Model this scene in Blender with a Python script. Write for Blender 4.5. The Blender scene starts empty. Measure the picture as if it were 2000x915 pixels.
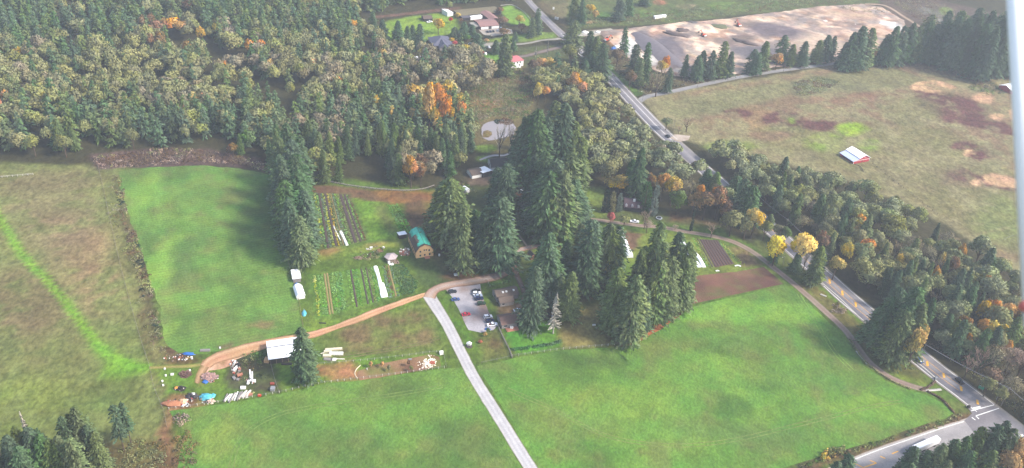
import bpy, math, random
import numpy as np
from mathutils import Vector, Matrix, geometry
R_ = math.radians
scene = bpy.context.scene

# ------------------------------------------------------------------ camera
TH = R_(33.0); RO = R_(4.0); FPX = 1712.0; CAMH = 288.0      # pitch below the horizon, roll, focal length in 2000-px units, height
FW = np.array([0, math.cos(TH), -math.sin(TH)]); _r = np.array([1.0, 0, 0]); _u = np.array([0, math.sin(TH), math.cos(TH)])
RT = _r * math.cos(RO) + _u * math.sin(RO); UP = _u * math.cos(RO) - _r * math.sin(RO)
cam_d = bpy.data.cameras.new('camera'); cam = bpy.data.objects.new('camera', cam_d); scene.collection.objects.link(cam)
M = Matrix.Identity(4)
for i in range(3):
    M[i][0] = RT[i]; M[i][1] = UP[i]; M[i][2] = -FW[i]
M[2][3] = CAMH
cam.matrix_world = M
cam_d.sensor_fit = 'HORIZONTAL'; cam_d.sensor_width = 36.0; cam_d.lens = 36.0 * FPX / 2000.0
cam_d.clip_start = 0.2; cam_d.clip_end = 9000
cam_d.dof.use_dof = True; cam_d.dof.focus_distance = 520.0; cam_d.dof.aperture_fstop = 3.2
scene.camera = cam

# ------------------------------------------------------------------ daylight
SUN_EL = R_(42); SUN_AZ = R_(108)      # clockwise from +Y (the view direction): the sun stands to the right, a little behind the camera
w = bpy.data.worlds.new('World'); scene.world = w; w.use_nodes = True
nt = w.node_tree; nt.nodes.clear()
sky = nt.nodes.new('ShaderNodeTexSky'); sky.sky_type = 'NISHITA'; sky.sun_disc = False
sky.sun_elevation = SUN_EL; sky.sun_rotation = SUN_AZ; sky.air_density = 1.3; sky.dust_density = 2.5; sky.ozone_density = 1.0
bg = nt.nodes.new('ShaderNodeBackground'); bg.inputs['Strength'].default_value = 0.15
out = nt.nodes.new('ShaderNodeOutputWorld')
nt.links.new(sky.outputs[0], bg.inputs[0]); nt.links.new(bg.outputs[0], out.inputs[0])
sd = bpy.data.lights.new('sun', 'SUN'); sd.energy = 3.1; sd.angle = R_(10.0); sd.color = (1.0, 0.94, 0.86)
sun = bpy.data.objects.new('sun', sd); scene.collection.objects.link(sun)
sdir = Vector((math.sin(SUN_AZ) * math.cos(SUN_EL), math.cos(SUN_AZ) * math.cos(SUN_EL), math.sin(SUN_EL)))
sun.rotation_euler = sdir.to_track_quat('Z', 'Y').to_euler()
scene.view_settings.view_transform = 'Standard'; scene.view_settings.look = 'None'
scene.view_settings.exposure = 1.2; scene.view_settings.gamma = 1.0
scene.cycles.max_bounces = 5; scene.cycles.diffuse_bounces = 2; scene.cycles.glossy_bounces = 2
scene.cycles.volume_bounces = 0; scene.cycles.transparent_max_bounces = 4

# ------------------------------------------------------------------ picture point -> place on the ground, used only to lay the map out
def G(px, py, z=0.0):
    d = FW * FPX + RT * (px - 1000) - UP * (py - 457.5)
    t = (z - CAMH) / d[2]
    return float(d[0] * t), float(d[1] * t)
def P(x, y, z):
    v = np.array([x, y, z - CAMH]); f = v @ FW
    return 1000 + FPX * (v @ RT) / f, 457.5 - FPX * (v @ UP) / f
def height_to(px, py, ytop):
    x, y = G(px, py); lo, hi = 0.5, 80
    for _ in range(30):
        m = (lo + hi) / 2
        if P(x, y, m)[1] > ytop: lo = m
        else: hi = m
    return lo
def GL(pts): return [G(*p) for p in pts]
def mpp(px, py):
    a = G(px - .5, py); b = G(px + .5, py); return math.hypot(a[0] - b[0], a[1] - b[1])

# ------------------------------------------------------------------ colour and noise
def lin(c): 
    c = c / 255.0
    return c / 12.92 if c <= 0.04045 else ((c + 0.055) / 1.055) ** 2.4
def K(r, g, b, k=0.5):
    if g > r + 14 and b < g * .62: r = r + .32 * (g - r)
    return (lin(r) * k, lin(g) * k, lin(b) * k)
def vn(x, y, seed=0):
    xi = np.floor(x).astype(np.int64); yi = np.floor(y).astype(np.int64); fx = x - xi; fy = y - yi
    def h(a, b):
        n = (a * 374761393 + b * 668265263 + seed * 982451653) & 0x7fffffff
        n = ((n ^ (n >> 13)) * 1274126177) & 0x7fffffff
        return ((n ^ (n >> 16)) & 0xffff) / 65535.0
    u = fx * fx * (3 - 2 * fx); v = fy * fy * (3 - 2 * fy)
    return (h(xi, yi) * (1 - u) + h(xi + 1, yi) * u) * (1 - v) + (h(xi, yi + 1) * (1 - u) + h(xi + 1, yi + 1) * u) * v
def fbm(x, y, sc, seed=0, o=4):
    s = 0; a = 0.5; n = 0
    for i in range(o):
        s = s + a * vn(x / sc, y / sc, seed + i * 17); n += a; a *= 0.5; sc *= 0.5
    return s / n
def in_poly(x, y, poly):
    c = np.zeros(np.shape(x), bool); n = len(poly); j = n - 1
    for i in range(n):
        xi, yi = poly[i]; xj, yj = poly[j]
        m = ((yi > y) != (yj > y)) & (x < (xj - xi) * (y - yi) / ((yj - yi) + 1e-12) + xi)
        c ^= m; j = i
    return c
def seg_dist(x, y, poly, closed=True):
    d = np.full(np.shape(x), 1e9); n = len(poly)
    for i in range(n if closed else n - 1):
        ax, ay = poly[i]; bx, by = poly[(i + 1) % n]; vx, vy = bx - ax, by - ay; L = vx * vx + vy * vy + 1e-9
        t = np.clip(((x - ax) * vx + (y - ay) * vy) / L, 0, 1)
        d = np.minimum(d, np.hypot(x - ax - t * vx, y - ay - t * vy))
    return d

# ------------------------------------------------------------------ materials
MATS = {}
def newmat(name):
    m = bpy.data.materials.new(name); m.use_nodes = True; n = m.node_tree; b = n.nodes['Principled BSDF']
    return m, n, b
def N(n, t, **kw):
    q = n.nodes.new(t)
    for k, v in kw.items(): setattr(q, k, v)
    return q
def plain(name, col, rough=0.7, spec=0.3, var=0.12, scale=2.0, metal=0.0, bump=0.0):
    if name in MATS: return MATS[name]
    m, n, b = newmat(name); b.inputs['Roughness'].default_value = rough; b.inputs['Metallic'].default_value = metal
    b.inputs['Specular IOR Level'].default_value = spec
    tc = N(n, 'ShaderNodeTexCoord'); no = N(n, 'ShaderNodeTexNoise'); no.inputs['Scale'].default_value = scale; no.inputs['Detail'].default_value = 5
    n.links.new(tc.outputs['Object'], no.inputs['Vector'])
    r = N(n, 'ShaderNodeMapRange'); r.inputs[1].default_value = 0.3; r.inputs[2].default_value = 0.7
    r.inputs[3].default_value = 1 - var; r.inputs[4].default_value = 1 + var; n.links.new(no.outputs[0], r.inputs[0])
    mx = N(n, 'ShaderNodeVectorMath', operation='SCALE'); mx.inputs[0].default_value = col; n.links.new(r.outputs[0], mx.inputs['Scale'])
    n.links.new(mx.outputs[0], b.inputs['Base Color'])
    if bump:
        bp = N(n, 'ShaderNodeBump'); bp.inputs['Strength'].default_value = bump; bp.inputs['Distance'].default_value = 0.1
        n.links.new(no.outputs[0], bp.inputs['Height']); n.links.new(bp.outputs[0], b.inputs['Normal'])
    MATS[name] = m; return m
def leaf(name, col, var=0.3, alt=None, share=.5, fine=.22):
    """foliage: colour varies from tree to tree (cells 9 m wide) and from clump to clump"""
    m, n, b = newmat(name); b.inputs['Roughness'].default_value = 0.75; b.inputs['Specular IOR Level'].default_value = 0.15
    ge = N(n, 'ShaderNodeNewGeometry'); v = N(n, 'ShaderNodeTexVoronoi', voronoi_dimensions='2D'); v.inputs['Scale'].default_value = 0.11
    n.links.new(ge.outputs['Position'], v.inputs['Vector'])
    sp = N(n, 'ShaderNodeSeparateColor'); n.links.new(v.outputs['Color'], sp.inputs[0])
    no = N(n, 'ShaderNodeTexNoise'); no.inputs['Scale'].default_value = 0.45; no.inputs['Detail'].default_value = 4; n.links.new(ge.outputs['Position'], no.inputs['Vector'])
    nf = N(n, 'ShaderNodeTexNoise'); nf.inputs['Scale'].default_value = 1.5; nf.inputs['Detail'].default_value = 3; n.links.new(ge.outputs['Position'], nf.inputs['Vector'])
    a = N(n, 'ShaderNodeMapRange'); a.inputs[3].default_value = 1 - var; a.inputs[4].default_value = 1 + var; n.links.new(sp.outputs[0], a.inputs[0])
    c = N(n, 'ShaderNodeMapRange'); c.inputs[1].default_value = 0.3; c.inputs[2].default_value = 0.7; c.inputs[3].default_value = 1 - var; c.inputs[4].default_value = 1 + var * 1.3
    n.links.new(no.outputs[0], c.inputs[0])
    mu = N(n, 'ShaderNodeMath', operation='MULTIPLY'); n.links.new(a.outputs[0], mu.inputs[0]); n.links.new(c.outputs[0], mu.inputs[1])
    rf_ = N(n, 'ShaderNodeMapRange'); rf_.inputs[1].default_value = .35; rf_.inputs[2].default_value = .65; rf_.inputs[3].default_value = 1 - fine; rf_.inputs[4].default_value = 1 + fine * 1.1; n.links.new(nf.outputs[0], rf_.inputs[0])
    m0 = N(n, 'ShaderNodeMath', operation='MULTIPLY'); n.links.new(mu.outputs[0], m0.inputs[0]); n.links.new(rf_.outputs[0], m0.inputs[1]); mu = m0
    hs = N(n, 'ShaderNodeHueSaturation'); hs.inputs['Color'].default_value = (*col, 1); n.links.new(mu.outputs[0], hs.inputs['Value'])
    if alt:                       # leaves still turning: part of the crown keeps another colour
        n2 = N(n, 'ShaderNodeTexNoise'); n2.inputs['Scale'].default_value = 0.3; n2.inputs['Detail'].default_value = 5; n2.inputs['Roughness'].default_value = .7; n.links.new(ge.outputs['Position'], n2.inputs['Vector'])
        m2 = N(n, 'ShaderNodeMapRange'); m2.inputs[1].default_value = .5 - .12; m2.inputs[2].default_value = .5 + .12; m2.inputs[3].default_value = max(0, share - .5); m2.inputs[4].default_value = min(1, share + .5); n.links.new(n2.outputs[0], m2.inputs[0])
        mc = N(n, 'ShaderNodeMix', data_type='RGBA'); mc.inputs['A'].default_value = (*col, 1); mc.inputs['B'].default_value = (*alt, 1); n.links.new(m2.outputs[0], mc.inputs['Factor']); n.links.new(mc.outputs['Result'], hs.inputs['Color'])
    h = N(n, 'ShaderNodeMapRange'); h.inputs[3].default_value = 0.482; h.inputs[4].default_value = 0.518; n.links.new(sp.outputs[1], h.inputs[0]); n.links.new(h.outputs[0], hs.inputs['Hue'])
    s = N(n, 'ShaderNodeMapRange'); s.inputs[3].default_value = 0.8; s.inputs[4].default_value = 1.15; n.links.new(sp.outputs[2], s.inputs[0]); n.links.new(s.outputs[0], hs.inputs['Saturation'])
    n.links.new(hs.outputs[0], b.inputs['Base Color'])
    tr = N(n, 'ShaderNodeBsdfTranslucent'); n.links.new(hs.outputs[0], tr.inputs[0]); ms = N(n, 'ShaderNodeMixShader'); ms.inputs[0].default_value = 0.22
    n.links.new(b.outputs[0], ms.inputs[1]); n.links.new(tr.outputs[0], ms.inputs[2]); n.links.new(ms.outputs[0], n.nodes['Material Output'].inputs[0])
    MATS[name] = m; return m
def ground_mat(name, fine=0.9, mid=0.16, amp=0.28, bump=0.6, stretch=(1, 1, 1), rot=0.0, stripe=0.0, stripe_scale=0.6, rough=0.95):
    """colour from the surface's own map attribute, broken up by grain at three sizes"""
    m, n, b = newmat(name); b.inputs['Roughness'].default_value = rough; b.inputs['Specular IOR Level'].default_value = 0.1
    at = N(n, 'ShaderNodeAttribute', attribute_name='Col'); ge = N(n, 'ShaderNodeNewGeometry')
    mp = N(n, 'ShaderNodeMapping'); mp.inputs['Scale'].default_value = stretch; mp.inputs['Rotation'].default_value = (0, 0, rot); n.links.new(ge.outputs['Position'], mp.inputs['Vector'])
    acc = None
    for sc, am in ((fine, amp), (mid, amp * 0.8), (mid * 0.22, amp * 0.6)):
        no = N(n, 'ShaderNodeTexNoise'); no.inputs['Scale'].default_value = sc; no.inputs['Detail'].default_value = 5; no.inputs['Roughness'].default_value = 0.62
        n.links.new(mp.outputs[0], no.inputs['Vector'])
        r = N(n, 'ShaderNodeMapRange'); r.inputs[1].default_value = 0.33; r.inputs[2].default_value = 0.67; r.inputs[3].default_value = 1 - am; r.inputs[4].default_value = 1 + am
        n.links.new(no.outputs[0], r.inputs[0])
        if acc is None: acc = r.outputs[0]; first = no.outputs[0]
        else:
            q = N(n, 'ShaderNodeMath', operation='MULTIPLY'); n.links.new(acc, q.inputs[0]); n.links.new(r.outputs[0], q.inputs[1]); acc = q.outputs[0]
    h = first
    if stripe:
        wv = N(n, 'ShaderNodeTexWave'); wv.inputs['Scale'].default_value = stripe_scale; wv.inputs['Distortion'].default_value = 1.2; wv.inputs['Detail'].default_value = 2
        wv.inputs['Detail Scale'].default_value = 0.6; n.links.new(mp.outputs[0], wv.inputs['Vector'])
        r = N(n, 'ShaderNodeMapRange'); r.inputs[3].default_value = 1 - stripe; r.inputs[4].default_value = 1 + stripe; n.links.new(wv.outputs['Fac'], r.inputs[0])
        q = N(n, 'ShaderNodeMath', operation='MULTIPLY'); n.links.new(acc, q.inputs[0]); n.links.new(r.outputs[0], q.inputs[1]); acc = q.outputs[0]
    no2 = N(n, 'ShaderNodeTexNoise'); no2.inputs['Scale'].default_value = 0.07; no2.inputs['Detail'].default_value = 6; n.links.new(ge.outputs['Position'], no2.inputs['Vector'])
    hh = N(n, 'ShaderNodeMapRange'); hh.inputs[1].default_value = 0.3; hh.inputs[2].default_value = 0.7; hh.inputs[3].default_value = 0.485; hh.inputs[4].default_value = 0.515; n.links.new(no2.outputs[0], hh.inputs[0])
    hs = N(n, 'ShaderNodeHueSaturation'); n.links.new(at.outputs['Color'], hs.inputs['Color']); n.links.new(acc, hs.inputs['Value']); n.links.new(hh.outputs[0], hs.inputs['Hue'])
    hs.inputs['Saturation'].default_value = .92 if name in ('pasture_surface', 'mown_grass_surface', 'grass_surface') else 1.0
    n.links.new(hs.outputs[0], b.inputs['Base Color'])
    bp = N(n, 'ShaderNodeBump'); bp.inputs['Strength'].default_value = bump; bp.inputs['Distance'].default_value = 0.35
    n.links.new(h, bp.inputs['Height']); n.links.new(bp.outputs[0], b.inputs['Normal'])
    MATS[name] = m; return m
M_GRASS = ground_mat('grass_surface', fine=0.8, mid=0.2, amp=0.2, bump=1.0, stretch=(1, .7, 1), rot=R_(20))
M_MEADOW = ground_mat('meadow_surface', fine=0.5, mid=0.2, amp=0.34, bump=1.0, stretch=(1, .7, 1), rot=R_(-10))
M_HAY = ground_mat('mown_grass_surface', fine=0.8, mid=0.2, amp=0.17, bump=1.0, rot=-(math.atan2(G(480, 650)[1] - G(400, 340)[1], G(480, 650)[0] - G(400, 340)[0]) ), stripe=0.07, stripe_scale=0.13)
M_FIELD = ground_mat('pasture_surface', fine=0.8, mid=0.2, amp=0.19, bump=1.0, rot=R_(-62), stripe=0.03, stripe_scale=0.07, stretch=(1, .8, 1))
M_DIRT = ground_mat('dirt_surface', fine=1.2, mid=0.12, amp=0.16, bump=0.7)
M_SITE = ground_mat('excavated_surface', fine=0.45, mid=0.16, amp=0.2, bump=1.6, stretch=(1, 1.8, 1), rot=R_(35))
M_PLOUGH = ground_mat('ploughed_surface', fine=1.6, mid=0.1, amp=0.14, bump=1.0, stripe=0.1, stripe_scale=0.35, rot=R_(-35))
M_GRAVEL = ground_mat('gravel_surface', fine=1.2, mid=0.22, amp=0.13, bump=0.3)
M_ROAD = ground_mat('asphalt_surface', fine=1.2, mid=0.2, amp=0.11, bump=0.1, rough=0.85)

# ------------------------------------------------------------------ mesh helpers
COL = scene.collection
def tag(o, label=None, cat=None, group=None, kind=None):
    if label: o['label'] = label
    if cat: o['category'] = cat
    if group: o['group'] = group
    if kind: o['kind'] = kind
    return o
def link(name, me, parent=None, loc=None):
    o = bpy.data.objects.new(name, me); COL.objects.link(o)
    if parent is not None: o.parent = parent
    if loc is not None: o.location = loc
    return o
def empty(name, x, y, z=0, rz=0, label=None, cat=None, group=None):
    o = bpy.data.objects.new(name, None); COL.objects.link(o); o.location = (x, y, z); o.rotation_euler = (0, 0, rz); o.empty_display_size = 0.5
    return tag(o, label, cat, group)
def np_mesh(name, V, Fq, mat=None, col=None, smooth=False, mi=None, nrm=None):
    me = bpy.data.meshes.new(name); V = np.asarray(V, np.float32); Fq = np.asarray(Fq, np.int32); k = Fq.shape[1]
    me.vertices.add(len(V)); me.vertices.foreach_set('co', V.ravel())
    me.loops.add(Fq.size); me.loops.foreach_set('vertex_index', Fq.ravel())
    me.polygons.add(len(Fq)); me.polygons.foreach_set('loop_start', np.arange(0, Fq.size, k, dtype=np.int32)); me.polygons.foreach_set('loop_total', np.full(len(Fq), k, np.int32))
    if smooth: me.polygons.foreach_set('use_smooth', np.ones(len(Fq), bool))
    for m in (mat if isinstance(mat, (list, tuple)) else [mat] if mat else []): me.materials.append(m)
    if mi is not None: me.polygons.foreach_set('material_index', np.asarray(mi, np.int32))
    me.update(calc_edges=True)
    if nrm is not None:
        me.polygons.foreach_set('use_smooth', np.ones(len(Fq), bool)); me.normals_split_custom_set_from_vertices(nrm.tolist())
    if col is not None:
        a = me.color_attributes.new('Col', 'FLOAT_COLOR', 'POINT'); c = np.ones((len(V), 4), np.float32); c[:, :3] = col; a.data.foreach_set('color', c.ravel())
    return me
class MB:
    def __init__(s): s.v = []; s.f = []
    def add(s, vs, fs):
        b = len(s.v); s.v += [tuple(p) for p in vs]; s.f += [tuple(b + i for i in f) for f in fs]; return s
    def box(s, x0, x1, y0, y1, z0, z1):
        return s.add([(x0, y0, z0), (x1, y0, z0), (x1, y1, z0), (x0, y1, z0), (x0, y0, z1), (x1, y0, z1), (x1, y1, z1), (x0, y1, z1)],
                     [(0, 3, 2, 1), (4, 5, 6, 7), (0, 1, 5, 4), (1, 2, 6, 5), (2, 3, 7, 6), (3, 0, 4, 7)])
    def tube(s, p0, p1, r0, r1=None, n=6, cap=True):
        r1 = r0 if r1 is None else r1; p0 = Vector(p0); p1 = Vector(p1); d = (p1 - p0).normalized()
        a = d.orthogonal().normalized(); b = d.cross(a); vs = []
        for p, r in ((p0, r0), (p1, r1)):
            for i in range(n):
                t = 2 * math.pi * i / n; vs.append(p + (a * math.cos(t) + b * math.sin(t)) * r)
        fs = [(i, (i + 1) % n, n + (i + 1) % n, n + i) for i in range(n)]
        if cap: fs += [tuple(range(n - 1, -1, -1)), tuple(range(n, 2 * n))]
        return s.add(vs, fs)
    def prism(s, poly, z0, z1):
        n = len(poly); vs = [(x, y, z0) for x, y in poly] + [(x, y, z1) for x, y in poly]
        return s.add(vs, [tuple(range(n - 1, -1, -1)), tuple(range(n, 2 * n))] + [(i, (i + 1) % n, n + (i + 1) % n, n + i) for i in range(n)])
    def extr(s, prof, y0, y1, ax='y'):
        """outline in (u, z) pushed along the other ground axis"""
        n = len(prof); f = (lambda u, y, z: (u, y, z)) if ax == 'y' else (lambda u, y, z: (y, u, z))
        vs = [f(u, y0, z) for u, z in prof] + [f(u, y1, z) for u, z in prof]
        return s.add(vs, [tuple(range(n - 1, -1, -1)), tuple(range(n, 2 * n))] + [(i, (i + 1) % n, n + (i + 1) % n, n + i) for i in range(n)])
    def lump(s, x, y, z, rx, ry, rz, rnd, nu=8, nv=4, rough=0.2):
        vs = [(x, y, z + rz)]
        for j in range(1, nv + 1):
            p = math.pi / 2 * (1 - j / nv)
            for i in range(nu):
                t = 2 * math.pi * (i + 0.5 * (j % 2)) / nu; k = 1 + rnd.uniform(-rough, rough)
                vs.append((x + rx * math.cos(p) * math.cos(t) * k, y + ry * math.cos(p) * math.sin(t) * k, z + (rz * math.sin(p) * k if j < nv else -0.05)))
        fs = [(0, 1 + i, 1 + (i + 1) % nu) for i in range(nu)]
        for j in range(nv - 1):
            a = 1 + j * nu; b = a + nu
            fs += [(a + i, b + i, b + (i + 1) % nu, a + (i + 1) % nu) for i in range(nu)]
        return s.add(vs, fs)
    def mesh(s, name, mat, smooth=False):
        me = bpy.data.meshes.new(name); me.from_pydata(s.v, [], s.f)
        if mat: me.materials.append(mat)
        if smooth: me.polygons.foreach_set('use_smooth', [True] * len(me.polygons))
        me.update(); return me
    def build(s, name, mat, parent=None, smooth=False, loc=None): return link(name, s.mesh(name, mat, smooth), parent, loc)

def densify(poly, step, jit, seed, closed=True):
    o = []; n = len(poly)
    for i in range(n if closed else n - 1):
        a = poly[i]; b = poly[(i + 1) % n]; L = math.hypot(b[0] - a[0], b[1] - a[1]); k = max(1, int(L / step))
        for j in range(k): o.append((a[0] + (b[0] - a[0]) * j / k, a[1] + (b[1] - a[1]) * j / k))
    if not closed: o.append(poly[-1])
    a = np.array(o)
    if jit:
        jx = (fbm(a[:, 0] + 7, a[:, 1], 7, seed, 3) - .5) * 2 * jit; jy = (fbm(a[:, 0], a[:, 1] + 31, 7, seed + 5, 3) - .5) * 2 * jit
        a = a + np.stack([jx, jy], 1)
    return [tuple(p) for p in a]
def smooth_line(pts, step):
    """Catmull-Rom through the given ground points"""
    p = [np.array(q, float) for q in pts]; p = [2 * p[0] - p[1]] + p + [2 * p[-1] - p[-2]]; o = []
    for i in range(1, len(p) - 2):
        L = np.linalg.norm(p[i + 1] - p[i]); k = max(1, int(L / step))
        for j in range(k):
            t = j / k
            o.append(0.5 * ((2 * p[i]) + (-p[i - 1] + p[i + 1]) * t + (2 * p[i - 1] - 5 * p[i] + 4 * p[i + 1] - p[i + 2]) * t * t + (-p[i - 1] + 3 * p[i] - 3 * p[i + 1] + p[i + 2]) * t ** 3))
    o.append(p[-2]); return np.array(o)
# ------------------------------------------------------------------ the colours of the land: grass, weeds and soil, with light and shade painted into the fields
PAINT = []
def pt(pts, c, soft=3.0, op=1.0, warp=4.0, broken=0.0, line=None):
    """soft = edge width in m, warp = raggedness in m, broken = how patchy; line = half width when pts is a track"""
    PAINT.append((GL(pts), c, soft, op, warp, broken, line))
def el(cx, cy, rx, ry, c, **k):
    pt([(cx + rx * math.cos(t), cy + ry * math.sin(t)) for t in np.linspace(0, 2 * math.pi, 14)[:-1]], c, **k)
OLIVE = K(116, 128, 66); FLOOR = K(74, 70, 44); LAWN = K(88, 124, 48); TAN = K(160, 130, 92); REDB = K(128, 84, 70); MEAD = K(146, 138, 98, .54); BRIGHT = K(98, 158, 44); SOIL = K(126, 96, 76)
STRAW = K(200, 162, 124, .58); MAROON = K(112, 76, 68); DKG = K(64, 96, 44)
# left meadow
pt([(225, 330), (600, 340), (850, 370), (1000, 480), (1130, 430), (1400, 440), (1600, 560), (1900, 800), (1500, 980), (300, 1200)], LAWN, soft=4)
pt([(-200, 300), (60, 320), (236, 326), (262, 450), (300, 580), (330, 690), (310, 720), (330, 915), (330, 1100), (-200, 1100)], K(124, 132, 74, .54), soft=6)
pt([(-60, 330), (190, 330), (210, 430), (255, 610), (180, 640), (90, 500), (-60, 480)], K(146, 134, 88, .54), soft=14, op=.6, broken=.35)
pt([(60, 420), (205, 430), (245, 590), (170, 610)], K(164, 134, 100, .54), soft=10, op=.6, broken=.5)
el(60, 590, 90, 60, K(136, 118, 84), op=.6, soft=10, broken=.5)
el(40, 640, 60, 40, K(132, 104, 84), op=.45, soft=10, broken=.5)
el(160, 700, 160, 60, K(112, 140, 62), op=.5, soft=16, broken=.3)
pt([(-60, 500), (100, 520), (190, 680), (180, 800), (60, 860), (-60, 840)], K(136, 122, 84, .52), soft=12, op=.5, broken=.35)
pt([(20, 330), (180, 335), (205, 430), (120, 520), (10, 440)], K(138, 124, 92, .52), soft=12, op=.5, broken=.3)
el(60, 800, 120, 70, K(116, 148, 56), op=.6, soft=18, broken=.3)
el(215, 765, 70, 60, K(98, 124, 58), op=.6, soft=12, broken=.4)
pt([(-80, 880), (80, 870), (200, 860), (330, 850), (330, 1000), (-80, 1000)], K(112, 94, 60), soft=6, op=.8, broken=.3)
# track mown through it
pt([(-30, 370), (5, 440), (40, 497), (90, 545), (130, 590), (168, 645), (205, 690), (250, 712), (292, 718)], K(100, 172, 48, .56), soft=1.8, line=2.0, op=.9, warp=1.5, broken=.05)
pt([(160, 640), (200, 705), (205, 735), (250, 735), (292, 722), (240, 700), (200, 670)], K(98, 166, 48, .54), soft=5, op=.8, broken=.1)
# fence strip left of the hayfield, bramble strip above
pt([(185, 330), (232, 335), (250, 430), (280, 560), (325, 690), (300, 715), (280, 660), (245, 540), (205, 400)], K(130, 126, 76), soft=2, op=.9, broken=.3)
pt([(180, 300), (330, 288), (470, 300), (560, 325), (540, 345), (470, 325), (330, 328), (190, 330)], K(104, 84, 76), soft=3)
pt([(224, 342), (238, 345), (246, 400), (266, 460), (290, 540), (312, 630), (318, 672), (304, 660), (284, 600), (258, 500), (236, 420)], K(98, 86, 60), soft=2, op=.9, broken=.2)
# farmyard ground between hayfield and drive
pt([(600, 345), (850, 375), (850, 470), (1000, 480), (1130, 430), (1400, 440), (1530, 540), (1340, 600), (1200, 680), (1000, 697), (870, 700), (545, 768), (330, 800), (295, 715), (590, 640), (610, 520)], LAWN, soft=4)
pt([(605, 360), (700, 368), (850, 378), (850, 400), (700, 392), (605, 378)], K(126, 92, 72), soft=4, op=.9)
pt([(730, 372), (850, 372), (846, 398), (770, 398)], K(166, 116, 62), soft=4, op=.7, broken=.3)
pt([(684, 386), (757, 398), (790, 460), (722, 470)], K(104, 158, 54), soft=2, warp=1)
pt([(725, 400), (757, 400), (780, 450), (760, 460)], K(118, 116, 70), soft=5, op=.7, broken=.3)
pt([(785, 396), (828, 392), (846, 425), (842, 448), (806, 446)], K(118, 94, 66), soft=2)
pt([(828, 392), (848, 392), (850, 450), (840, 446)], K(150, 130, 64), soft=4, op=.6)
pt([(612, 492), (640, 487), (720, 478), (800, 470), (800, 480), (700, 492), (650, 505), (612, 512)], K(142, 160, 66), soft=3, op=.7, broken=.3)
el(640, 492, 22, 7, K(184, 142, 92), op=.7, broken=.3); el(735, 477, 16, 4, K(178, 142, 92), op=.6)
pt([(605, 515), (625, 500), (640, 640), (612, 650)], K(110, 146, 56), soft=4, op=.7)
pt([(590, 640), (840, 575), (845, 583), (680, 640), (610, 668)], K(104, 144, 52), soft=3, op=.8)
pt([(770, 470), (850, 470), (900, 520), (880, 560), (825, 565), (800, 510)], K(78, 104, 54), soft=4)
pt([(835, 480), (900, 480), (1000, 470), (1000, 510), (880, 540), (850, 520)], K(108, 84, 62), soft=5, op=.7, broken=.3)
el(905, 540, 50, 8, K(134, 90, 66), op=.8)
pt([(609, 377), (684, 380), (720, 470), (626, 490)], K(98, 108, 64), soft=1.5, warp=.6)
pt([(607, 538), (766, 517), (784, 578), (618, 623)], K(92, 146, 58), soft=1.5, warp=.6)
# grass triangle left of the drive
pt([(625, 655), (835, 583), (875, 690), (720, 715), (640, 705)], K(112, 134, 62), soft=3)
for a in ((700, 655, 34, 24), (745, 630, 26, 22), (800, 625, 28, 18), (830, 660, 22, 16), (770, 665, 34, 16), (690, 690, 30, 10), (740, 690, 24, 10)):
    el(*a, K(134, 104, 78), soft=5, op=.75, broken=.35)
pt([(540, 716), (640, 700), (870, 695), (872, 715), (700, 738), (545, 766)], K(100, 142, 50), soft=3, op=.9)
pt([(612, 712), (690, 708), (700, 738), (640, 742), (612, 730)], K(176, 126, 86), soft=2.5, op=.95, broken=.1)
pt([(440, 700), (530, 696), (545, 766), (480, 772), (440, 740)], K(90, 84, 62), soft=2, op=.9, broken=.15)
pt([(468, 690), (522, 680), (525, 700), (480, 712)], K(70, 92, 54), soft=3, op=.7, broken=.2)
pt([(300, 722), (440, 715), (440, 740), (470, 780), (330, 800), (310, 760)], K(98, 142, 52), soft=3)
pt([(320, 772), (360, 770), (400, 778), (400, 798), (325, 800)], K(160, 112, 80), soft=2, op=.9, broken=.2)
pt([(385, 705), (400, 735), (392, 760), (380, 745)], K(158, 130, 72), soft=2, op=.6)
el(345, 690, 26, 14, K(108, 74, 62), soft=2.5, op=.9, broken=.35); el(340, 672, 9, 18, K(100, 70, 62), soft=2, op=.85, broken=.3)
el(350, 705, 34, 5, K(130, 86, 64), op=.7)
pt([(322, 800), (338, 800), (345, 860), (330, 930), (318, 930), (318, 850)], K(164, 122, 88), soft=2, op=.9)
pt([(330, 860), (385, 850), (390, 1000), (300, 1000), (300, 870)], K(112, 82, 58), soft=3, op=.8, broken=.3)
pt([(250, 320), (292, 715), (325, 830)], K(120, 96, 70), line=1.2, soft=1.5, op=.5)
# around the lot and lawns
pt([(860, 575), (905, 640), (950, 700), (940, 712), (900, 660), (855, 590)], K(84, 138, 46), soft=2)
pt([(925, 655), (975, 640), (1000, 697), (935, 710)], K(116, 116, 62), soft=4, op=.8, broken=.2)
el(965, 668, 18, 14, K(124, 96, 70), op=.6, broken=.3)
pt([(980, 640), (1090, 630), (1098, 676), (1002, 690)], K(66, 140, 46, .62), soft=2)
pt([(1100, 600), (1190, 590), (1200, 660), (1210, 675), (1098, 682)], K(136, 126, 72, .58), soft=4)
pt([(1180, 600), (1340, 590), (1335, 615), (1240, 672), (1190, 670)], K(112, 82, 58), soft=3, op=.9)
pt([(1212, 683), (1226, 683), (1244, 668), (1298, 640), (1330, 612), (1322, 606), (1290, 630), (1236, 658)], K(190, 116, 72), soft=1.5, op=.95)
pt([(1010, 480), (1040, 470), (1045, 520), (1010, 530)], K(116, 126, 58), soft=3)
pt([(1015, 535), (1040, 530), (1045, 560), (1020, 575)], K(96, 122, 54), soft=2)
pt([(960, 590), (1090, 600), (1090, 625), (980, 640)], K(128, 94, 74), soft=3, op=.8)
pt([(1040, 560), (1200, 500), (1215, 540), (1170, 585), (1060, 600)], K(116, 88, 64), soft=4, op=.8, broken=.2)
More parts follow.
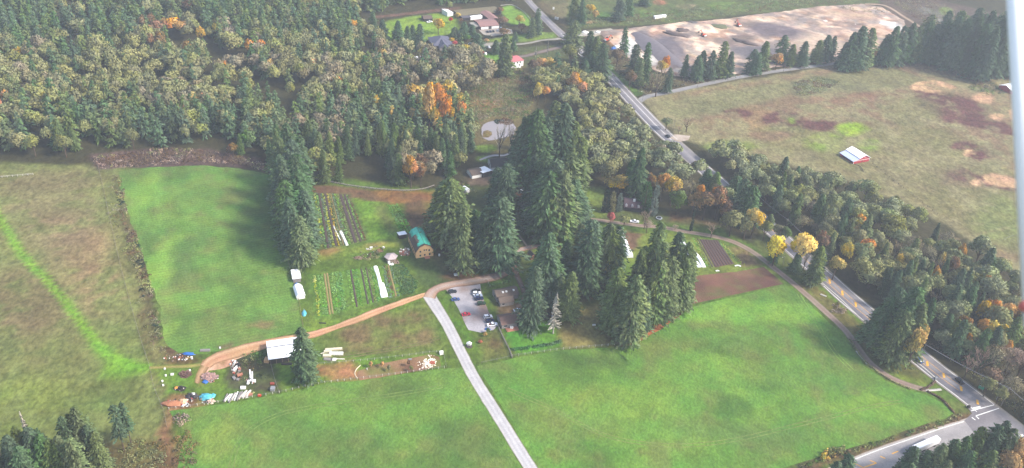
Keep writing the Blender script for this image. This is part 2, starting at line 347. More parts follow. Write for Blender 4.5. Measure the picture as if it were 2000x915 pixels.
pt([(910, 370), (1010, 350), (1020, 440), (1040, 480), (970, 490), (920, 430)], K(84, 100, 54), soft=4)
pt([(1005, 350), (1040, 345), (1050, 400), (1010, 385)], K(128, 88, 66), soft=4, op=.8)
pt([(1130, 370), (1180, 368), (1185, 425), (1130, 425)], K(112, 140, 62), soft=3, op=.9)
pt([(1200, 408), (1300, 410), (1400, 425), (1390, 445), (1200, 428)], K(98, 108, 58), soft=4, op=.9, broken=.1)
pt([(1300, 412), (1400, 420), (1395, 440), (1300, 432)], K(124, 84, 66), soft=4, op=.7, broken=.3)
pt([(1200, 450), (1290, 455), (1340, 460), (1480, 500), (1530, 545), (1345, 560), (1330, 520), (1220, 510)], K(122, 144, 60), soft=3)
pt([(1205, 450), (1255, 455), (1245, 485), (1228, 490)], K(130, 98, 78), soft=2, op=.95)
pt([(1420, 480), (1455, 488), (1485, 518), (1450, 518)], K(152, 120, 88), soft=2.5, op=.85, broken=.2)
pt([(1490, 440), (1590, 480), (1600, 560), (1560, 560), (1470, 480)], K(104, 116, 56), soft=4, op=.8)
pt([(1550, 555), (1620, 560), (1680, 630), (1700, 720), (1650, 640)], K(134, 108, 70), soft=3, op=.6, broken=.3)
pt([(1740, 720), (1830, 750), (1815, 758), (1760, 750), (1720, 728)], K(110, 140, 56), soft=3, op=.9)
pt([(1605, 552), (1690, 625), (1690, 640), (1605, 565)], K(96, 150, 50), soft=1.5, op=.9)
pt([(1690, 640), (1800, 710), (1790, 740), (1700, 720)], K(104, 96, 56), soft=3, op=.7)
pt([(1830, 770), (1890, 790), (1895, 805), (1860, 808)], K(112, 128, 62), soft=2, op=.9, broken=.2)
pt([(1895, 812), (1850, 828), (1760, 858), (1640, 892), (1550, 925), (1500, 945)], K(132, 102, 72), line=2.6, soft=2, op=.95, broken=.1)
pt([(1880, 812), (1780, 845), (1640, 884), (1500, 935)], K(92, 92, 58), line=2.4, soft=2, op=.8, broken=.3)
pt([(1640, 955), (1750, 915), (1850, 880), (1960, 850), (2100, 960), (1900, 1100), (1600, 1100)], K(92, 84, 52), soft=4)
# right meadow
pt([(1255, 195), (1350, 172), (1640, 128), (1850, 118), (2100, 180), (2300, 700), (2000, 545), (1850, 440), (1640, 345), (1400, 290), (1320, 270)], MEAD, soft=5)
pt([(1300, 190), (1650, 128), (1850, 118), (2100, 180), (2200, 600), (1980, 520), (1850, 430), (1640, 335), (1400, 280)], K(142, 106, 84), soft=8, op=.6, broken=.45)
pt([(1500, 240), (1850, 250), (2050, 380), (2100, 560), (1850, 430), (1640, 335), (1400, 270)], K(122, 136, 76), soft=14, op=.45, broken=.4)
pt([(1290, 200), (1640, 140), (1740, 128), (1830, 165), (1700, 180), (1550, 185), (1420, 220), (1330, 230)], K(136, 136, 92), soft=8, op=.8, broken=.2)
pt([(1545, 165), (1600, 150), (1640, 160), (1600, 185), (1550, 190)], K(118, 118, 88), soft=5, op=.8, broken=.1)
el(1470, 230, 60, 20, K(160, 132, 94), op=.8, soft=8, broken=.4)
el(1530, 232, 45, 16, MAROON, op=1, soft=4, broken=.35); el(1440, 222, 30, 10, MAROON, op=1, soft=4, broken=.35); el(1600, 245, 35, 12, MAROON, op=1, soft=4, broken=.35)
el(1650, 190, 60, 12, K(150, 116, 90), op=.7, soft=5, broken=.4); el(1820, 172, 45, 13, STRAW, op=1, soft=3, broken=.35); el(1920, 190, 22, 12, STRAW, op=1, soft=3, broken=.3)
pt([(1785, 178), (1850, 180), (1920, 200), (1960, 240), (1995, 250), (1990, 270), (1900, 250), (1850, 240), (1790, 200)], MAROON, op=1, soft=4, broken=.3)
el(1950, 228, 16, 6, STRAW, op=1, soft=2); el(1985, 225, 14, 12, STRAW, op=1, soft=2, broken=.2)
pt([(1850, 335), (1870, 320), (1900, 340), (1990, 350), (2010, 380), (1950, 370), (1900, 365), (1840, 360)], MAROON, op=1, soft=4, broken=.3)
pt([(1925, 340), (1960, 342), (2010, 360), (2020, 370), (1960, 368), (1925, 360)], STRAW, op=1, soft=2, broken=.15); el(1905, 357, 13, 5, STRAW, op=1, soft=2)
el(1880, 285, 26, 10, MAROON, op=1, soft=3, broken=.4); el(1890, 299, 11, 7, STRAW, op=1, soft=2)
el(1920, 305, 30, 14, MAROON, op=1, soft=4, broken=.4)
el(1665, 252, 30, 13, K(134, 176, 46), op=.95, soft=6, broken=.25); el(1615, 280, 40, 18, K(130, 164, 62), op=.8, soft=8, broken=.3); el(1700, 285, 26, 10, K(130, 166, 62), op=.7, soft=6, broken=.3)
el(1545, 235, 8, 6, K(122, 160, 56), op=.8); el(1430, 285, 60, 12, K(120, 148, 66), op=.7, soft=6, broken=.3); el(1500, 265, 50, 10, K(150, 112, 92), op=.6, soft=5, broken=.4)
el(1780, 220, 60, 30, K(130, 138, 86), op=.5, soft=10, broken=.3); el(1790, 330, 90, 40, K(146, 134, 96), op=.5, soft=14, broken=.3); el(1960, 430, 60, 50, K(130, 144, 80), op=.6, soft=14, broken=.3)
el(1640, 170, 70, 12, K(128, 128, 92), op=.6, soft=8, broken=.3)
pt([(1700, 320), (1780, 380), (1840, 440)], K(122, 112, 74), line=.9, soft=1, op=.6); pt([(1860, 470), (1930, 455), (2010, 440)], K(160, 144, 106), line=.8, soft=1, op=.6)
# verge strips and the wild ground beyond the houses
pt([(1060, 0), (1300, -20), (1700, -30), (1720, 5), (1420, 32), (1300, 46), (1165, 55), (1120, 60)], K(98, 116, 62), soft=5, broken=.2)
pt([(1050, 10), (1110, -10), (1110, 55), (1090, 45)], K(132, 116, 84), soft=4, op=.7, broken=.3)
el(1290, 5, 14, 6, K(196, 130, 96), op=.9, soft=3, broken=.3); el(1150, 44, 12, 3, K(186, 156, 110), op=.9, soft=2); el(1340, 12, 20, 5, K(196, 170, 140), op=.6, soft=3, broken=.4); el(1180, 30, 20, 8, K(80, 136, 62), op=.8, soft=4)
el(1250, 26, 30, 8, K(86, 128, 60), op=.7, soft=4, broken=.3); el(1440, 12, 60, 8, K(104, 146, 62), op=.7, soft=4, broken=.3)
pt([(1720, 0), (1830, 0), (2100, 60), (2100, 150), (1850, 120), (1760, 60)], K(106, 90, 76), soft=5)
pt([(1770, 5), (1850, 25), (1870, 45), (1830, 45)], K(150, 150, 140), soft=3, op=.7, broken=.4); el(1845, 22, 12, 8, K(120, 160, 72), op=.8, soft=3)
pt([(720, 62), (760, 40), (870, 25), (890, 38), (900, 60), (850, 78), (740, 80)], K(122, 164, 58), soft=4)
pt([(720, 32), (900, 14), (900, 20), (722, 38)], K(138, 104, 86), soft=3, op=.8)
pt([(975, 15), (1000, 10), (1035, 35), (1045, 50), (1000, 48), (985, 35)], K(112, 168, 62), soft=3)
pt([(990, 68), (1080, 62), (1085, 75), (1020, 82), (940, 82)], K(112, 146, 62), soft=3)
pt([(940, 105), (985, 104), (985, 130), (950, 130)], K(90, 150, 58), soft=3); pt([(1000, 95), (1100, 88), (1110, 130), (1020, 130)], K(98, 106, 62), soft=4, broken=.2)
# pond edge and wild strip
pt([(900, 140), (1010, 120), (1050, 150), (1040, 260), (990, 300), (930, 295), (905, 230)], K(116, 104, 66), soft=5)
el(945, 205, 30, 12, K(160, 120, 80), op=.8, soft=4, broken=.4); el(1000, 190, 30, 12, K(100, 106, 60), op=.7, soft=5, broken=.3)
el(950, 292, 20, 9, K(106, 156, 56), op=.95, soft=2.5); el(985, 297, 22, 4, K(170, 150, 78), op=.8, soft=2); el(945, 312, 18, 6, K(106, 148, 60), op=.9, soft=2)
pt([(915, 345), (960, 340), (975, 355), (920, 362)], K(136, 114, 96), soft=3, op=.8)
pt([(1170, 70), (1240, 110), (1270, 150), (1420, 150), (1620, 118), (1640, 124), (1400, 158), (1255, 190), (1190, 130)], K(100, 88, 60), soft=3, broken=.1)
pt([(1190, 140), (1240, 190), (1255, 186), (1215, 150), (1185, 120)], K(88, 136, 52), soft=2, op=.9)
el(1200, 82, 12, 7, K(190, 140, 96), op=.9, soft=2)
pt([(1135, 62), (1170, 60), (1170, 75), (1140, 72)], K(190, 176, 150), soft=2, op=.9)

def paint(x, y, base=None):
    n = len(x); c = np.empty((n, 3)); c[:] = FLOOR if base is None else base
    wx = (fbm(x, y, 14, 3, 4) - .5) * 2; wy = (fbm(x, y, 14, 9, 4) - .5) * 2; nb = fbm(x, y, 9, 21, 5) * .6 + fbm(x, y, 26, 77, 3) * .4
    for poly, col, soft, op, warp, broken, line in PAINT:
        a = np.array(poly); pad = soft + warp + 3 + (line or 0)
        m = (x > a[:, 0].min() - pad) & (x < a[:, 0].max() + pad) & (y > a[:, 1].min() - pad) & (y < a[:, 1].max() + pad)
        if not m.any(): continue
        X = x[m] + wx[m] * warp; Y = y[m] + wy[m] * warp
        if line: d = line - seg_dist(X, Y, poly, False)
        else:
            d = seg_dist(X, Y, poly); d = np.where(in_poly(X, Y, poly), d, -d)
        k = np.clip(d / soft + 0.5, 0, 1) * op
        if broken: k = k * np.clip((nb[m] - (0.36 + broken * 0.22)) * 9 + 0.5, 1 - min(1, broken * 2), 1)
        c[m] = c[m] * (1 - k[:, None]) + np.array(col) * k[:, None]
    return c

# ground: one sheet, fine where the camera looks, coarse to the horizon
def ground():
    xs = np.concatenate([np.arange(-3600, -560, 160), np.arange(-560, 700, 2.6), np.arange(700, 3800, 160)])
    ys = np.concatenate([np.arange(-2600, 180, 160), np.arange(180, 1140, 2.6), np.arange(1140, 5400, 200)])
    X, Y = np.meshgrid(xs, ys); nx = len(xs); ny = len(ys); x = X.ravel(); y = Y.ravel()
    near = (x > -570) & (x < 710) & (y > 170) & (y < 1150)
    # drop the fine cells the picture cannot see (outside the view wedge) by keeping their colours plain
    c = np.empty((len(x), 3)); c[:] = np.array(FLOOR)
    c[near] = paint(x[near], y[near])
    I = np.arange(nx * ny).reshape(ny, nx); F = np.stack([I[:-1, :-1], I[:-1, 1:], I[1:, 1:], I[1:, :-1]], -1).reshape(-1, 4)
    me = np_mesh('ground', np.stack([x, y, np.zeros_like(x)], 1), F, M_MEADOW, c)
    return tag(link('ground', me), kind='structure')
ground()

def cdt_sheet(name, poly, z, mat, colfn, step=3.0, jit=0.6, edge=1.2, seed=1, hfn=None, skirt=0.0):
    b = densify(poly, edge, jit, seed); nb = len(b); a = np.array(b)
    xs = np.arange(a[:, 0].min(), a[:, 0].max(), step); ys = np.arange(a[:, 1].min(), a[:, 1].max(), step); X, Y = np.meshgrid(xs, ys); X = X.ravel(); Y = Y.ravel()
    rng = np.random.default_rng(seed); X = X + rng.uniform(-.3, .3, len(X)) * step; Y = Y + rng.uniform(-.3, .3, len(Y)) * step
    m = in_poly(X, Y, b); X = X[m]; Y = Y[m]
    d = seg_dist(X, Y, b); m = d > step * 0.45; X = X[m]; Y = Y[m]; d = d[m]
    vs = [Vector(p) for p in b] + [Vector((float(p), float(q))) for p, q in zip(X, Y)]
    v, e, f, *_ = geometry.delaunay_2d_cdt(vs, [(i, (i + 1) % nb) for i in range(nb)], [], 1, 1e-4)
    va = np.array([(p[0], p[1]) for p in v]); zz = np.full(len(va), float(z))
    if hfn is not None: zz = zz + hfn(va[:, 0], va[:, 1]) * np.clip(seg_dist(va[:, 0], va[:, 1], b) / 4.0, 0, 1)
    F = np.array([t for t in f if len(t) == 3], np.int32)
    me = np_mesh(name, np.column_stack([va, zz]), F, mat, colfn(va[:, 0], va[:, 1]), smooth=hfn is not None)
    # faces up
    if me.polygons[0].normal.z < 0: me.flip_normals()
    return tag(link(name, me), kind='structure')
def mottle(base, alts, seed=0, sc=12):
    """base colour with patches: alts = [(colour, amount, size)]"""
    def f(x, y):
        c = np.empty((len(x), 3)); c[:] = base
        for i, (col, am, s) in enumerate(alts):
            k = np.clip((fbm(x, y, s, seed + 40 * i, 4) - (0.5 + 0.22 * (0.5 - am))) * 6 + .2, 0, 1)[:, None] * 0.8
            c = c * (1 - k) + np.array(col) * k
        return c
    return f
def spots(base, lst, seed=0):
    """lst: (px, py, rx, ry, colour, strength) soft patches laid over a mottled base"""
    def f(x, y):
        c = base(x, y)
        wx = x + (fbm(x, y, 20, seed + 3) - .5) * 16; wy = y + (fbm(x, y, 20, seed + 8) - .5) * 16
        for px, py, rx, ry, col, st in lst:
            gx, gy = G(px, py); sx = abs(G(px + rx, py)[0] - gx); sy = abs(G(px, py - ry)[1] - gy)
            d = np.hypot((wx - gx) / sx, (wy - gy) / sy); k = (np.clip((1.15 - d) / .5, 0, 1) * st)[:, None]
            c = c * (1 - k) + np.array(col) * k
        return c
    return f

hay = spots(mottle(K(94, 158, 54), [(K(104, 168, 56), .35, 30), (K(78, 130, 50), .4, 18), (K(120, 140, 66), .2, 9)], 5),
            [(500, 420, 50, 70, K(70, 118, 46), .8), (470, 490, 40, 50, K(74, 128, 46), .6), (280, 380, 26, 50, K(116, 182, 54), .7), (310, 520, 30, 90, K(112, 182, 50), .7), (380, 380, 60, 30, K(104, 158, 58), .5),  # the right-hand dark spots paint the tree row's shadow into the grass
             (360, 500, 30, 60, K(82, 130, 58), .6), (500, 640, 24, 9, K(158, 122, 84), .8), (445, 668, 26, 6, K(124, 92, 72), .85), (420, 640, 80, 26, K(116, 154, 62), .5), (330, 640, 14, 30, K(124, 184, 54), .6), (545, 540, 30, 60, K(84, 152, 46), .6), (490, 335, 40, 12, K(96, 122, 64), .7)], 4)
def hay_lines(x, y):
    c = hay(x, y); d = G(400, 340); e = G(480, 650); t = math.atan2(e[1] - d[1], e[0] - d[0]); u = -math.sin(t) * x + math.cos(t) * y
    return c * (1 + 0.16 * (fbm(u * 1.0, (math.cos(t) * x + math.sin(t) * y) * .06, 3.2, 2, 2) - .5)[:, None] * 2)
cdt_sheet('hayfield', GL([(232, 337), (262, 329), (330, 326), (400, 324), (470, 330), (530, 342), (552, 420), (566, 500), (574, 560), (584, 610), (592, 642), (560, 655), (500, 668), (450, 682), (400, 692), (350, 690), (322, 672), (312, 600), (296, 560), (282, 510), (262, 450), (246, 400), (236, 360)]),
          0.03, M_HAY, hay_lines, jit=1.3, seed=11)
ff = spots(mottle(K(88, 152, 48), [(K(98, 160, 50), .35, 34), (K(80, 126, 46), .2, 20), (K(120, 144, 62), .2, 10)], 15),
           [(760, 800, 200, 30, K(96, 160, 44), .5), (430, 850, 40, 50, K(134, 170, 54), .6), (640, 860, 120, 40, K(80, 122, 52), .5), (900, 860, 80, 40, K(78, 122, 50), .5)], 6)  # soft spots paint cloud light and shade into the grass colour
cdt_sheet('front_field', GL([(330, 803), (430, 790), (545, 771), (620, 753), (740, 738), (868, 721), (903, 718), (930, 760), (960, 812), (1000, 880), (1030, 935), (1080, 1040), (320, 1040), (352, 880), (366, 850), (345, 822)]), 0.03, M_FIELD, ff, jit=.6, seed=12)
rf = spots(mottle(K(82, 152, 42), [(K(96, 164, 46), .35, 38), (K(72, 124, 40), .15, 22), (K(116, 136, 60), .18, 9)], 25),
           [(1500, 610, 150, 26, K(104, 176, 42), .75), (1400, 660, 120, 30, K(76, 144, 44), .5), (1150, 700, 100, 16, K(66, 112, 42), .75), (1200, 780, 120, 40, K(120, 172, 48), .5), (1650, 670, 60, 40, K(76, 130, 46), .4),  # bright and dark spots paint cloud light, cloud shade and tree shadow into the grass
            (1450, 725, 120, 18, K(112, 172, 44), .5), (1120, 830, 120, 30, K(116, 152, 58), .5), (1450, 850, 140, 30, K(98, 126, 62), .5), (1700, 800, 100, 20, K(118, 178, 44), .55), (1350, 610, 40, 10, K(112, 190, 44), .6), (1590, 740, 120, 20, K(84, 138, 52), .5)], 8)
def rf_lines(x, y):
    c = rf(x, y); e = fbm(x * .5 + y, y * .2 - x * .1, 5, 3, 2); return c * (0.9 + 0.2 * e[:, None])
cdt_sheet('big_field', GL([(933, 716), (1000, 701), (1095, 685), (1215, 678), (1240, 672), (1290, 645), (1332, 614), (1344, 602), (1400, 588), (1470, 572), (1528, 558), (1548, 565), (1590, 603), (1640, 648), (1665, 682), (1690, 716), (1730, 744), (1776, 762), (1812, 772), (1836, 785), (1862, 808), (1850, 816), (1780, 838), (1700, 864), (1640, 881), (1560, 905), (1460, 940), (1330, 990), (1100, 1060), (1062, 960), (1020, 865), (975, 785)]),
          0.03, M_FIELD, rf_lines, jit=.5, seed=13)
cdt_sheet('ploughed_plot', GL([(1340, 597), (1400, 584), (1470, 568), (1530, 555), (1492, 522), (1440, 531), (1344, 541)]), 0.06, M_PLOUGH,
          mottle(K(134, 98, 80), [(K(150, 110, 88), .4, 14), (K(108, 80, 68), .4, 12), (K(120, 118, 70), .06, 6)], 31), jit=.3, seed=14)
cdt_sheet('bed_plot', GL([(1366, 468), (1402, 470), (1434, 516), (1396, 523)]), 0.06, M_PLOUGH, mottle(K(118, 88, 74), [(K(140, 106, 84), .4, 8)], 32), jit=.2, seed=15)
cdt_sheet('sandy_paddock', GL([(700, 725), (697, 735), (702, 743), (740, 738), (800, 728), (862, 716), (858, 698), (840, 693), (790, 702), (735, 712)]), 0.03, M_DIRT,
          mottle(K(160, 124, 92), [(K(124, 134, 66), .35, 9), (K(132, 92, 72), .3, 8), (K(184, 142, 106), .3, 6)], 33), jit=.5, seed=16)
cdt_sheet('track_fork', GL([(384, 748), (388, 730), (394, 716), (404, 706), (432, 698), (470, 688), (512, 676), (516, 680), (488, 692), (462, 702), (452, 714), (430, 721), (408, 724), (396, 736), (390, 748)]), 0.05, M_DIRT, mottle(K(226, 182, 150, .66), [(K(184, 136, 102, .58), .45, 6), (K(160, 128, 80), .2, 5)], 41), jit=.9, seed=27)
cdt_sheet('gravel_parking_lot', GL([(868, 563), (900, 552), (936, 550), (945, 585), (956, 612), (972, 636), (964, 645), (940, 650), (915, 645), (898, 610), (882, 580)]), 0.05, M_GRAVEL,
          mottle(K(188, 182, 186, .6), [(K(150, 142, 144), .35, 10), (K(170, 140, 124), .12, 12)], 34), jit=.35, seed=17)
ss = spots(mottle(K(226, 192, 164, .62), [(K(242, 214, 188, .66), .45, 18), (K(184, 140, 112), .4, 10), (K(150, 132, 124), .25, 16), (K(170, 158, 150), .25, 8)], 35),
           [(1300, 100, 40, 34, K(124, 116, 122), .95), (1340, 138, 30, 12, K(118, 108, 112), .9), (1258, 72, 20, 12, K(120, 112, 116), .9), (1325, 70, 22, 9, K(110, 98, 96), .8), (1520, 64, 64, 17, K(132, 118, 120), 1), (1490, 106, 80, 18, K(130, 122, 124), 1), (1450, 80, 34, 9, K(126, 108, 98), .8), (1410, 84, 20, 8, K(150, 132, 122), .7), (1600, 62, 24, 8, K(160, 142, 138), .6), (1460, 45, 34, 9, K(142, 122, 112), .6),
            (1735, 50, 18, 10, K(246, 244, 238), .9), (1225, 95, 22, 22, K(238, 234, 226), .95), (1262, 118, 16, 12, K(232, 226, 216), .9), (1340, 146, 18, 5, K(226, 214, 200), .9), (1660, 30, 60, 10, K(212, 176, 148), .7), (1600, 90, 60, 20, K(222, 198, 174), .7)], 9)
def site_h(x, y): return 2.8 * np.clip(fbm(x, y, 22, 51, 4) - .42, 0, 1) * 2.2 + 1.1 * (fbm(x, y, 7, 52, 3))
cdt_sheet('excavation_site', GL([(1168, 62), (1230, 55), (1320, 46), (1420, 37), (1520, 24), (1600, 13), (1680, 8), (1722, 14), (1765, 40), (1772, 62), (1740, 100), (1640, 122), (1540, 128), (1440, 145), (1360, 153), (1322, 150), (1290, 142), (1262, 132), (1236, 118), (1210, 106), (1196, 86), (1180, 72)]),
          0.05, M_SITE, ss, step=2.2, jit=2.0, edge=2.0, seed=18, hfn=site_h)

# ------------------------------------------------------------------ roads
def ribbon(name, pts, width, z, lat, mat, step=3.0, wob=0.0, seed=0, world=False, kind='structure', label=None):
    """lat = [(position -1..1, colour)] across the surface"""
    c = smooth_line(pts if world else GL(pts), step); t = np.gradient(c, axis=0); t /= np.linalg.norm(t, axis=1)[:, None] + 1e-9; nrm = np.stack([t[:, 1], -t[:, 0]], 1)
    w = width if np.ndim(width) else np.full(len(c), float(width))
    if np.ndim(width): w = np.interp(np.linspace(0, 1, len(c)), np.linspace(0, 1, len(width)), width)
    V = []; C = []; k = len(lat)
    for u, col in lat:
        jit = (fbm(c[:, 0] + 50 * u, c[:, 1], 5, seed + int(u * 9), 3) - .5) * 2 * wob if abs(u) > .95 else 0
        V.append(np.column_stack([c + nrm * ((u * w / 2) + jit * np.sign(u))[:, None], np.full(len(c), z)])); C.append(np.tile(col, (len(c), 1)))
    n = len(c); V = np.concatenate(V); C = np.concatenate(C); F = []
    i = np.arange(n - 1)
    for j in range(k - 1): F.append(np.stack([j * n + i, j * n + i + 1, (j + 1) * n + i + 1, (j + 1) * n + i], 1)[:, ::-1])
    F = np.concatenate(F); me = np_mesh(name, V, F, mat, C)
    if me.polygons[0].normal.z < 0: me.flip_normals()
    o = link(name, me); tag(o, kind=kind); return o, c, nrm
MAIN_UP = [(1025, -14), (1032, 2), (1065, 37), (1095, 66), (1130, 95), (1165, 127), (1190, 150), (1236, 199), (1282, 247), (1312, 275), (1360, 318), (1420, 371), (1482, 426), (1540, 478), (1610, 541)]
MAIN_DN = [(1610, 541), (1645, 573), (1673, 597), (1740, 653), (1811, 711), (1843, 736), (1877, 761), (1925, 798), (1985, 845), (2060, 905), (2160, 985)]
SH = K(176, 168, 158); AS = K(132, 128, 134); AL = K(160, 154, 154); ADK = K(112, 110, 120)
WUP = [7, 7, 8, 10, 11, 12, 13, 13, 13, 12.5, 12.5]
ribbon('main_road', MAIN_UP + MAIN_DN[1:], [7.5, 8, 9, 11, 12, 13, 13, 13, 13, 13, 14, 14, 14.5, 15, 15, 15.5, 15.5], 0.08,
       [(-1, K(150, 140, 120)), (-.9, SH), (-.72, AL), (-.4, K(150, 145, 148, .55)), (-.1, K(170, 164, 164, .55)), (.25, K(146, 142, 146, .55)), (.5, K(130, 127, 134, .55)), (.7, AS), (.9, SH), (1, K(142, 132, 112))], M_ROAD, step=4, wob=.25, seed=3)
ribbon('cross_road', [(1962, 812), (1915, 832), (1860, 850), (1795, 872), (1735, 893), (1675, 917), (1600, 952), (1500, 1005)], 12.5, 0.074,
       [(-1, K(170, 150, 130)), (-.9, K(206, 196, 186)), (-.6, K(188, 182, 180)), (0, K(178, 172, 172)), (.6, K(188, 182, 180)), (.9, K(206, 196, 186)), (1, K(170, 150, 130))], M_ROAD, step=4, wob=.2, seed=4)
cdt_sheet('road_junction', GL([(1884, 790), (1898, 808), (1884, 822), (1905, 850), (1935, 856), (1975, 866), (1995, 856), (1940, 800), (1910, 786)]), 0.086, M_ROAD, mottle(K(160, 154, 156), [(K(140, 134, 138), .4, 8)], 3), jit=.2, seed=19)
ribbon('side_road', [(1238, 206), (1262, 190), (1300, 182), (1345, 172), (1400, 160), (1450, 150), (1520, 139), (1580, 131), (1632, 124), (1700, 112), (1780, 96)], 6.2, 0.065,
       [(-1, K(140, 134, 116)), (-.8, K(176, 172, 168)), (0, K(170, 168, 168)), (.8, K(160, 156, 152)), (1, K(140, 134, 116))], M_ROAD, wob=.3, seed=5)
ribbon('winding_path', [(1100, 440), (1135, 430), (1165, 430), (1202, 435), (1250, 441), (1289, 444), (1333, 452), (1377, 459), (1410, 466), (1442, 477), (1475, 496), (1508, 521), (1532, 540), (1560, 563), (1600, 598), (1651, 646), (1677, 682), (1702, 712), (1741, 739), (1781, 755), (1814, 763)],
       [3.6, 3.8, 4.2, 4.4, 4.4, 4.4, 4.4, 4.0], 0.07, [(-1, K(120, 116, 78)), (-.7, K(176, 156, 140)), (-.1, K(158, 136, 120)), (.1, K(158, 136, 120)), (.7, K(176, 156, 140)), (1, K(120, 116, 78))], M_GRAVEL, step=2.5, wob=.3, seed=6)
ribbon('gravel_driveway', [(1075, 985), (1036, 915), (1003, 862), (965, 800), (930, 745), (902, 692), (875, 637), (850, 597), (838, 578)], [6.0, 6, 6, 6, 6, 6.4, 7.5], 0.055,
       [(-1, K(132, 128, 100)), (-.8, K(206, 202, 198, .62)), (-.35, K(190, 186, 188, .6)), (0, K(206, 202, 202, .62)), (.35, K(188, 184, 186, .6)), (.8, K(206, 202, 198, .62)), (1, K(132, 128, 100))], M_GRAVEL, wob=.35, seed=7)
BR = K(166, 128, 102)
ribbon('farm_lane', [(838, 582), (846, 569), (866, 560), (900, 553), (940, 547), (975, 538), (996, 524), (1002, 508), (1008, 496), (1020, 487), (1045, 482), (1075, 482)], [7, 6, 6, 6.5, 7, 7, 6, 5, 4.5, 4, 3.5], 0.062,
       [(-1, K(126, 100, 76)), (-.7, K(190, 158, 138, .56)), (0, K(196, 176, 164, .58)), (.7, K(190, 154, 130, .56)), (1, K(130, 96, 72))], M_DIRT, wob=.7, seed=8)
ribbon('dirt_track', [(850, 573), (826, 577), (800, 586), (770, 597), (740, 607), (690, 627), (645, 643), (600, 656), (560, 664), (500, 677), (455, 690), (430, 698), (412, 706), (402, 716)], [3.4, 4.4, 4.8, 4.6, 4.6, 5.4, 7, 9, 6], 0.059,
       [(-1, K(160, 122, 84, .55)), (-.6, K(214, 166, 126, .62)), (0, K(202, 150, 112, .58)), (.6, K(220, 176, 140, .62)), (1, K(150, 118, 80, .55))], M_DIRT, wob=.8, seed=9)
ribbon('yard_track', [(408, 704), (400, 718), (390, 732), (384, 748)], [6, 4, 2.4], 0.056, [(-1, K(150, 124, 78)), (0, K(204, 164, 124, .58)), (1, K(140, 124, 72))], M_DIRT, wob=.8, seed=10)
ribbon('grass_track', [(292, 719), (330, 717), (370, 716), (402, 711)], 2.6, 0.05, [(-1, K(126, 144, 64)), (0, K(176, 160, 96)), (1, K(126, 144, 64))], M_DIRT, wob=.5, seed=11)
ribbon('house_path', [(1003, 440), (1010, 455), (1020, 468), (1029, 481)], 1.1, 0.05, [(-1, K(150, 134, 118)), (1, K(160, 144, 126))], M_GRAVEL, wob=.15, seed=12)
ribbon('back_path', [(1016, 345), (1015, 360), (1012, 375)], 1.0, 0.05, [(-1, K(130, 110, 96)), (1, K(140, 118, 100))], M_GRAVEL, wob=.1, seed=13)
ribbon('loop_path', [(1003, 520), (1008, 535), (1016, 552), (1024, 572), (1022, 590), (1010, 600)], [4, 3.4, 3, 2.6, 3], 0.052, [(-1, K(126, 100, 76)), (0, K(172, 144, 128)), (1, K(130, 100, 76))], M_DIRT, wob=.4, seed=14)
ribbon('upper_driveway', [(1104, 73), (1085, 77), (1060, 79), (1030, 85), (1008, 87), (975, 86), (950, 87), (920, 90), (900, 98)], [7, 5, 4.2, 4.2, 4.2, 7, 9, 9, 6], 0.06, [(-1, K(140, 136, 110)), (0, K(186, 180, 172)), (1, K(140, 136, 110))], M_GRAVEL, wob=.3, seed=15)
ribbon('lower_driveway', [(1112, 88), (1096, 92), (1060, 101), (1034, 108), (1012, 112)], 6, 0.055, [(-1, K(120, 100, 84)), (0, K(160, 146, 138)), (1, K(120, 100, 84))], M_GRAVEL, wob=.4, seed=16)
ribbon('site_road', [(1118, 70), (1150, 66), (1200, 60)], [6, 12, 14], 0.045, [(-1, K(170, 160, 140)), (0, K(220, 214, 204)), (1, K(180, 168, 150))], M_GRAVEL, wob=.5, seed=17)
ribbon('haul_road', [(1690, 8), (1730, 12), (1770, 36), (1800, 54), (1840, 75)], 5, 0.045, [(-1, K(140, 120, 96)), (0, K(206, 180, 156)), (1, K(140, 120, 96))], M_DIRT, wob=.5, seed=18)
cdt_sheet('paved_forecourt', GL([(934, 58), (975, 55), (1000, 58), (1002, 66), (960, 71), (944, 68)]), 0.055, M_GRAVEL, mottle(K(196, 184, 172), [(K(176, 162, 150), .4, 6)], 5), jit=.3, seed=20)
cdt_sheet('field_entrance', GL([(1318, 263), (1348, 266), (1345, 274), (1325, 278), (1308, 270)]), 0.092, M_GRAVEL, mottle(K(212, 196, 180), [(K(186, 166, 146), .4, 5)], 6), jit=.3, seed=21)

# painted lines: (offset across the road, from, to) on top of the surface
W_LINE = plain('road_paint_white', K(232, 230, 226, .8), rough=.7, var=.15, scale=1.5); Y_LINE = plain('road_paint_yellow', K(232, 170, 50, .8), rough=.7, var=.15, scale=1.5)
def strip_line(name, pts, off, width, z, mat, s0=0.0, s1=1.0):
    c = smooth_line(GL(pts), 4.0); t = np.gradient(c, axis=0); t /= np.linalg.norm(t, axis=1)[:, None]; n = np.stack([t[:, 1], -t[:, 0]], 1)
    a = int(len(c) * s0); b = max(a + 2, int(len(c) * s1)); c = c[a:b]; n = n[a:b]; k = len(c)
    V = np.concatenate([np.column_stack([c + n * (off - width / 2), np.full(k, z)]), np.column_stack([c + n * (off + width / 2), np.full(k, z)])])
    i = np.arange(k - 1); F = np.stack([i, i + 1, k + i + 1, k + i], 1); me = np_mesh(name, V, F, mat)
    if me.polygons[0].normal.z < 0: me.flip_normals()
    return tag(link(name, me), kind='structure')
ALLMAIN = MAIN_UP + MAIN_DN[1:]
for off in (-6.2, 6.2): strip_line('road_edge_line', MAIN_DN[:8], off, .3, .094, W_LINE)
for off in (-1.9, 1.9): strip_line('road_lane_line', MAIN_DN[:7], off, .22, .094, Y_LINE)
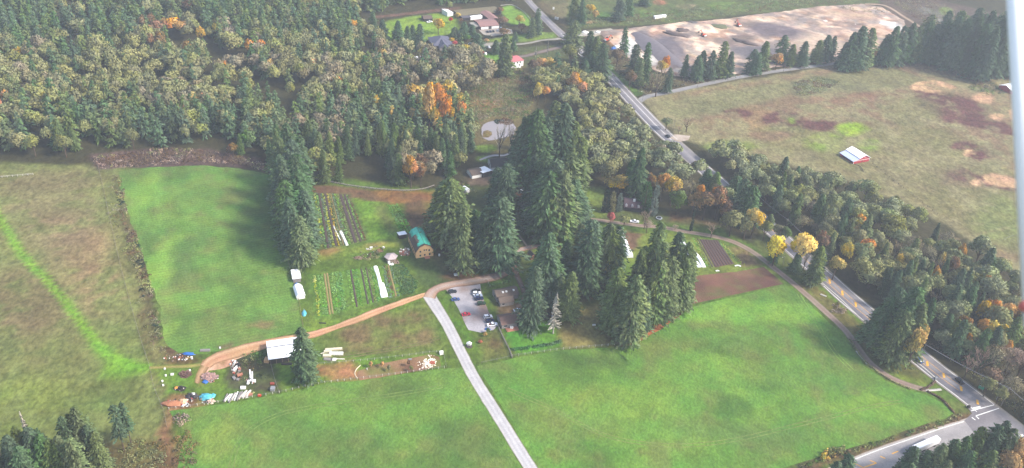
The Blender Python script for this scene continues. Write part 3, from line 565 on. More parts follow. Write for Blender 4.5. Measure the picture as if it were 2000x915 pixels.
strip_line('road_edge_line', MAIN_UP[4:10], -4.8, .3, .094, W_LINE); strip_line('road_edge_line', MAIN_UP[4:10], 4.9, .3, .094, W_LINE); strip_line('road_lane_line', MAIN_UP[3:10], -.3, .3, .094, W_LINE)
strip_line('road_edge_line', MAIN_UP[10:], -5.3, .3, .094, W_LINE); strip_line('road_edge_line', MAIN_UP[10:], 5.3, .3, .094, W_LINE); strip_line('road_lane_line', MAIN_UP[10:], 0, .25, .094, Y_LINE)
strip_line('road_edge_line', MAIN_DN[8:], 6.2, .3, .094, W_LINE)
def quadmark(name, pxs, mat, z=.1):
    p = GL(pxs); mb = MB(); mb.add([(x, y, z) for x, y in p], [tuple(range(len(p)))]); me = mb.mesh(name, mat)
    if me.polygons[0].normal.z < 0: me.flip_normals()
    return tag(link(name, me), kind='structure')
def bar(a, b, w, mat, name='road_marking', z=.1):
    ax, ay = G(*a); bx, by = G(*b); dx, dy = bx - ax, by - ay; L = math.hypot(dx, dy); nx, ny = -dy / L * w / 2, dx / L * w / 2
    mb = MB(); mb.add([(ax - nx, ay - ny, z), (bx - nx, by - ny, z), (bx + nx, by + ny, z), (ax + nx, ay + ny, z)], [(0, 1, 2, 3)]); me = mb.mesh(name, mat)
    if me.polygons[0].normal.z < 0: me.flip_normals()
    return tag(link(name, me), kind='structure')
bar((1897, 803), (1941, 791.5), .45, W_LINE); bar((1906, 813), (1951, 798), .45, W_LINE); bar((1898, 799), (1915, 795), .9, W_LINE); bar((1898, 816), (1905, 821), .5, W_LINE); bar((1906, 813), (1912, 819), .5, W_LINE)
bar((1948, 849), (1962, 853), 1.0, W_LINE); bar((1986, 855), (1998, 850), 1.0, W_LINE)
strip_line('road_edge_line', [(1898, 838), (1850, 853), (1790, 874), (1730, 895), (1670, 919)], 4.9, .35, .09, W_LINE, 0, 1)
for a, b in (((1674, 908), (1686, 914)), ((1686, 914), (1712, 905)), ((1699, 900), (1712, 905)), ((1719, 892), (1729, 896)), ((1742, 887), (1754, 882)), ((1662, 904), (1674, 908))): bar(a, b, .5, Y_LINE, z=.088)
# turn-lane hatch blocks: short thick yellow-orange bars along the middle of the road
for px, py in ((1620, 550), (1645, 573), (1671, 595), (1811, 711), (1843, 734), (1877, 760), (1909, 786)):
    x, y = G(px, py); ox, oy = G(px + 1.5, py + 9); dx, dy = ox - x, oy - y
    bar((px - .5, py - 4.5), (px + 1, py + 4.5), 1.1, Y_LINE, 'turn_marking', z=.1)
def wheel_tracks(pts, col, gap=1.9, w=.55, z=.045, name='wheel_track'):
    for s_ in (-1, 1):
        c = smooth_line(GL(pts), 4); t = np.gradient(c, axis=0); t /= np.linalg.norm(t, axis=1)[:, None]; nn_ = np.stack([t[:, 1], -t[:, 0]], 1); q = c + nn_ * (s_ * gap / 2)
        ribbon(name, [tuple(v) for v in q[::3]], w, z, [(-1, col), (1, col)], M_GRASS, step=2, wob=.15, world=True)
TRK = K(120, 150, 70, .52)
wheel_tracks([(990, 760), (1080, 800), (1180, 850), (1300, 870), (1420, 862), (1560, 830), (1700, 795), (1790, 780)], TRK); pass
wheel_tracks([(450, 920), (470, 860), (530, 815), (640, 790), (780, 770), (880, 752)], K(112, 150, 66, .52)); wheel_tracks([(1560, 575), (1600, 640), (1640, 700), (1690, 745)], K(110, 160, 60, .52))
wheel_tracks([(660, 700), (720, 690), (800, 676), (858, 660)], K(136, 124, 80, .5))
# kerb along the north-west side and the sidewalk ramp
def kerb(pts, w, h, mat, name='kerb'):
    c = smooth_line(GL(pts), 3); t = np.gradient(c, axis=0); t /= np.linalg.norm(t, axis=1)[:, None]; n = np.stack([t[:, 1], -t[:, 0]], 1); k = len(c); V = []
    for u, z in ((-.5, 0), (-.5, h), (.5, h), (.5, 0)): V.append(np.column_stack([c + n * u * w, np.full(k, z)]))
    V = np.concatenate(V); i = np.arange(k - 1); F = np.concatenate([np.stack([j * k + i, j * k + i + 1, (j + 1) * k + i + 1, (j + 1) * k + i], 1) for j in range(3)])
    return tag(link(name, np_mesh(name, V, F, mat)), kind='structure')
CONC = plain('pale_concrete', K(206, 200, 190, .6), var=.12, scale=.6)
kerb([(1597, 546), (1640, 583), (1676, 618), (1700, 638)], .8, .14, CONC); kerb([(1784, 703), (1808, 722), (1826, 738)], 1.0, .14, CONC); kerb([(1808, 763), (1822, 762.5), (1838, 761)], 1.5, .12, CONC, 'path_ramp')
kerb([(1672, 686), (1684, 700), (1694, 712)], .7, .14, CONC)

# ------------------------------------------------------------------ water
wm, wn, wb = newmat('pond_water'); wb.inputs['Base Color'].default_value = (*K(178, 168, 168, .5), 1); wb.inputs['Roughness'].default_value = .15; wb.inputs['Specular IOR Level'].default_value = .4
_no = N(wn, 'ShaderNodeTexNoise'); _no.inputs['Scale'].default_value = .8; _b = N(wn, 'ShaderNodeBump'); _b.inputs['Strength'].default_value = .05; wn.links.new(_no.outputs[0], _b.inputs['Height']); wn.links.new(_b.outputs[0], wb.inputs['Normal'])
cdt_sheet('pond', GL([(940, 252), (943, 244), (955, 239), (968, 236), (985, 233), (1000, 238), (1008, 250), (1004, 262), (990, 268), (975, 272), (955, 276), (943, 270)]), 0.06, wm, lambda x, y: np.zeros((len(x), 3)), jit=.8, seed=22)
cdt_sheet('pond_island', GL([(942, 262), (944, 257), (952, 255), (960, 258), (961, 264), (954, 269), (944, 269)]), 0.12, M_MEADOW, mottle(K(134, 112, 70), [(K(104, 100, 60), .5, 3)], 3), step=1.5, jit=.4, edge=.8, seed=23, hfn=lambda x, y: 0.5 + 0 * x)
ribbon('creek', [(937, 313), (950, 308), (965, 304), (985, 304), (1000, 298), (1015, 292)], 2.2, 0.05, [(-1, K(96, 84, 66)), (-.6, K(186, 176, 172)), (.6, K(186, 176, 172)), (1, K(96, 84, 66))], wm, wob=.5, seed=24)
# ------------------------------------------------------------------ trees
rs = np.random.default_rng(7)
CONIF = [leaf('fir_needles', K(90, 120, 76, .72), .2, fine=.42), leaf('cedar_foliage', K(104, 130, 78, .74), .2, fine=.42), leaf('spruce_needles', K(96, 120, 88, .72), .2, fine=.42)]
LEAVES = {'olive': leaf('olive_leaves', K(150, 150, 98, 0.73), .24), 'sage': leaf('sage_leaves', K(146, 154, 108, 0.70), .22), 'ygreen': leaf('yellow_green_leaves', K(156, 158, 88, 0.79), .24, K(132, 138, 92, .6), 0.5),
          'green': leaf('green_leaves', K(94, 136, 70, 0.67), .24), 'tan': leaf('tan_twigs', K(154, 144, 112, 0.72), .2), 'gold': leaf('golden_leaves', K(216, 180, 76, 0.99), .2, K(140, 140, 80, .7), 0.34), 'yellow': leaf('bright_yellow_leaves', K(250, 218, 80, 1.04), .12, K(196, 180, 84, .8), 0.25),
          'orange': leaf('orange_leaves', K(216, 150, 68, 0.99), .2, K(150, 130, 84, .7), 0.28), 'rust': leaf('rust_leaves', K(168, 122, 76, 0.79), .22, K(120, 116, 84, .6), 0.45), 'red': leaf('red_leaves', K(226, 96, 72, 0.95), .15, K(160, 110, 86, .6), 0.3), 'brown': leaf('brown_leaves', K(134, 110, 82, 0.67), .2),
          'pink': leaf('pinkish_twigs', K(176, 152, 134, 0.79), .15), 'grey': leaf('lichen_grey_twigs', K(186, 178, 164, 0.79), .15), 'blue': leaf('blue_grey_foliage', K(124, 140, 128, 0.72), .15), 'emerald': leaf('emerald_foliage', K(58, 118, 66, 0.72), .18), 'dark': leaf('dark_green_foliage', K(52, 74, 58, 0.63), .2)}
CWORD = {'olive': 'olive-green', 'sage': 'grey-green', 'ygreen': 'yellow-green', 'green': 'green', 'tan': 'tan half-bare', 'gold': 'golden', 'yellow': 'bright yellow', 'orange': 'orange autumn', 'rust': 'rusty brown', 'red': 'red autumn', 'brown': 'brown', 'pink': 'pinkish bare', 'grey': 'pale grey', 'blue': 'blue-grey', 'emerald': 'emerald green', 'dark': 'dark green'}
BARK = plain('bark', K(120, 100, 84, .4), rough=.9, var=.25, scale=3); PALEBARK = plain('pale_bark', K(176, 164, 148, .5), rough=.9, var=.2, scale=3)

def kites(p, d, L, W, rng, bend=.25, N_=None):
    """one leafy clump per point: a bent four-cornered spray"""
    n = len(p); d = d / (np.linalg.norm(d, axis=1)[:, None] + 1e-9); r = rng.normal(size=(n, 3)); s = np.cross(d, r); s /= np.linalg.norm(s, axis=1)[:, None] + 1e-9; up = np.cross(s, d)
    V = np.stack([p - d * L[:, None] * .4, p + s * W[:, None] + up * (bend * W)[:, None], p + d * L[:, None] * .6, p - s * W[:, None] + up * (bend * W)[:, None]], 1).reshape(-1, 3)
    i = np.arange(n) * 4; A = np.stack([i, i + 1, i + 2], 1); B = np.stack([i, i + 2, i + 3], 1)
    if N_ is not None:                       # turn each spray's face outward
        m = (np.cross(V[A[:, 1]] - V[A[:, 0]], V[A[:, 2]] - V[A[:, 0]]) * N_).sum(1) < 0; A[m] = A[m][:, ::-1]; B[m] = B[m][:, ::-1]
    return V, np.concatenate([A, B])
def vnorm(V, F, N4, k=.66):
    """shading follows the clump a leaf sits on, with the leaf's own tilt mixed in"""
    fn = np.cross(V[F[:, 1]] - V[F[:, 0]], V[F[:, 2]] - V[F[:, 0]]); fn /= np.linalg.norm(fn, axis=1)[:, None] + 1e-9; vn_ = np.zeros_like(V)
    for j in range(3): np.add.at(vn_, F[:, j], fn)
    vn_ /= np.linalg.norm(vn_, axis=1)[:, None] + 1e-9; o = N4 / (np.linalg.norm(N4, axis=1)[:, None] + 1e-9) * k + vn_ * (1 - k); return o / (np.linalg.norm(o, axis=1)[:, None] + 1e-9)
def conifer_arr(seed, nb=420, nc=6, H=30., Rm=4.6, size=1.0, shape=.85, base=.1, ragged=.3, upright=False):
    rng = np.random.default_rng(seed); t = base + (1 - base) * rng.random(nb) ** 1.15; ang = np.arange(nb) * 2.39996 + rng.uniform(-.4, .4, nb)
    lob = 1 + ragged * .7 * np.sin(ang * 2 + seed) * np.sin(t * 9 + seed)
    e = Rm * (.8 + .14 * np.sin(t * 31 + seed + ang * 1.7) + .1 * np.sin(t * 13 + ang * 3 + seed)) * 1.12 * np.clip(1 - t, 0.0, 1) ** shape * np.clip(t / .14 * .45 + .55, 0, 1) * (1 + rng.uniform(-ragged, ragged * .6, nb)) * lob + .35
    Pn = []; Dn = []
    for k in range(nc):
        f = 1 - (k / nc) * .72; rr = e * f; drop = (-.18 * rr - .02 * rr ** 2) if not upright else .5 * rr * 0
        aa = ang + rng.normal(0, .10 + .12 * k / nc, nb)
        Pn.append(np.stack([rr * np.cos(aa), rr * np.sin(aa), t * H * .98 + drop + rng.normal(0, .25, nb)], 1))
        Dn.append(np.stack([np.cos(aa), np.sin(aa), (-.55 + rng.normal(0, .25, nb)) if not upright else 1.4 + 0 * aa], 1))
    p = np.concatenate(Pn); d = np.concatenate(Dn); n = len(p); sc = size * (1.25 - .5 * p[:, 2] / H)
    q_ = np.arctan2(p[:, 1], p[:, 0]); N_ = np.stack([np.cos(q_), np.sin(q_), .55 + rng.normal(0, .2, n)], 1)
    V, F = kites(p, d, rng.uniform(1.5, 2.9, n) * sc, rng.uniform(.36, .66, n) * sc, rng, .3, N_); NV = vnorm(V, F, np.repeat(N_, 4, 0), .42); NV = np.concatenate([NV, [[0, 0, 1]] * 4])
    b = len(V); tip = np.array([[0, 0, H], [.3, 0, H * .93], [-.15, .26, H * .93], [-.15, -.26, H * .93]]); V = np.concatenate([V, tip]); F = np.concatenate([F, b + np.array([[0, 1, 2], [0, 2, 3], [0, 3, 1]])])
    return V / np.array([Rm, Rm, H]), F, NV
def broad_arr(seed, nl=13, per=85, H=14., Rm=5.5, size=1.0, sparse=False, low=.2):
    rng = np.random.default_rng(seed); Pn = []; Dn = []; Nn = []
    for i in range(nl):
        a = i * 2.39996 + rng.uniform(-.3, .3); q = math.sqrt((i + .3) / nl) * .66; cz = H * (low + .14 + (.62 - low * .6) * (1 - q * q * .9) * rng.uniform(.65, 1.1)); r = Rm * rng.uniform(.34, .52)
        c = np.array([q * Rm * math.cos(a), q * Rm * math.sin(a), min(cz, H - r * .7)])
        v = rng.normal(size=(per, 3)); v[:, 2] = v[:, 2] * .8 + .25; v /= np.linalg.norm(v, axis=1)[:, None]; k = rng.uniform(.72, 1.1, per)[:, None]
        Pn.append(c + v * k * r * np.array([1, 1, .85 * (1.25 if sparse else 1)])); Dn.append(np.cross(v, rng.normal(size=(per, 3))) + v * (.25 if not sparse else 1.2)); Nn.append(v + (c - np.array([0, 0, H * .5])) / np.array([Rm, Rm, H * .5]) * .5)
    p = np.concatenate(Pn); d = np.concatenate(Dn); n = len(p)
    V, F = kites(p, d, rng.uniform(.8, 1.5, n) * size, rng.uniform(.3, .6, n) * size * (.35 if sparse else 1), rng, .15, np.concatenate(Nn))
    return V / np.array([Rm, Rm, H]), F, vnorm(V, F, np.repeat(np.concatenate(Nn), 4, 0))
def twig_arr(seed, H=12., Rm=4.5, n=26):
    """bare crown: forking limbs as thin three-sided sticks"""
    rnd = random.Random(seed); mb = MB()
    def grow(p, d, L, r, k):
        q = p + d * L; mb.tube(p, q, r, r * .6, 3, cap=False)
        if k == 0: return
        for _ in range(3 if k > 1 else 4):
            nd = (d + Vector((rnd.uniform(-.8, .8), rnd.uniform(-.8, .8), rnd.uniform(-.15, .55)))).normalized(); grow(p + d * L * rnd.uniform(.55, 1), nd, L * rnd.uniform(.55, .75), max(.04, r * .55), k - 1)
    for i in range(5):
        a = i * 2.4; grow(Vector((0, 0, H * (.2 + .06 * i))), Vector((math.cos(a) * .6, math.sin(a) * .6, 1)).normalized(), H * .3, .16, 3)
    V = np.array([tuple(v) for v in mb.v]); F = np.array([(f[0], f[1], f[2]) for f in mb.f] + [(f[0], f[2], f[3]) for f in mb.f]); k = np.array([Rm, Rm, max(V[:, 2].max(), 1)])
    return V / k, F, None
CROWN = {}
def crown(key, fn, mat):
    if key not in CROWN: V, F, NV = fn(); CROWN[key] = np_mesh('crown', V, F, mat, nrm=NV)
    return CROWN[key]
def trunk_mesh(kind):
    key = ('trunk', kind)
    if key in CROWN: return CROWN[key]
    mb = MB()
    if kind == 'conifer':
        mb.tube((0, 0, -.01), (0, 0, .5), .10, .06, 6); mb.tube((0, 0, .5), (0, 0, .95), .06, .01, 5)
    else:
        mb.tube((0, 0, -.01), (.02, 0, .45), .075, .05, 6, cap=False); rnd = random.Random(4)
        for i in range(7):
            a = i * 2.4; z = .25 + .05 * i; mb.tube((.01, 0, z), (math.cos(a) * .5, math.sin(a) * .5, z + .33), .032, .01, 4, cap=False)
        mb.tube((.02, 0, .45), (0, .03, .85), .045, .01, 5, cap=False)
    CROWN[key] = mb.mesh('trunk', BARK); return CROWN[key]
C_SHAPE = {0: dict(shape=.5, ragged=.36), 1: dict(Rm=4.6, shape=.58, ragged=.32), 2: dict(Rm=5.6, shape=.48, ragged=.5), 3: dict(Rm=5.0, shape=.42, ragged=.44), 4: dict(Rm=4.8, shape=.6, ragged=.38), 5: dict(Rm=5.8, shape=.4, ragged=.52)}
def conifer_crown(v, hue): return crown(('c', v, hue), lambda: conifer_arr(100 + v, size=.74, **C_SHAPE[v]), CONIF[hue])
def broad_crown(v, pal):
    if pal in ('tan', 'pink', 'grey') and v % 3 == 0: return crown(('t', v, pal), lambda: twig_arr(300 + v), LEAVES[pal])
    sp = pal in ('tan', 'pink', 'grey'); return crown(('b', v, pal), lambda: broad_arr(200 + v, per=90 if sp else 130, size=.8, nl=9 + v % 4, sparse=sp), LEAVES[pal])
def plant(name, x, y, h, r, mesh, kind, label, cat, group, rz=None, stem=True, z=0):
    t = empty(name, x, y, z, rs.uniform(0, 6.28) if rz is None else rz, label, cat, group)
    if stem:
        k = link('trunk', trunk_mesh(kind), t); k.scale = (r, r, h) if kind != 'conifer' else (r * .75, r * .75, h)
    c = link('crown', mesh, t); c.scale = (r, r, h); return t
TREES_C = []; TREES_B = []       # (px, base py, x, y, h, r, variant, hue or palette, place)
def add_c(px, py, ytop, wpx, place, v=None, hue=None):
    x, y = G(px, py); h = height_to(px, py, ytop); r = wpx * mpp(px, py) / 2 * 1.12
    TREES_C.append([px, py, x, y, h, r, int(rs.integers(0, 6)) if v is None else v, int(rs.integers(0, 3)) if hue is None else hue, place])
def add_b(px, py, ytop, wpx, pal, place, v=None):
    x, y = G(px, py); h = height_to(px, py, ytop); r = wpx * mpp(px, py) / 2
    if h > 19 and place in ('in the woods', 'in the belt'):
        h = 17.0; x, y = G(px, ytop, h); py = P(x, y, 0)[1]
    TREES_B.append([px, py, x, y, h, r, int(rs.integers(0, 6)) if v is None else v, pal, place])

p = 'in the dense row at the right edge of the hayfield'
for a in ((592, 522, 420, 48), (574, 502, 385, 54), (602, 480, 372, 46), (566, 470, 350, 56), (590, 445, 330, 54), (560, 430, 312, 54), (586, 408, 300, 54), (554, 398, 300, 50), (578, 380, 272, 54), (552, 365, 268, 50), (592, 362, 262, 44), (568, 345, 240, 50), (604, 504, 436, 34)): add_c(*a, p)
add_c(597, 742, 640, 50, 'standing alone beside the white-roofed shed', v=3, hue=0)
p = 'in the tall clump just right of the gambrel barn'
for a in ((878, 482, 347, 74), (858, 466, 362, 50), (900, 533, 396, 44), (972, 525, 385, 74), (945, 522, 402, 50), (896, 480, 372, 50), (990, 515, 430, 40), (866, 440, 352, 50), (925, 500, 410, 44)): add_c(*a, p)
add_c(986, 412, 318, 50, 'alone on the lawn between the two big clumps', v=5, hue=2); add_c(968, 398, 326, 36, 'tucked behind the lone fir on the lawn', v=2)
p = 'in the big dark grove above the gravel loop'
for a in ((1062, 468, 333, 74), (1088, 466, 332, 70), (1112, 452, 350, 60), (1044, 458, 352, 52), (1128, 440, 380, 48), (1076, 430, 310, 60), (1104, 420, 296, 56), (1056, 410, 296, 54), (1124, 404, 300, 44), (1038, 398, 300, 42), (1040, 360, 212, 60), (1018, 352, 228, 44), (1060, 352, 228, 56), (1090, 350, 200, 58), (1112, 350, 236, 50), (1076, 312, 196, 48), (1100, 312, 206, 44), (1128, 352, 266, 40), (1010, 338, 246, 38), (1030, 322, 224, 44)): add_c(*a, p)
p = 'in the grove between the houses and the vegetable rows'
for a in ((1062, 590, 454, 58), (1036, 640, 519, 48), (1076, 586, 504, 50), (1107, 626, 530, 48), (1102, 546, 468, 36), (1140, 576, 428, 62), (1178, 557, 436, 54), (1196, 553, 441, 46), (1124, 540, 436, 44), (1050, 560, 480, 36), (1090, 606, 540, 36)): add_c(*a, p)
p = 'in the tight stand at the corner of the big field'
for a in ((1264, 590, 432, 60), (1304, 586, 452, 50), (1321, 607, 472, 46), (1238, 594, 486, 44), (1272, 630, 508, 60), (1292, 624, 499, 50), (1225, 669, 537, 60), (1192, 643, 522, 56), (1208, 654, 560, 44), (1247, 652, 562, 44), (1332, 603, 486, 34)): add_c(*a, p)
p = 'in the grove at the bottom left corner'
for a in ((178, 912, 793, 52), (150, 920, 814, 46), (192, 920, 830, 38), (60, 930, 832, 36), (84, 936, 834, 50), (106, 942, 848, 54), (34, 942, 868, 38), (140, 948, 850, 44), (70, 978, 870, 50), (165, 962, 855, 50), (46, 950, 850, 46), (120, 945, 858, 44), (205, 925, 842, 36), (10, 960, 878, 44), (95, 915, 838, 36), (160, 900, 808, 36)): add_c(*a, p)
TREES_C_PINE = [(243, 882, 788, 36), (257, 868, 784, 30)]
p = 'in the strip below the cross road at the bottom right'
for a in ((1642, 940, 888, 36), (1620, 950, 902, 30), (1762, 935, 872, 36), (1790, 938, 880, 40), (1812, 940, 868, 40), (1836, 932, 858, 40), (1856, 930, 852, 36), (1882, 920, 834, 40), (1906, 926, 830, 42), (1922, 918, 822, 42), (1938, 930, 838, 40), (1978, 925, 830, 34), (1994, 935, 848, 32), (1860, 960, 880, 44), (1900, 965, 880, 44), (1750, 975, 905, 40), (1820, 975, 900, 44)): add_c(*a, p, v=[5, 3, 2][a[0] % 3])
p = 'in the clump between the winding path and the main road'
for a in ((1745, 692, 560, 64), (1708, 682, 580, 54), (1724, 662, 562, 48), (1732, 707, 606, 52), (1764, 700, 592, 40), (1700, 662, 600, 40)): add_c(*a, p)
add_c(1508, 512, 470, 20, 'small and dark before the left yellow tree', v=0, hue=0); add_c(1550, 534, 494, 22, 'small and dark before the right yellow tree', v=0, hue=0)
add_c(1584, 556, 480, 32, 'tall, beside the main road left of the turn marks', v=1); add_c(1594, 542, 488, 24, 'leaning on the tall roadside fir', v=1)
add_c(1240, 388, 288, 34, 'the tall dark fir behind the dark-roofed farmhouse', v=1, hue=0); add_c(1228, 372, 310, 28, 'shorter fir left of the tall one behind the farmhouse', v=1, hue=0)
add_c(1375, 376, 330, 26, 'among the rusty maples above the winding path'); add_c(1392, 384, 336, 28, 'among the rusty maples above the winding path'); add_c(1440, 432, 350, 42, 'at the roadside right of the rusty maples', v=5); add_c(1456, 440, 362, 36, 'at the roadside right of the rusty maples', v=3); add_c(1428, 404, 344, 36, 'at the roadside right of the rusty maples', v=3)
add_c(1500, 446, 418, 17, 'small cone-shaped one by the gap showing the road')
p = 'between the side road and the excavated site'
for a in ((1215, 114, 52, 18), (1236, 148, 86, 26), (1256, 162, 82, 24), (1244, 168, 112, 22), (1302, 182, 132, 18), (1335, 152, 106, 15), (1358, 158, 108, 24), (1366, 152, 98, 24), (1384, 156, 98, 24), (1404, 152, 80, 24), (1420, 152, 100, 22), (1466, 144, 96, 26), (1486, 137, 80, 24), (1522, 124, 68, 26), (1541, 129, 86, 20), (1563, 131, 80, 24), (1592, 124, 78, 26), (1606, 122, 68, 24), (1619, 120, 70, 18),
          (1650, 138, 62, 32), (1664, 138, 50, 34), (1684, 133, 54, 30), (1640, 136, 82, 24), (1474, 146, 104, 20)): add_c(*a, p)
p = 'in the windbreak at the meadow corner'
for a in ((1716, 128, 74, 26), (1730, 130, 50, 30), (1746, 126, 50, 30), (1762, 124, 44, 30), (1778, 122, 50, 28), (1794, 124, 40, 30), (1722, 118, 66, 24), (1810, 126, 46, 32), (1826, 128, 36, 32), (1842, 134, 30, 34), (1858, 140, 36, 34), (1876, 146, 30, 34), (1894, 152, 44, 34), (1910, 160, 52, 30), (1930, 154, 40, 34), (1950, 150, 30, 34), (1850, 116, 20, 34), (1880, 120, 14, 34), (1905, 124, 20, 34), (1800, 100, 28, 30), (1830, 100, 20, 30), (1935, 128, 12, 34), (1960, 126, 20, 34), (1975, 146, 40, 30), (1860, 128, 40, 30), (1900, 138, 40, 30)): add_c(*a, p)
p = 'around the big house and its lawns at the top'
for a in ((748, 76, 38, 22), (778, 80, 40, 24), (796, 103, 50, 20), (806, 98, 48, 20), (820, 98, 46, 22), (729, 70, 22, 18), (888, 74, 52, 18), (932, 101, 66, 30), (968, 106, 78, 18), (984, 150, 66, 32), (1003, 99, 78, 14), (1048, 70, 16, 18), (1038, 74, 34, 16), (906, 76, 42, 20), (922, 74, 48, 18), (1006, 82, 62, 12)): add_c(*a, p)
p = 'beside the main road near the top'
for a in ((1118, 92, 40, 34), (1121, 44, -12, 26), (1134, 52, -4, 18), (1172, 160, 84, 34), (1152, 150, 100, 32), (1160, 138, 70, 30), (1148, 128, 60, 26), (1140, 160, 118, 24), (1208, 42, -8, 24), (1226, 32, -10, 20), (1258, 12, -30, 20)): add_c(*a, p)

# single broadleaf trees
add_b(1508, 520, 460, 38, 'yellow', 'by the winding path, left of two', 1); add_b(1555, 530, 456, 46, 'yellow', 'by the winding path, right of two', 2); add_b(1568, 530, 482, 24, 'tan', 'bare, between the right yellow tree and the road', 3)
add_b(1768, 722, 640, 32, 'gold', 'at the roadside below the fir clump', 1); add_b(1781, 700, 630, 22, 'gold', 'at the roadside behind the larger golden one', 2)
add_b(803, 368, 304, 34, 'orange', 'at the foot of the woods behind the vegetable plots', 4); add_b(822, 366, 318, 24, 'rust', 'right of the orange tree at the foot of the woods', 1)
add_b(838, 262, 160, 30, 'orange', 'tall in the middle of the dark woods', 4); add_b(856, 258, 156, 30, 'orange', 'tall in the middle of the dark woods', 2); add_b(870, 262, 180, 26, 'orange', 'right of the tall orange pair in the woods', 1); add_b(848, 262, 205, 26, 'gold', 'below the tall orange pair in the woods', 3)
add_b(900, 250, 196, 20, 'orange', 'near the brush left of the pond', 2); add_b(880, 256, 206, 16, 'gold', 'near the brush left of the pond', 1)
add_b(1050, 206, 160, 20, 'gold', 'above the pond at the edge of the grove', 1); add_b(1064, 200, 168, 18, 'orange', 'above the pond at the edge of the grove', 2)
add_b(1120, 190, 142, 34, 'orange', 'left of the main road near the side road', 4); add_b(1134, 198, 158, 22, 'orange', 'left of the main road near the side road', 2)
add_b(1112, 130, 86, 34, 'ygreen', 'right of the pink-roofed house', 2); add_b(1074, 146, 112, 26, 'gold', 'below the pink-roofed house drive', 3); add_b(1058, 142, 112, 24, 'orange', 'below the pink-roofed house', 1); add_b(1040, 148, 116, 22, 'brown', 'below the pink-roofed house', 2)
add_b(856, 68, 34, 24, 'gold', 'before the small shed on the top lawn', 1); add_b(878, 22, 4, 14, 'ygreen', 'by the white box shed on the top lawn'); add_b(894, 38, 25, 14, 'gold', 'by the walled roof garden'); add_b(880, 46, 34, 10, 'red', 'small one on the top lawn'); add_b(900, 45, 36, 10, 'rust', 'small one on the top lawn')
add_b(882, 86, 74, 12, 'gold', 'right of the slate-roofed house', 2); add_b(888, 92, 80, 12, 'red', 'right of the slate-roofed house', 1); add_b(912, 82, 68, 16, 'green', 'in the garden right of the slate-roofed house'); add_b(1014, 52, 30, 20, 'gold', 'on the lawn right of the big house'); add_b(982, 50, 34, 24, 'rust', 'right of the pink roofs'); add_b(984, 72, 56, 26, 'rust', 'overhanging the parked cars at the top'); add_b(1018, 64, 46, 18, 'brown', 'right of the big house'); add_b(950, 84, 76, 12, 'orange', 'small one by the upper drive'); add_b(976, 30, 14, 16, 'rust', 'at the corner of the roof garden')
add_b(1208, 378, 344, 44, 'gold', 'behind the row of columnar cypresses', 3); add_b(1192, 376, 348, 30, 'gold', 'behind the row of columnar cypresses', 2)
add_b(1290, 392, 336, 30, 'orange', 'behind the dark-roofed farmhouse', 1); add_b(1308, 402, 344, 34, 'gold', 'behind the dark-roofed farmhouse', 2); add_b(1268, 376, 338, 24, 'rust', 'behind the dark-roofed farmhouse', 1); add_b(1320, 420, 372, 40, 'green', 'rounded, above the red leaf-strewn lawn', 3)
add_b(1350, 424, 376, 40, 'rust', 'above the winding path', 1); add_b(1372, 430, 372, 42, 'rust', 'above the winding path', 2); add_b(1396, 430, 366, 40, 'rust', 'above the winding path', 4); add_b(1362, 406, 358, 20, 'orange', 'narrow crown behind the rusty maples', 1); add_b(1396, 408, 364, 24, 'orange', 'narrow crown behind the rusty maples', 2); add_b(1330, 400, 350, 34, 'tan', 'behind the rusty maples', 2); add_b(1412, 436, 390, 26, 'brown', 'right end of the rusty maples')
add_b(1424, 462, 410, 42, 'olive', 'at the bend of the winding path', 3); add_b(1466, 466, 406, 36, 'gold', 'at the roadside by the gap showing the road', 2); add_b(1452, 468, 420, 30, 'olive', 'at the roadside by the gap showing the road', 1); add_b(1490, 470, 432, 26, 'ygreen', 'low one right of the gap showing the road', 2); add_b(1518, 470, 440, 30, 'olive', 'behind the two yellow trees', 4); add_b(1530, 478, 444, 24, 'green', 'behind the two yellow trees', 4)
add_b(1191, 440, 414, 18, 'red', 'small one beside the winding path', 1); add_b(1218, 444, 422, 22, 'ygreen', 'small sparse one beside the parked white pickup', 2); add_b(1258, 448, 408, 28, 'pink', 'in front of the dark-roofed farmhouse', 3); add_b(1262, 456, 430, 22, 'pink', 'at the edge of the winding path', 2); add_b(1388, 466, 434, 30, 'pink', 'at the edge of the winding path', 3); add_b(1318, 450, 440, 14, 'pink', 'small one at the edge of the winding path', 1)
add_b(1136, 344, 306, 12, 'yellow', 'small one at the edge of the dark grove', 1); add_b(1106, 530, 510, 8, 'gold', 'tiny one inside the grove', 1)
add_b(975, 312, 240, 34, 'grey', 'standing before the pond, left of two', 3); add_b(997, 305, 236, 32, 'grey', 'standing before the pond, right of two', 0)
add_b(1300, 255, 230, 24, 'sage', 'small one beside the main road at the field entrance', 2); add_b(1340, 258, 228, 30, 'pink', 'in the meadow beside the field entrance', 3); add_b(1325, 262, 244, 14, 'pink', 'in the meadow beside the field entrance', 3)
add_b(1280, 190, 140, 34, 'tan', 'in the strip left of the side road', 3); add_b(1270, 178, 134, 24, 'tan', 'in the strip left of the side road', 0); add_b(1298, 144, 108, 16, 'orange', 'beside the grey bank of the excavated site', 3); add_b(1290, 152, 118, 22, 'gold', 'beside the grey bank of the excavated site', 0); add_b(1514, 136, 102, 22, 'orange', 'in the conifer row below the excavated site', 1); add_b(1702, 127, 92, 10, 'orange', 'slim one between two conifer groups', 1); add_b(1500, 136, 104, 14, 'rust', 'in the conifer row below the excavated site', 3)
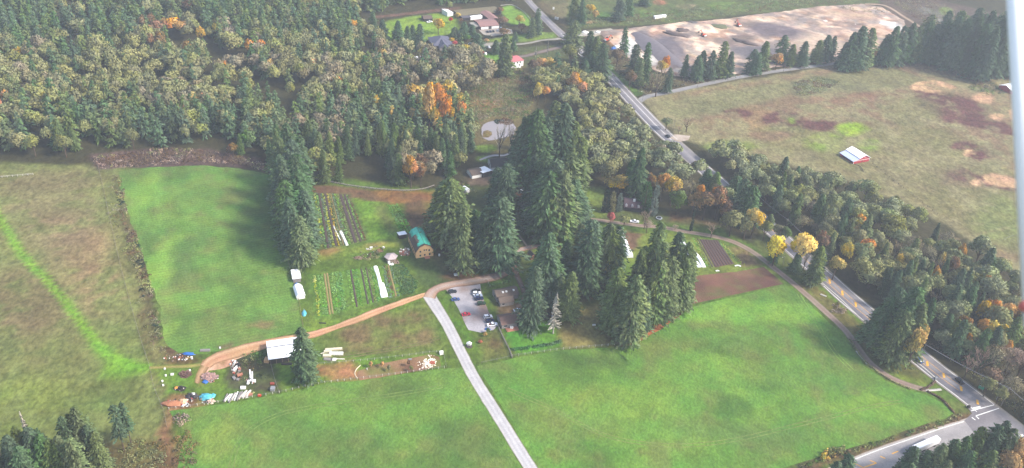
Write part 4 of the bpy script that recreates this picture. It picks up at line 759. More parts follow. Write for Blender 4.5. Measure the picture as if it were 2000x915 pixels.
add_b(1204, 130, 96, 30, 'brown', 'left strip beside the site entrance', 2); add_b(1160, 118, 80, 20, 'brown', 'right of the main road near the site entrance', 1); add_b(1228, 176, 136, 26, 'brown', 'in the strip left of the side road', 3); add_b(1152, 28, 8, 22, 'gold', 'beyond the main road at the top', 1); add_b(1162, 40, 20, 16, 'gold', 'beyond the main road at the top', 3)
add_b(1960, 935, 852, 34, 'orange', 'beneath the cross road at the lower right', 1); add_b(1948, 950, 880, 40, 'orange', 'beneath the cross road at the lower right', 2); add_b(1900, 948, 896, 30, 'rust', 'in the strip below the cross road', 2); add_b(1986, 945, 876, 24, 'rust', 'at the bottom right corner', 1); add_b(1888, 955, 900, 34, 'olive', 'in the strip below the cross road', 2)
add_b(1180, 560, 500, 14, 'yellow', 'low one inside the grove', 1); add_b(130, 308, 262, 36, 'ygreen', 'front of the woods at the far left', 3); add_b(70, 306, 262, 30, 'ygreen', 'front of the woods at the far left', 1); add_b(456, 308, 280, 22, 'rust', 'small one at the foot of the woods above the hayfield', 1); add_b(262, 292, 250, 28, 'ygreen', 'at the foot of the woods above the bramble strip', 3)
for a in ((330, 118, 32, 46, 'orange'), (352, 112, 36, 30, 'orange'), (312, 130, 66, 22, 'rust'), (426, 96, 42, 26, 'gold'), (396, 92, 52, 20, 'gold'), (486, 130, 76, 26, 'orange'), (510, 128, 78, 28, 'orange'), (500, 110, 60, 20, 'tan'), (16, 210, 176, 20, 'orange'), (34, 140, 90, 20, 'gold'), (84, 232, 180, 22, 'gold'), (98, 250, 210, 14, 'orange'), (443, 150, 118, 16, 'orange'), (376, 226, 176, 22, 'gold'), (400, 220, 180, 14, 'orange'),
          (432, 250, 212, 14, 'orange'), (358, 238, 200, 18, 'rust'), (748, 142, 94, 24, 'gold'), (824, 134, 92, 22, 'gold'), (690, 80, 38, 16, 'orange'), (612, 150, 110, 18, 'orange'), (660, 196, 150, 28, 'orange'), (735, 230, 186, 18, 'gold'), (766, 250, 206, 14, 'gold'), (808, 258, 206, 18, 'gold'), (890, 150, 110, 20, 'orange'), (570, 200, 160, 22, 'ygreen'), (530, 150, 115, 20, 'gold'), (945, 170, 120, 30, 'tan'), (3, 228, 186, 16, 'orange')):
    add_b(a[0], a[1], a[2], a[3], a[4], 'in the woods')
for a in ((1686, 520, 418, 26, 'orange'), (1678, 510, 430, 18, 'gold'), (1612, 512, 452, 32, 'rust'), (1640, 560, 500, 30, 'gold'), (1660, 540, 474, 26, 'gold'), (1700, 530, 465, 30, 'orange'), (1815, 570, 518, 14, 'orange'), (1764, 560, 494, 18, 'gold'), (1885, 540, 476, 18, 'orange'), (1846, 545, 490, 14, 'gold'), (1915, 580, 535, 14, 'orange'), (1930, 660, 588, 30, 'gold'), (1950, 650, 586, 34, 'orange'), (1975, 660, 592, 30, 'orange'), (1890, 672, 616, 30, 'rust'), (1905, 668, 620, 22, 'orange'), (1880, 690, 652, 18, 'orange'), (1965, 690, 632, 20, 'gold'), (1958, 700, 664, 16, 'orange'), (1938, 700, 650, 26, 'olive'),
          (1870, 560, 500, 20, 'rust'), (1835, 640, 564, 30, 'tan'), (1905, 760, 690, 40, 'pink'), (1925, 752, 682, 44, 'pink'), (1955, 745, 676, 50, 'tan'), (1985, 760, 680, 50, 'pink'), (2010, 790, 690, 50, 'pink'), (1920, 775, 738, 30, 'olive'), (1945, 790, 756, 26, 'olive')):
    add_b(a[0], a[1], a[2], a[3], a[4], 'in the belt')

# the woods: trunks spread over the ground they cover, kinds read off the photograph place by place
ANCH = [(60, 30, 1.00, 'olive'), (250, 20, 0.95, 'olive'), (430, 30, 0.95, 'tan'), (600, 20, 0.90, 'olive'), (850, 0, 1.00, 'olive'), (60, 120, 0.15, 'olive ygreen tan'), (130, 80, 0.70, 'olive'), (200, 110, 0.15, 'olive ygreen'), (240, 180, 0.20, 'olive ygreen'), (40, 190, 0.35, 'olive'),
        (80, 250, 0.15, 'ygreen olive'), (140, 250, 0.50, 'olive'), (210, 250, 0.95, 'olive'), (300, 240, 0.90, 'ygreen'), (350, 150, 0.10, 'olive tan'), (430, 150, 0.12, 'olive'), (300, 90, 0.10, 'olive'), (330, 60, 0.30, 'rust olive'), (400, 60, 0.40, 'olive'), (480, 90, 0.25, 'tan'),
        (470, 210, 0.85, 'olive'), (400, 275, 0.35, 'ygreen olive'), (540, 60, 0.60, 'ygreen'), (600, 80, 0.12, 'olive ygreen'), (640, 150, 0.20, 'olive tan'), (560, 180, 0.20, 'olive ygreen'), (700, 100, 0.30, 'olive'), (720, 200, 0.92, 'olive'), (650, 230, 0.60, 'tan'), (620, 300, 0.30, 'ygreen tan'),
        (560, 270, 0.80, 'olive'), (700, 270, 0.90, 'olive'), (780, 230, 0.90, 'olive'), (760, 130, 0.30, 'tan olive'), (830, 130, 0.10, 'tan olive'), (850, 200, 0.30, 'gold tan'), (910, 160, 0.00, 'tan olive gold'), (900, 270, 0.95, 'olive'), (750, 310, 0.60, 'ygreen olive'), (810, 330, 0.40, 'tan brown'), (690, 330, 0.50, 'olive tan'), (460, 280, 0.60, 'green'),
        (1170, 220, 0.00, 'olive sage'), (1150, 180, 0.05, 'olive ygreen'), (1060, 180, 0.05, 'olive ygreen'), (1240, 270, 0.00, 'sage olive'), (1300, 310, 0.00, 'sage tan'), (1200, 320, 0.00, 'sage olive ygreen'), (1160, 350, 0.00, 'tan sage brown'), (1300, 360, 0.00, 'tan sage'), (1360, 370, 0.15, 'tan sage'), (1430, 380, 0.58, 'sage'),
        (1400, 300, 0.00, 'sage olive'), (1500, 320, 0.00, 'sage ygreen olive'), (1520, 370, 0.38, 'sage ygreen'), (1570, 430, 0.90, 'tan'), (1650, 370, 0.00, 'sage olive'), (1740, 410, 0.00, 'sage ygreen'), (1625, 450, 0.68, 'olive'), (1700, 480, 0.58, 'olive sage'), (1660, 560, 0.90, 'olive'), (1820, 460, 0.05, 'sage tan'), (1950, 530, 0.05, 'sage olive'),
        (1860, 560, 0.48, 'olive sage'), (1940, 620, 0.48, 'olive sage gold'), (1780, 590, 0.53, 'sage olive'), (1860, 660, 0.78, 'sage'), (1960, 650, 0.58, 'olive gold'), (1950, 710, 0.05, 'tan pink'), (1850, 700, 0.60, 'brown'), (1980, 780, 0.10, 'tan brown')]
AX = np.array([(a[0], a[1]) for a in ANCH], float)
WOODS = [([(-160, 330), (20, 302), (130, 308), (200, 300), (260, 293), (330, 290), (460, 305), (520, 325), (600, 350), (640, 361), (740, 367), (800, 367), (846, 360), (885, 350), (915, 325), (930, 296), (925, 265), (905, 235), (912, 205), (948, 180), (965, 150), (945, 118), (900, 116), (850, 124), (790, 122), (760, 112), (735, 84), (700, 60), (690, 34), (720, 28), (880, 10), (1000, 4), (1020, -20), (1000, -80), (500, -140), (-300, -60)], 'in the woods', 0),
         ([(1040, 150), (1090, 140), (1180, 168), (1196, 196), (1228, 238), (1276, 290), (1330, 330), (1395, 372), (1440, 404), (1420, 424), (1340, 404), (1300, 380), (1250, 365), (1170, 362), (1142, 350), (1130, 300), (1128, 240), (1090, 200), (1055, 200)], 'in the belt', 1),
         ([(1345, 296), (1400, 300), (1450, 312), (1500, 332), (1560, 362), (1640, 376), (1700, 396), (1780, 436), (1850, 476), (1920, 520), (2010, 580), (2140, 680), (2200, 960), (2040, 868), (1990, 812), (1900, 740), (1800, 662), (1712, 590), (1618, 510), (1550, 452), (1490, 405), (1430, 354), (1380, 316)], 'in the belt', 2),
         ([(1840, 110), (1990, 160), (2200, 200), (2200, 60), (1960, 60), (1850, 70)], 'in the corner woods', 3)]
FREE = [GL(q) for q in ([(796, 108), (846, 106), (848, 124), (800, 126)], [(900, 322), (960, 320), (965, 350), (900, 352)], [(120, 76), (165, 76), (165, 106), (125, 106)], [(240, 6), (300, 6), (300, 22), (240, 22)])]
MAINW = smooth_line(GL(MAIN_UP + MAIN_DN[1:]), 8)
def woods():
    rng = np.random.default_rng(99); fixed = np.array([(t[2], t[3]) for t in TREES_C + TREES_B]); fr = np.array([t[5] for t in TREES_C + TREES_B])
    for poly, place, wid in WOODS:
        W = densify(GL(poly), 6, 2.0, wid + 60); a = np.array(W); s = (8.6, 8.2, 8.2, 8.0)[wid]; ys = np.arange(a[:, 1].min(), a[:, 1].max(), s * .87)
        for j, yy in enumerate(ys):
            xs = np.arange(a[:, 0].min() + (j % 2) * s / 2, a[:, 0].max(), s); X = xs + rng.uniform(-.32, .32, len(xs)) * s; Y = yy + rng.uniform(-.32, .32, len(xs)) * s
            ins = in_poly(X, Y, W) & ((fbm(X, Y, 34, 5, 3) < .66) | (wid != 0))
            for x, y in zip(X[ins], Y[ins]):
                px, py = P(x, y, 0)
                if px < -110 or px > 2110 or py < -110: continue
                if P(x, y, 28)[1] > 930: continue
                if wid in (1, 2) and np.hypot(MAINW[:, 0] - x, MAINW[:, 1] - y).min() < 12: continue
                d = np.hypot(fixed[:, 0] - x, fixed[:, 1] - y)
                if (d < fr * .62 + 1.2).any(): continue
                one = np.array([x]), np.array([y])
                if any(in_poly(*one, f)[0] for f in FREE): continue
                jx, jy = px + rng.normal(0, 16), py - 34 + rng.normal(0, 10); q = ANCH[int(np.argmin(np.hypot(AX[:, 0] - jx, (AX[:, 1] - jy) * 1.4)))]
                if wid == 3 or rng.random() < q[2] * (.66 if wid == 2 else .9):
                    h = rng.uniform(16, 27) if wid != 2 else rng.uniform(15, 25); r = rng.uniform(3.0, 4.6) * h / 24
                    TREES_C.append([px, py, x, y, h, r * 1.12, int(rng.integers(0, 6)), int(rng.choice([0, 1, 1, 2])), place])
                else:
                    if rng.random() < .26: continue
                    h = rng.uniform(14, 21) if wid == 0 else rng.uniform(11, 16); r = rng.uniform(3.8, 7.0) + (rng.random() < .25) * 1.8; h = h * (.72 + r / 18)
                    pal = q[3].split()[0] if rng.random() < .5 else str(rng.choice(q[3].split()))
                    TREES_B.append([px, py, x, y, h, r, int(rng.integers(0, 6)), pal, place])
woods()
ORD = ['leftmost', 'second from the left', 'third from the left', 'fourth from the left', 'fifth from the left', 'sixth from the left', 'seventh from the left', 'eighth from the left', 'ninth from the left', 'tenth from the left', 'eleventh from the left', 'twelfth from the left']
LAND = [((350, 315), 'behind the bramble strip'), ((90, 300), 'behind the olive meadow'), ((740, 360), 'behind the vegetable plots'), ((900, 300), 'beside the pond and creek'), ((880, 150), 'below the slate-roofed house'), ((760, 60), 'left of the top lawn'), ((880, 8), 'beyond the top lawn'),
        ((150, 60), 'at the top left corner'), ((420, 60), 'along the upper edge'), ((250, 180), 'halfway up the left'), ((540, 190), 'above the shelter row'), ((720, 220), 'in their dark centre'), ((620, 100), 'in the upper middle'), ((560, 330), 'at the shelter row top'),
        ((1110, 180), 'near the side road junction'), ((1220, 280), 'beside the road straight'), ((1170, 350), 'beside the dark grove'), ((1330, 370), 'behind the rusty maples'), ((1420, 310), 'opposite the rusty maples'), ((1540, 370), 'left of the red barn meadow'), ((1580, 470), 'right of the two yellow trees'),
        ((1700, 400), 'below the red barn'), ((1700, 560), 'opposite the turn marks'), ((1850, 480), 'along the meadow side'), ((1850, 650), 'opposite the fir clump'), ((1960, 600), 'at the right edge'), ((1960, 760), 'by the traffic signal'), ((1900, 120), 'at the upper right corner')]
def near_land(px, py): return min(LAND, key=lambda l: (l[0][0] - px) ** 2 + ((l[0][1] - py) * 1.6) ** 2)[1]
for t in TREES_C:
    if 'windbreak' in t[8]: t[8] += ', left part' if t[0] < 1790 else ', middle part' if t[0] < 1870 else ', right part'
def label_all(lst, word):
    gr = {}
    for t in lst:
        w_ = word(t); gr.setdefault((w_, t[8] if 'woods' not in t[8] and 'belt' not in t[8] else t[8] + ' ' + near_land(t[0], t[1])), []).append(t)
    for (w_, place), ts in gr.items():
        ts.sort(key=lambda t: t[0]); n = len(ts)
        for i, t in enumerate(ts):
            if n == 1: t += [f'{w_} {place}', None]
            elif n <= 12: t += [f'{ORD[i] if i < n - 1 else "rightmost"} {w_} {place}', f'{w_}s {place}']
            else: t += [f'{w_} {place}', f'{w_}s {place}']
def cut_words(s):
    q = s.split(); return ' '.join(q[:16])
TREES_C.sort(key=lambda t: (0 if ('woods' not in t[8] and 'belt' not in t[8]) else 1, -t[1])); TREES_B.sort(key=lambda t: (0 if t[8] not in ('in the woods', 'in the belt') else 1, -t[1]))
TC, TCR = TREES_C[:298], TREES_C[298:]; TB, TBR = TREES_B[:298], TREES_B[298:]
HW = ['dark fir tree', 'green cedar tree', 'grey-green spruce tree']
label_all(TC, lambda t: HW[t[7]]); label_all(TB, lambda t: CWORD[t[7]] + ' tree')
for t in TC: plant('conifer_tree', t[2], t[3], t[4], t[5], conifer_crown(t[6], t[7]), 'conifer', cut_words(t[9]), 'tree', t[10])
for t in TB: plant('broadleaf_tree', t[2], t[3], t[4], t[5], broad_crown(t[6], t[7]), 'broad', cut_words(t[9]), 'tree', t[10])
def mass(name, lst, arrs, mats, midx, label):
    Vs = []; Fs = []; Ms = []; Ns = []; b = 0; rng = np.random.default_rng(5)
    for t in lst:
        V, F, NV = arrs(t); a = rng.uniform(0, 6.28); c, s = math.cos(a), math.sin(a); v = np.column_stack([(V[:, 0] * c - V[:, 1] * s) * t[5] + t[2], (V[:, 0] * s + V[:, 1] * c) * t[5] + t[3], V[:, 2] * t[4]])
        Ns.append(np.column_stack([NV[:, 0] * c - NV[:, 1] * s, NV[:, 0] * s + NV[:, 1] * c, NV[:, 2]])); Vs.append(v); Fs.append(F + b); Ms.append(np.full(len(F), midx(t))); b += len(v)
    me = np_mesh(name, np.concatenate(Vs), np.concatenate(Fs), mats, mi=np.concatenate(Ms), nrm=np.concatenate(Ns)); tag(link(name, me), label, 'trees', kind='stuff')
LC = [conifer_arr(400 + i, nb=90, nc=4, size=1.4, **C_SHAPE[i]) for i in range(6)]; LB = [broad_arr(500 + i, nl=9, per=75, size=1.05) for i in range(6)]
palk = list(LEAVES)
print('conifers', len(TREES_C), 'broadleaf', len(TREES_B))
if TCR: mass('far_conifers', TCR, lambda t: LC[t[6]], CONIF, lambda t: t[7], 'mass of dark conifers filling the large woods in the upper left')
if TBR: mass('far_broadleaf_trees', TBR, lambda t: LB[t[6]], [LEAVES[k] for k in palk], lambda t: palk.index(t[7]), 'mass of olive and tan broadleaf crowns filling the large woods')

# pines with bare lower trunks, dead snags, cypresses
def pine_arr(seed):
    return conifer_arr(seed, nb=150, nc=4, Rm=5.0, shape=.45, base=.38, ragged=.5, size=1.0)
for i, (px, py, yt, wp) in enumerate(TREES_C_PINE):
    x, y = G(px, py); plant('pine_tree', x, y, height_to(px, py, yt), wp * mpp(px, py) / 2, crown(('pine', i), lambda: pine_arr(600 + i), CONIF[2]), 'conifer', ['taller pine with a long bare trunk in the bramble, bottom left', 'shorter pine with a bare trunk, right of the taller one'][i], 'tree', 'pines with bare trunks')
def snag_arr(seed):
    rnd = random.Random(seed); mb = MB(); mb.tube((0, 0, 0), (0, 0, 1), .09, .01, 5)
    for i in range(90):
        z = .15 + .82 * rnd.random(); a = rnd.uniform(0, 6.28); L = (1.05 - z) * rnd.uniform(.5, 1.1); mb.tube((0, 0, z), (math.cos(a) * L, math.sin(a) * L, z - .02 * rnd.random()), .04, .014, 3, cap=False)
        if i % 2 == 0: mb.tube((math.cos(a) * L * .5, math.sin(a) * L * .5, z), (math.cos(a + .5) * L, math.sin(a + .5) * L, z - .03), .03, .01, 3, cap=False)
    return mb
for px, py, yt, wp, lb in ((1080, 652, 570, 44, 'dead pale grey conifer beside the hedged lawn'), (72, 905, 803, 34, 'dead pale tree behind the grove at the bottom left'), (1046, 112, 86, 6, 'bare thin snag by the lower drive, left of two'), (1069, 108, 76, 6, 'bare thin snag by the lower drive, right of two')):
    x, y = G(px, py); h = height_to(px, py, yt); r = wp * mpp(px, py) / 2; t = empty('dead_tree', x, y, 0, 0, lb, 'tree')
    o = link('trunk', crown(('snag', px), lambda: (lambda m: (np.array([tuple(v) for v in m.v]), np.array([(f[0], f[1], f[2]) for f in m.f if len(f) == 4] + [(f[0], f[2], f[3]) for f in m.f if len(f) == 4]), None))(snag_arr(int(px))), LEAVES['grey']), t); o.scale = (r, r, h)
def column_arr(seed, cone):
    return conifer_arr(seed, nb=200, nc=3, H=12, Rm=2.2, shape=.35 if not cone else .6, base=.03, ragged=.1, size=.5, upright=True)
for px, py, yt, wp, pal, lb, cone in ((1182, 415, 370, 15, 'dark', 'dark columnar cypress, leftmost of the three before the golden maple', 0), (1194, 415, 374, 13, 'olive', 'olive columnar cypress, middle of the three before the golden maple', 0), (1208, 414, 377, 12, 'blue', 'blue-grey columnar cypress, rightmost of the three before the golden maple', 0),
                             (1258, 408, 357, 30, 'emerald', 'broad emerald cone-shaped cedar covering the farmhouse corner', 1), (1275, 422, 361, 14, 'blue', 'tall slim grey cypress right of the emerald cedar', 0), (1349, 452, 411, 6, 'dark', 'narrow dark columnar shrub at the edge of the winding path', 0)):
    x, y = G(px, py); plant('cypress_tree', x, y, height_to(px, py, yt), wp * mpp(px, py) / 2, crown(('col', px), lambda: column_arr(int(px), cone), LEAVES[pal]), 'conifer', lb, 'tree', None)
for px, py, yt, pal, lb in ((724.5, 719, 706, 'orange', 'small orange tree at the left end of the sandy paddock'), (747, 719, 706, 'orange', 'small orange tree, second along the sandy paddock'), (760, 726, 713, 'olive', 'small olive tree beside the second orange one in the paddock'), (799, 717, 703, 'rust', 'small brown-orange tree left of the stone heap'), (803, 727, 714, 'olive', 'small mottled tree below the brown-orange one'),
                            (947, 658, 649, 'orange', 'small orange shrub below the parking lot'), (953, 652, 641, 'green', 'small green shrub below the parking lot'), (938, 671, 665, 'red', 'tiny red shrub below the parking lot')):
    x, y = G(px, py); plant('small_tree', x, y, height_to(px, py, yt), 4.6 * mpp(px, py), crown(('sm', pal), lambda: broad_arr(77, nl=7, per=110, H=5, Rm=2.2, size=.45, low=.15), LEAVES[pal]), 'broad', lb, 'tree', None)

# ------------------------------------------------------------------ brush, hedges, crop rows
def clumps(rng, X, Y, R, Hh, per=14, size=.6):
    n = len(X); V = rng.normal(size=(n, per, 3)); V[..., 2] = np.abs(V[..., 2]); V /= np.linalg.norm(V, axis=2)[..., None]; k = rng.uniform(.6, 1.05, (n, per, 1))
    p = np.stack([X[:, None] + V[..., 0] * R[:, None] * k[..., 0], Y[:, None] + V[..., 1] * R[:, None] * k[..., 0], V[..., 2] * Hh[:, None] * k[..., 0]], 2).reshape(-1, 3)
    d = np.cross(V.reshape(-1, 3), rng.normal(size=(n * per, 3))) + V.reshape(-1, 3) * .3; m = len(p)
    N_ = V.reshape(-1, 3) + np.array([0, 0, .4]); A, B = kites(p, d, rng.uniform(.9, 1.6, m) * size, rng.uniform(.4, .8, m) * size, rng, .2, N_); return A, B, vnorm(A, B, np.repeat(N_, 4, 0))
def brush(name, label, cat, pts, step, h, pals, seed, per=22, size=.48, kind='stuff', keep=.9, world=False, z=0):
    rng = np.random.default_rng(seed); W = densify(pts if world else GL(pts), 4, 1.2, seed); a = np.array(W); xs = np.arange(a[:, 0].min(), a[:, 0].max(), step); ys = np.arange(a[:, 1].min(), a[:, 1].max(), step)
    X, Y = np.meshgrid(xs, ys); X = X.ravel() + rng.uniform(-.45, .45, X.size) * step; Y = Y.ravel() + rng.uniform(-.45, .45, Y.size) * step; m = in_poly(X, Y, W) & (rng.random(len(X)) < keep) & (fbm(X, Y, 14, seed, 3) > (.2 if keep >= .9 else .34))
    X = X[m]; Y = Y[m]; n = len(X)
    if n == 0: return
    R = rng.uniform(.5, .85, n) * step; H_ = h * rng.uniform(.45, 1.15, n); V, F, NV = clumps(rng, X, Y, R, H_, per, size); V[:, 2] += z
    mi = np.repeat(np.clip((fbm(X, Y, 9, seed + 3, 3) * 1.6 - .3) * len(pals) + rng.uniform(-.5, .5, n), 0, len(pals) - .01).astype(int), per); mi = np.concatenate([mi, mi])
    o = link(name, np_mesh(name, V, F, [LEAVES[p_] for p_ in pals], mi=mi, nrm=NV)); tag(o, label, cat, kind=kind); return o
brush('bramble_strip', 'brown bramble thicket between the woods and the hayfield', 'bushes', [(180, 308), (230, 300), (330, 290), (460, 302), (530, 325), (545, 345), (470, 322), (400, 318), (330, 320), (240, 328), (190, 330)], 2.4, 2.0, ['brown', 'brown', 'pink', 'olive'], 1)
brush('bramble_strip', 'low brown and olive weeds along the hayfield fence', 'weeds', [(192, 332), (232, 336), (242, 400), (262, 470), (290, 560), (322, 685), (298, 705), (270, 600), (240, 500), (212, 420)], 2.8, .6, ['olive', 'tan', 'ygreen', 'brown'], 2, keep=.3)
brush('bramble_strip', 'reddish bramble and undergrowth at the bottom left', 'bushes', [(205, 925), (250, 870), (310, 850), (330, 862), (320, 940), (260, 960), (200, 960)], 2.4, 1.7, ['brown', 'rust', 'olive', 'ygreen'], 3)
brush('bramble_strip', 'brown bramble strip right of the dirt path at the bottom left', 'bushes', [(335, 852), (372, 842), (384, 870), (390, 960), (345, 960)], 2.4, 1.8, ['brown', 'brown', 'rust'], 4)
brush('bramble_thicket', 'rounded brown bramble bush below the junk yard', 'bush', [(340, 815), (352, 808), (366, 812), (368, 824), (352, 832), (338, 826)], 1.6, 2.2, ['brown', 'pink'], 5, keep=1)
brush('dark_weeds', 'dark weedy patch beside the white-roofed shed', 'weeds', [(470, 690), (520, 682), (528, 700), (520, 712), (474, 716)], 2.4, 1.3, ['dark', 'green', 'olive'], 6)
brush('dark_weeds', 'dry dark weeds in the fenced scrap yard', 'weeds', [(450, 706), (530, 704), (543, 764), (480, 772), (452, 742)], 2.6, .5, ['brown', 'olive', 'dark'], 7, keep=.4)
brush('wetland_brush', 'tangled brown and green brush around the pond', 'brush', [(905, 140), (1010, 130), (1050, 160), (1030, 235), (1000, 232), (985, 226), (955, 230), (935, 240), (905, 230)], 2.5, 1.5, ['brown', 'olive', 'green', 'tan'], 8)
brush('roadside_thicket', 'brown leafless thicket between road, site and side road', 'bushes', [(1185, 112), (1210, 104), (1262, 140), (1320, 158), (1440, 148), (1620, 124), (1500, 138), (1400, 156), (1300, 176), (1256, 186), (1215, 158)], 3.2, 2.6, ['brown', 'tan', 'olive', 'dark'], 9)
brush('scrub_bank', 'low green and grey scrub beyond the excavated site', 'scrub', [(1120, 56), (1165, 50), (1320, 42), (1500, 22), (1680, 2), (1600, -6), (1300, 22), (1130, 40)], 3.6, 2.0, ['green', 'brown', 'sage', 'olive'], 10)
brush('scrub_bank', 'grey-brown scrub right of the haul road', 'scrub', [(1740, 6), (1820, 2), (1900, 40), (1860, 70), (1800, 46)], 4.0, 2.2, ['brown', 'tan', 'olive'], 11)
brush('scrub_bank', 'green scrub island on the top edge of the site', 'scrub', [(1640, 16), (1660, 8), (1690, 10), (1735, 22), (1725, 27), (1680, 26), (1650, 22)], 3, 1.8, ['green', 'brown', 'olive'], 12)
brush('meadow_thicket', 'dull green thicket on the slope below the side road', 'bushes', [(1545, 162), (1600, 150), (1642, 160), (1605, 182), (1560, 188)], 2.2, 1.0, ['sage', 'olive', 'brown'], 13, keep=1)
brush('meadow_thicket', 'low scrub along the meadow edge by the red shed', 'bushes', [(1900, 158), (1940, 160), (1960, 184), (1925, 186), (1895, 176)], 3.2, 2.0, ['green', 'dark', 'sage'], 14)
brush('roadside_thicket', 'scrubby growth under the power line beside the main road', 'bushes', [(1800, 668), (1900, 736), (2040, 862), (2060, 850), (1950, 752), (1850, 672)], 3.0, 2.2, ['brown', 'olive', 'dark'], 15)
brush('ditch_weeds', 'dark weedy ditch line between the big field and the cross road', 'weeds', [(1884, 808), (1840, 822), (1760, 848), (1650, 882), (1560, 910), (1556, 918), (1650, 890), (1770, 852), (1850, 828), (1886, 814)], 1.8, .8, ['brown', 'olive', 'green'], 16)
brush('golden_bush', 'golden yellow bushes at the lower edge of the big field', 'bush', [(1600, 890), (1625, 876), (1646, 872), (1650, 886), (1640, 892), (1605, 898)], 1.7, 3.6, ['gold', 'ygreen'], 17, per=30, size=.6, keep=1)
brush('maroon_bush', 'low maroon bush between the path and the main road', 'bush', [(1622, 598), (1638, 594), (1650, 606), (1642, 614), (1626, 610)], 1.7, 1.8, ['brown', 'pink'], 18, kind=None, keep=1)
brush('garden_shrubs', 'tangled garden bed of shrubs left of the round-roofed hut', 'bush', [(690, 506), (712, 498), (745, 484), (752, 490), (742, 506), (712, 510)], 1.5, 1.4, ['brown', 'green', 'olive', 'pink'], 19, kind=None, keep=.9)
brush('roadside_thicket', 'low bushes by the house pond and sheds', 'bushes', [(862, 366), (905, 355), (930, 375), (900, 392), (868, 388)], 2.4, 1.6, ['brown', 'olive', 'green'], 20)
brush('roadside_thicket', 'brush along the left verge near the grove and road', 'bushes', [(1190, 200), (1230, 244), (1280, 292), (1290, 284), (1244, 236), (1200, 192)], 2.6, 1.8, ['olive', 'brown', 'sage'], 21)
brush('pond_reflection_clumps', 'added dark clumps imitating the brush reflection at the head of the pond', 'reflection clumps', [(964, 236), (985, 231), (1003, 238), (996, 246), (980, 243), (968, 243)], 1.4, 1.0, ['dark', 'brown'], 23, keep=1)  # added clumps: they imitate dark brush mirrored in the water
brush('field_edge_weeds', 'dark brown weeds along the west edge of the hayfield', 'weeds', [(224, 342), (238, 345), (246, 400), (266, 460), (290, 540), (312, 630), (318, 672), (304, 660), (284, 600), (258, 500), (236, 420)], 1.9, .8, ['brown', 'olive', 'dark'], 24, keep=.85)
brush('lawn_shrubs', 'loose shrubs around the slate-roofed house garden', 'bushes', [(878, 68), (925, 66), (935, 92), (900, 98), (880, 92)], 3.2, 1.8, ['green', 'olive', 'rust'], 22, keep=.6)
def hedge(label, pts, wd, h, pal, seed):
    c = smooth_line(GL(pts), 1.0); rng = np.random.default_rng(seed); X = c[:, 0]; Y = c[:, 1]; V, F, NV = clumps(rng, np.repeat(X, 2) + rng.uniform(-.2, .2, 2 * len(X)), np.repeat(Y, 2) + rng.uniform(-.2, .2, 2 * len(X)), np.full(2 * len(X), wd / 2), np.full(2 * len(X), h), 18, .5)
    tag(link('hedge', np_mesh('hedge', V, F, LEAVES[pal], nrm=NV)), label, 'hedge')
hedge('clipped dark green hedge left piece below the fenced lawn', [(999, 684), (1016, 683), (1034, 680)], 2.2, 1.6, 'emerald', 1); hedge('clipped dark green hedge right piece below the fenced lawn', [(1044, 679), (1070, 675), (1094, 669)], 2.2, 1.6, 'emerald', 2)
hedge('low hedge above the brown-roofed pair of houses', [(958, 557), (975, 555), (994, 551)], 2.0, 1.3, 'green', 3); hedge('clipped block hedge beside the top forecourt', [(945, 76), (957, 74)], 3.0, 3.0, 'dark', 4); hedge('long hedge below the slate-roofed house drive', [(893, 105), (912, 102), (934, 98)], 2.6, 2.0, 'dark', 5)
hedge('hedge along the left of the main road verge by the path ramp', [(1799, 762), (1815, 756), (1826, 746)], 1.2, .9, 'brown', 6); hedge('dark hedge line curling round the big field corner', [(1812, 766), (1835, 778), (1852, 794), (1862, 806)], 1.2, 1.0, 'brown', 7)
hedge('low clipped hedge beside the winding path below the road', [(1660, 664), (1680, 694), (1700, 716), (1740, 744), (1776, 760)], .9, .6, 'olive', 8)

CROPM = {k_: leaf('crop_' + k_, c_, .15) for k_, c_ in (('ygreen', K(170, 186, 80, .85)), ('green', K(108, 172, 80, .85)), ('emerald', K(84, 160, 76, .85)), ('blue', K(120, 146, 120, .8)), ('olive', K(140, 150, 90, .8)), ('gold', K(214, 190, 80, .7)), ('brown', K(150, 122, 86, .6)))}
CR_MATS = {'soil': plain('turned_soil', K(96, 78, 76), rough=.95, var=.2, scale=2), 'tansoil': plain('tan_stubble', K(170, 150, 96), rough=.95, var=.25, scale=2)}
def crop(label, a, b, wd, h, pal, seed, group, dens=1.0, wb=None):
    """one planted row from a to b (picture points): leafy tufts, or a low ridge of soil"""
    A = np.array(G(*a)); B = np.array(G(*b)); L = np.linalg.norm(B - A); d = (B - A) / L; nn = np.array([-d[1], d[0]]); rng = np.random.default_rng(seed)
    if pal in CR_MATS:
        n = max(6, int(L / .8)); V = []
        for i in range(n):
            c = A + d * L * i / (n - 1)
            for u, z in ((-.5, .02), (-.3, h), (0, h * .8), (.3, h), (.5, .02)): q = c + nn * u * wd * (1 + rng.uniform(-.1, .1)); V.append((q[0], q[1], .07 + z * (1 + rng.uniform(-.3, .3))))
        F = [(i * 5 + j, i * 5 + j + 1, i * 5 + j + 6, i * 5 + j + 5) for i in range(n - 1) for j in range(4)]; me = np_mesh('crop_row', np.array(V), np.array(F), CR_MATS[pal])
        if me.polygons[0].normal.z < 0: me.flip_normals()
    else:
        k = max(4, int(L / .8 * max(1, wd / 1.1) * dens)); s = rng.random(k) * L; u = rng.uniform(-.5, .5, k) * wd; q = A + d * s[:, None] + nn * u[:, None]
        V, F, NV = clumps(rng, q[:, 0], q[:, 1], rng.uniform(.35, .6, k), rng.uniform(.6, 1.2, k) * h * .7, 10, .42); me = np_mesh('crop_row', V, F, CROPM[pal], nrm=NV)
    return tag(link('crop_row', me), label, 'crop row', group)
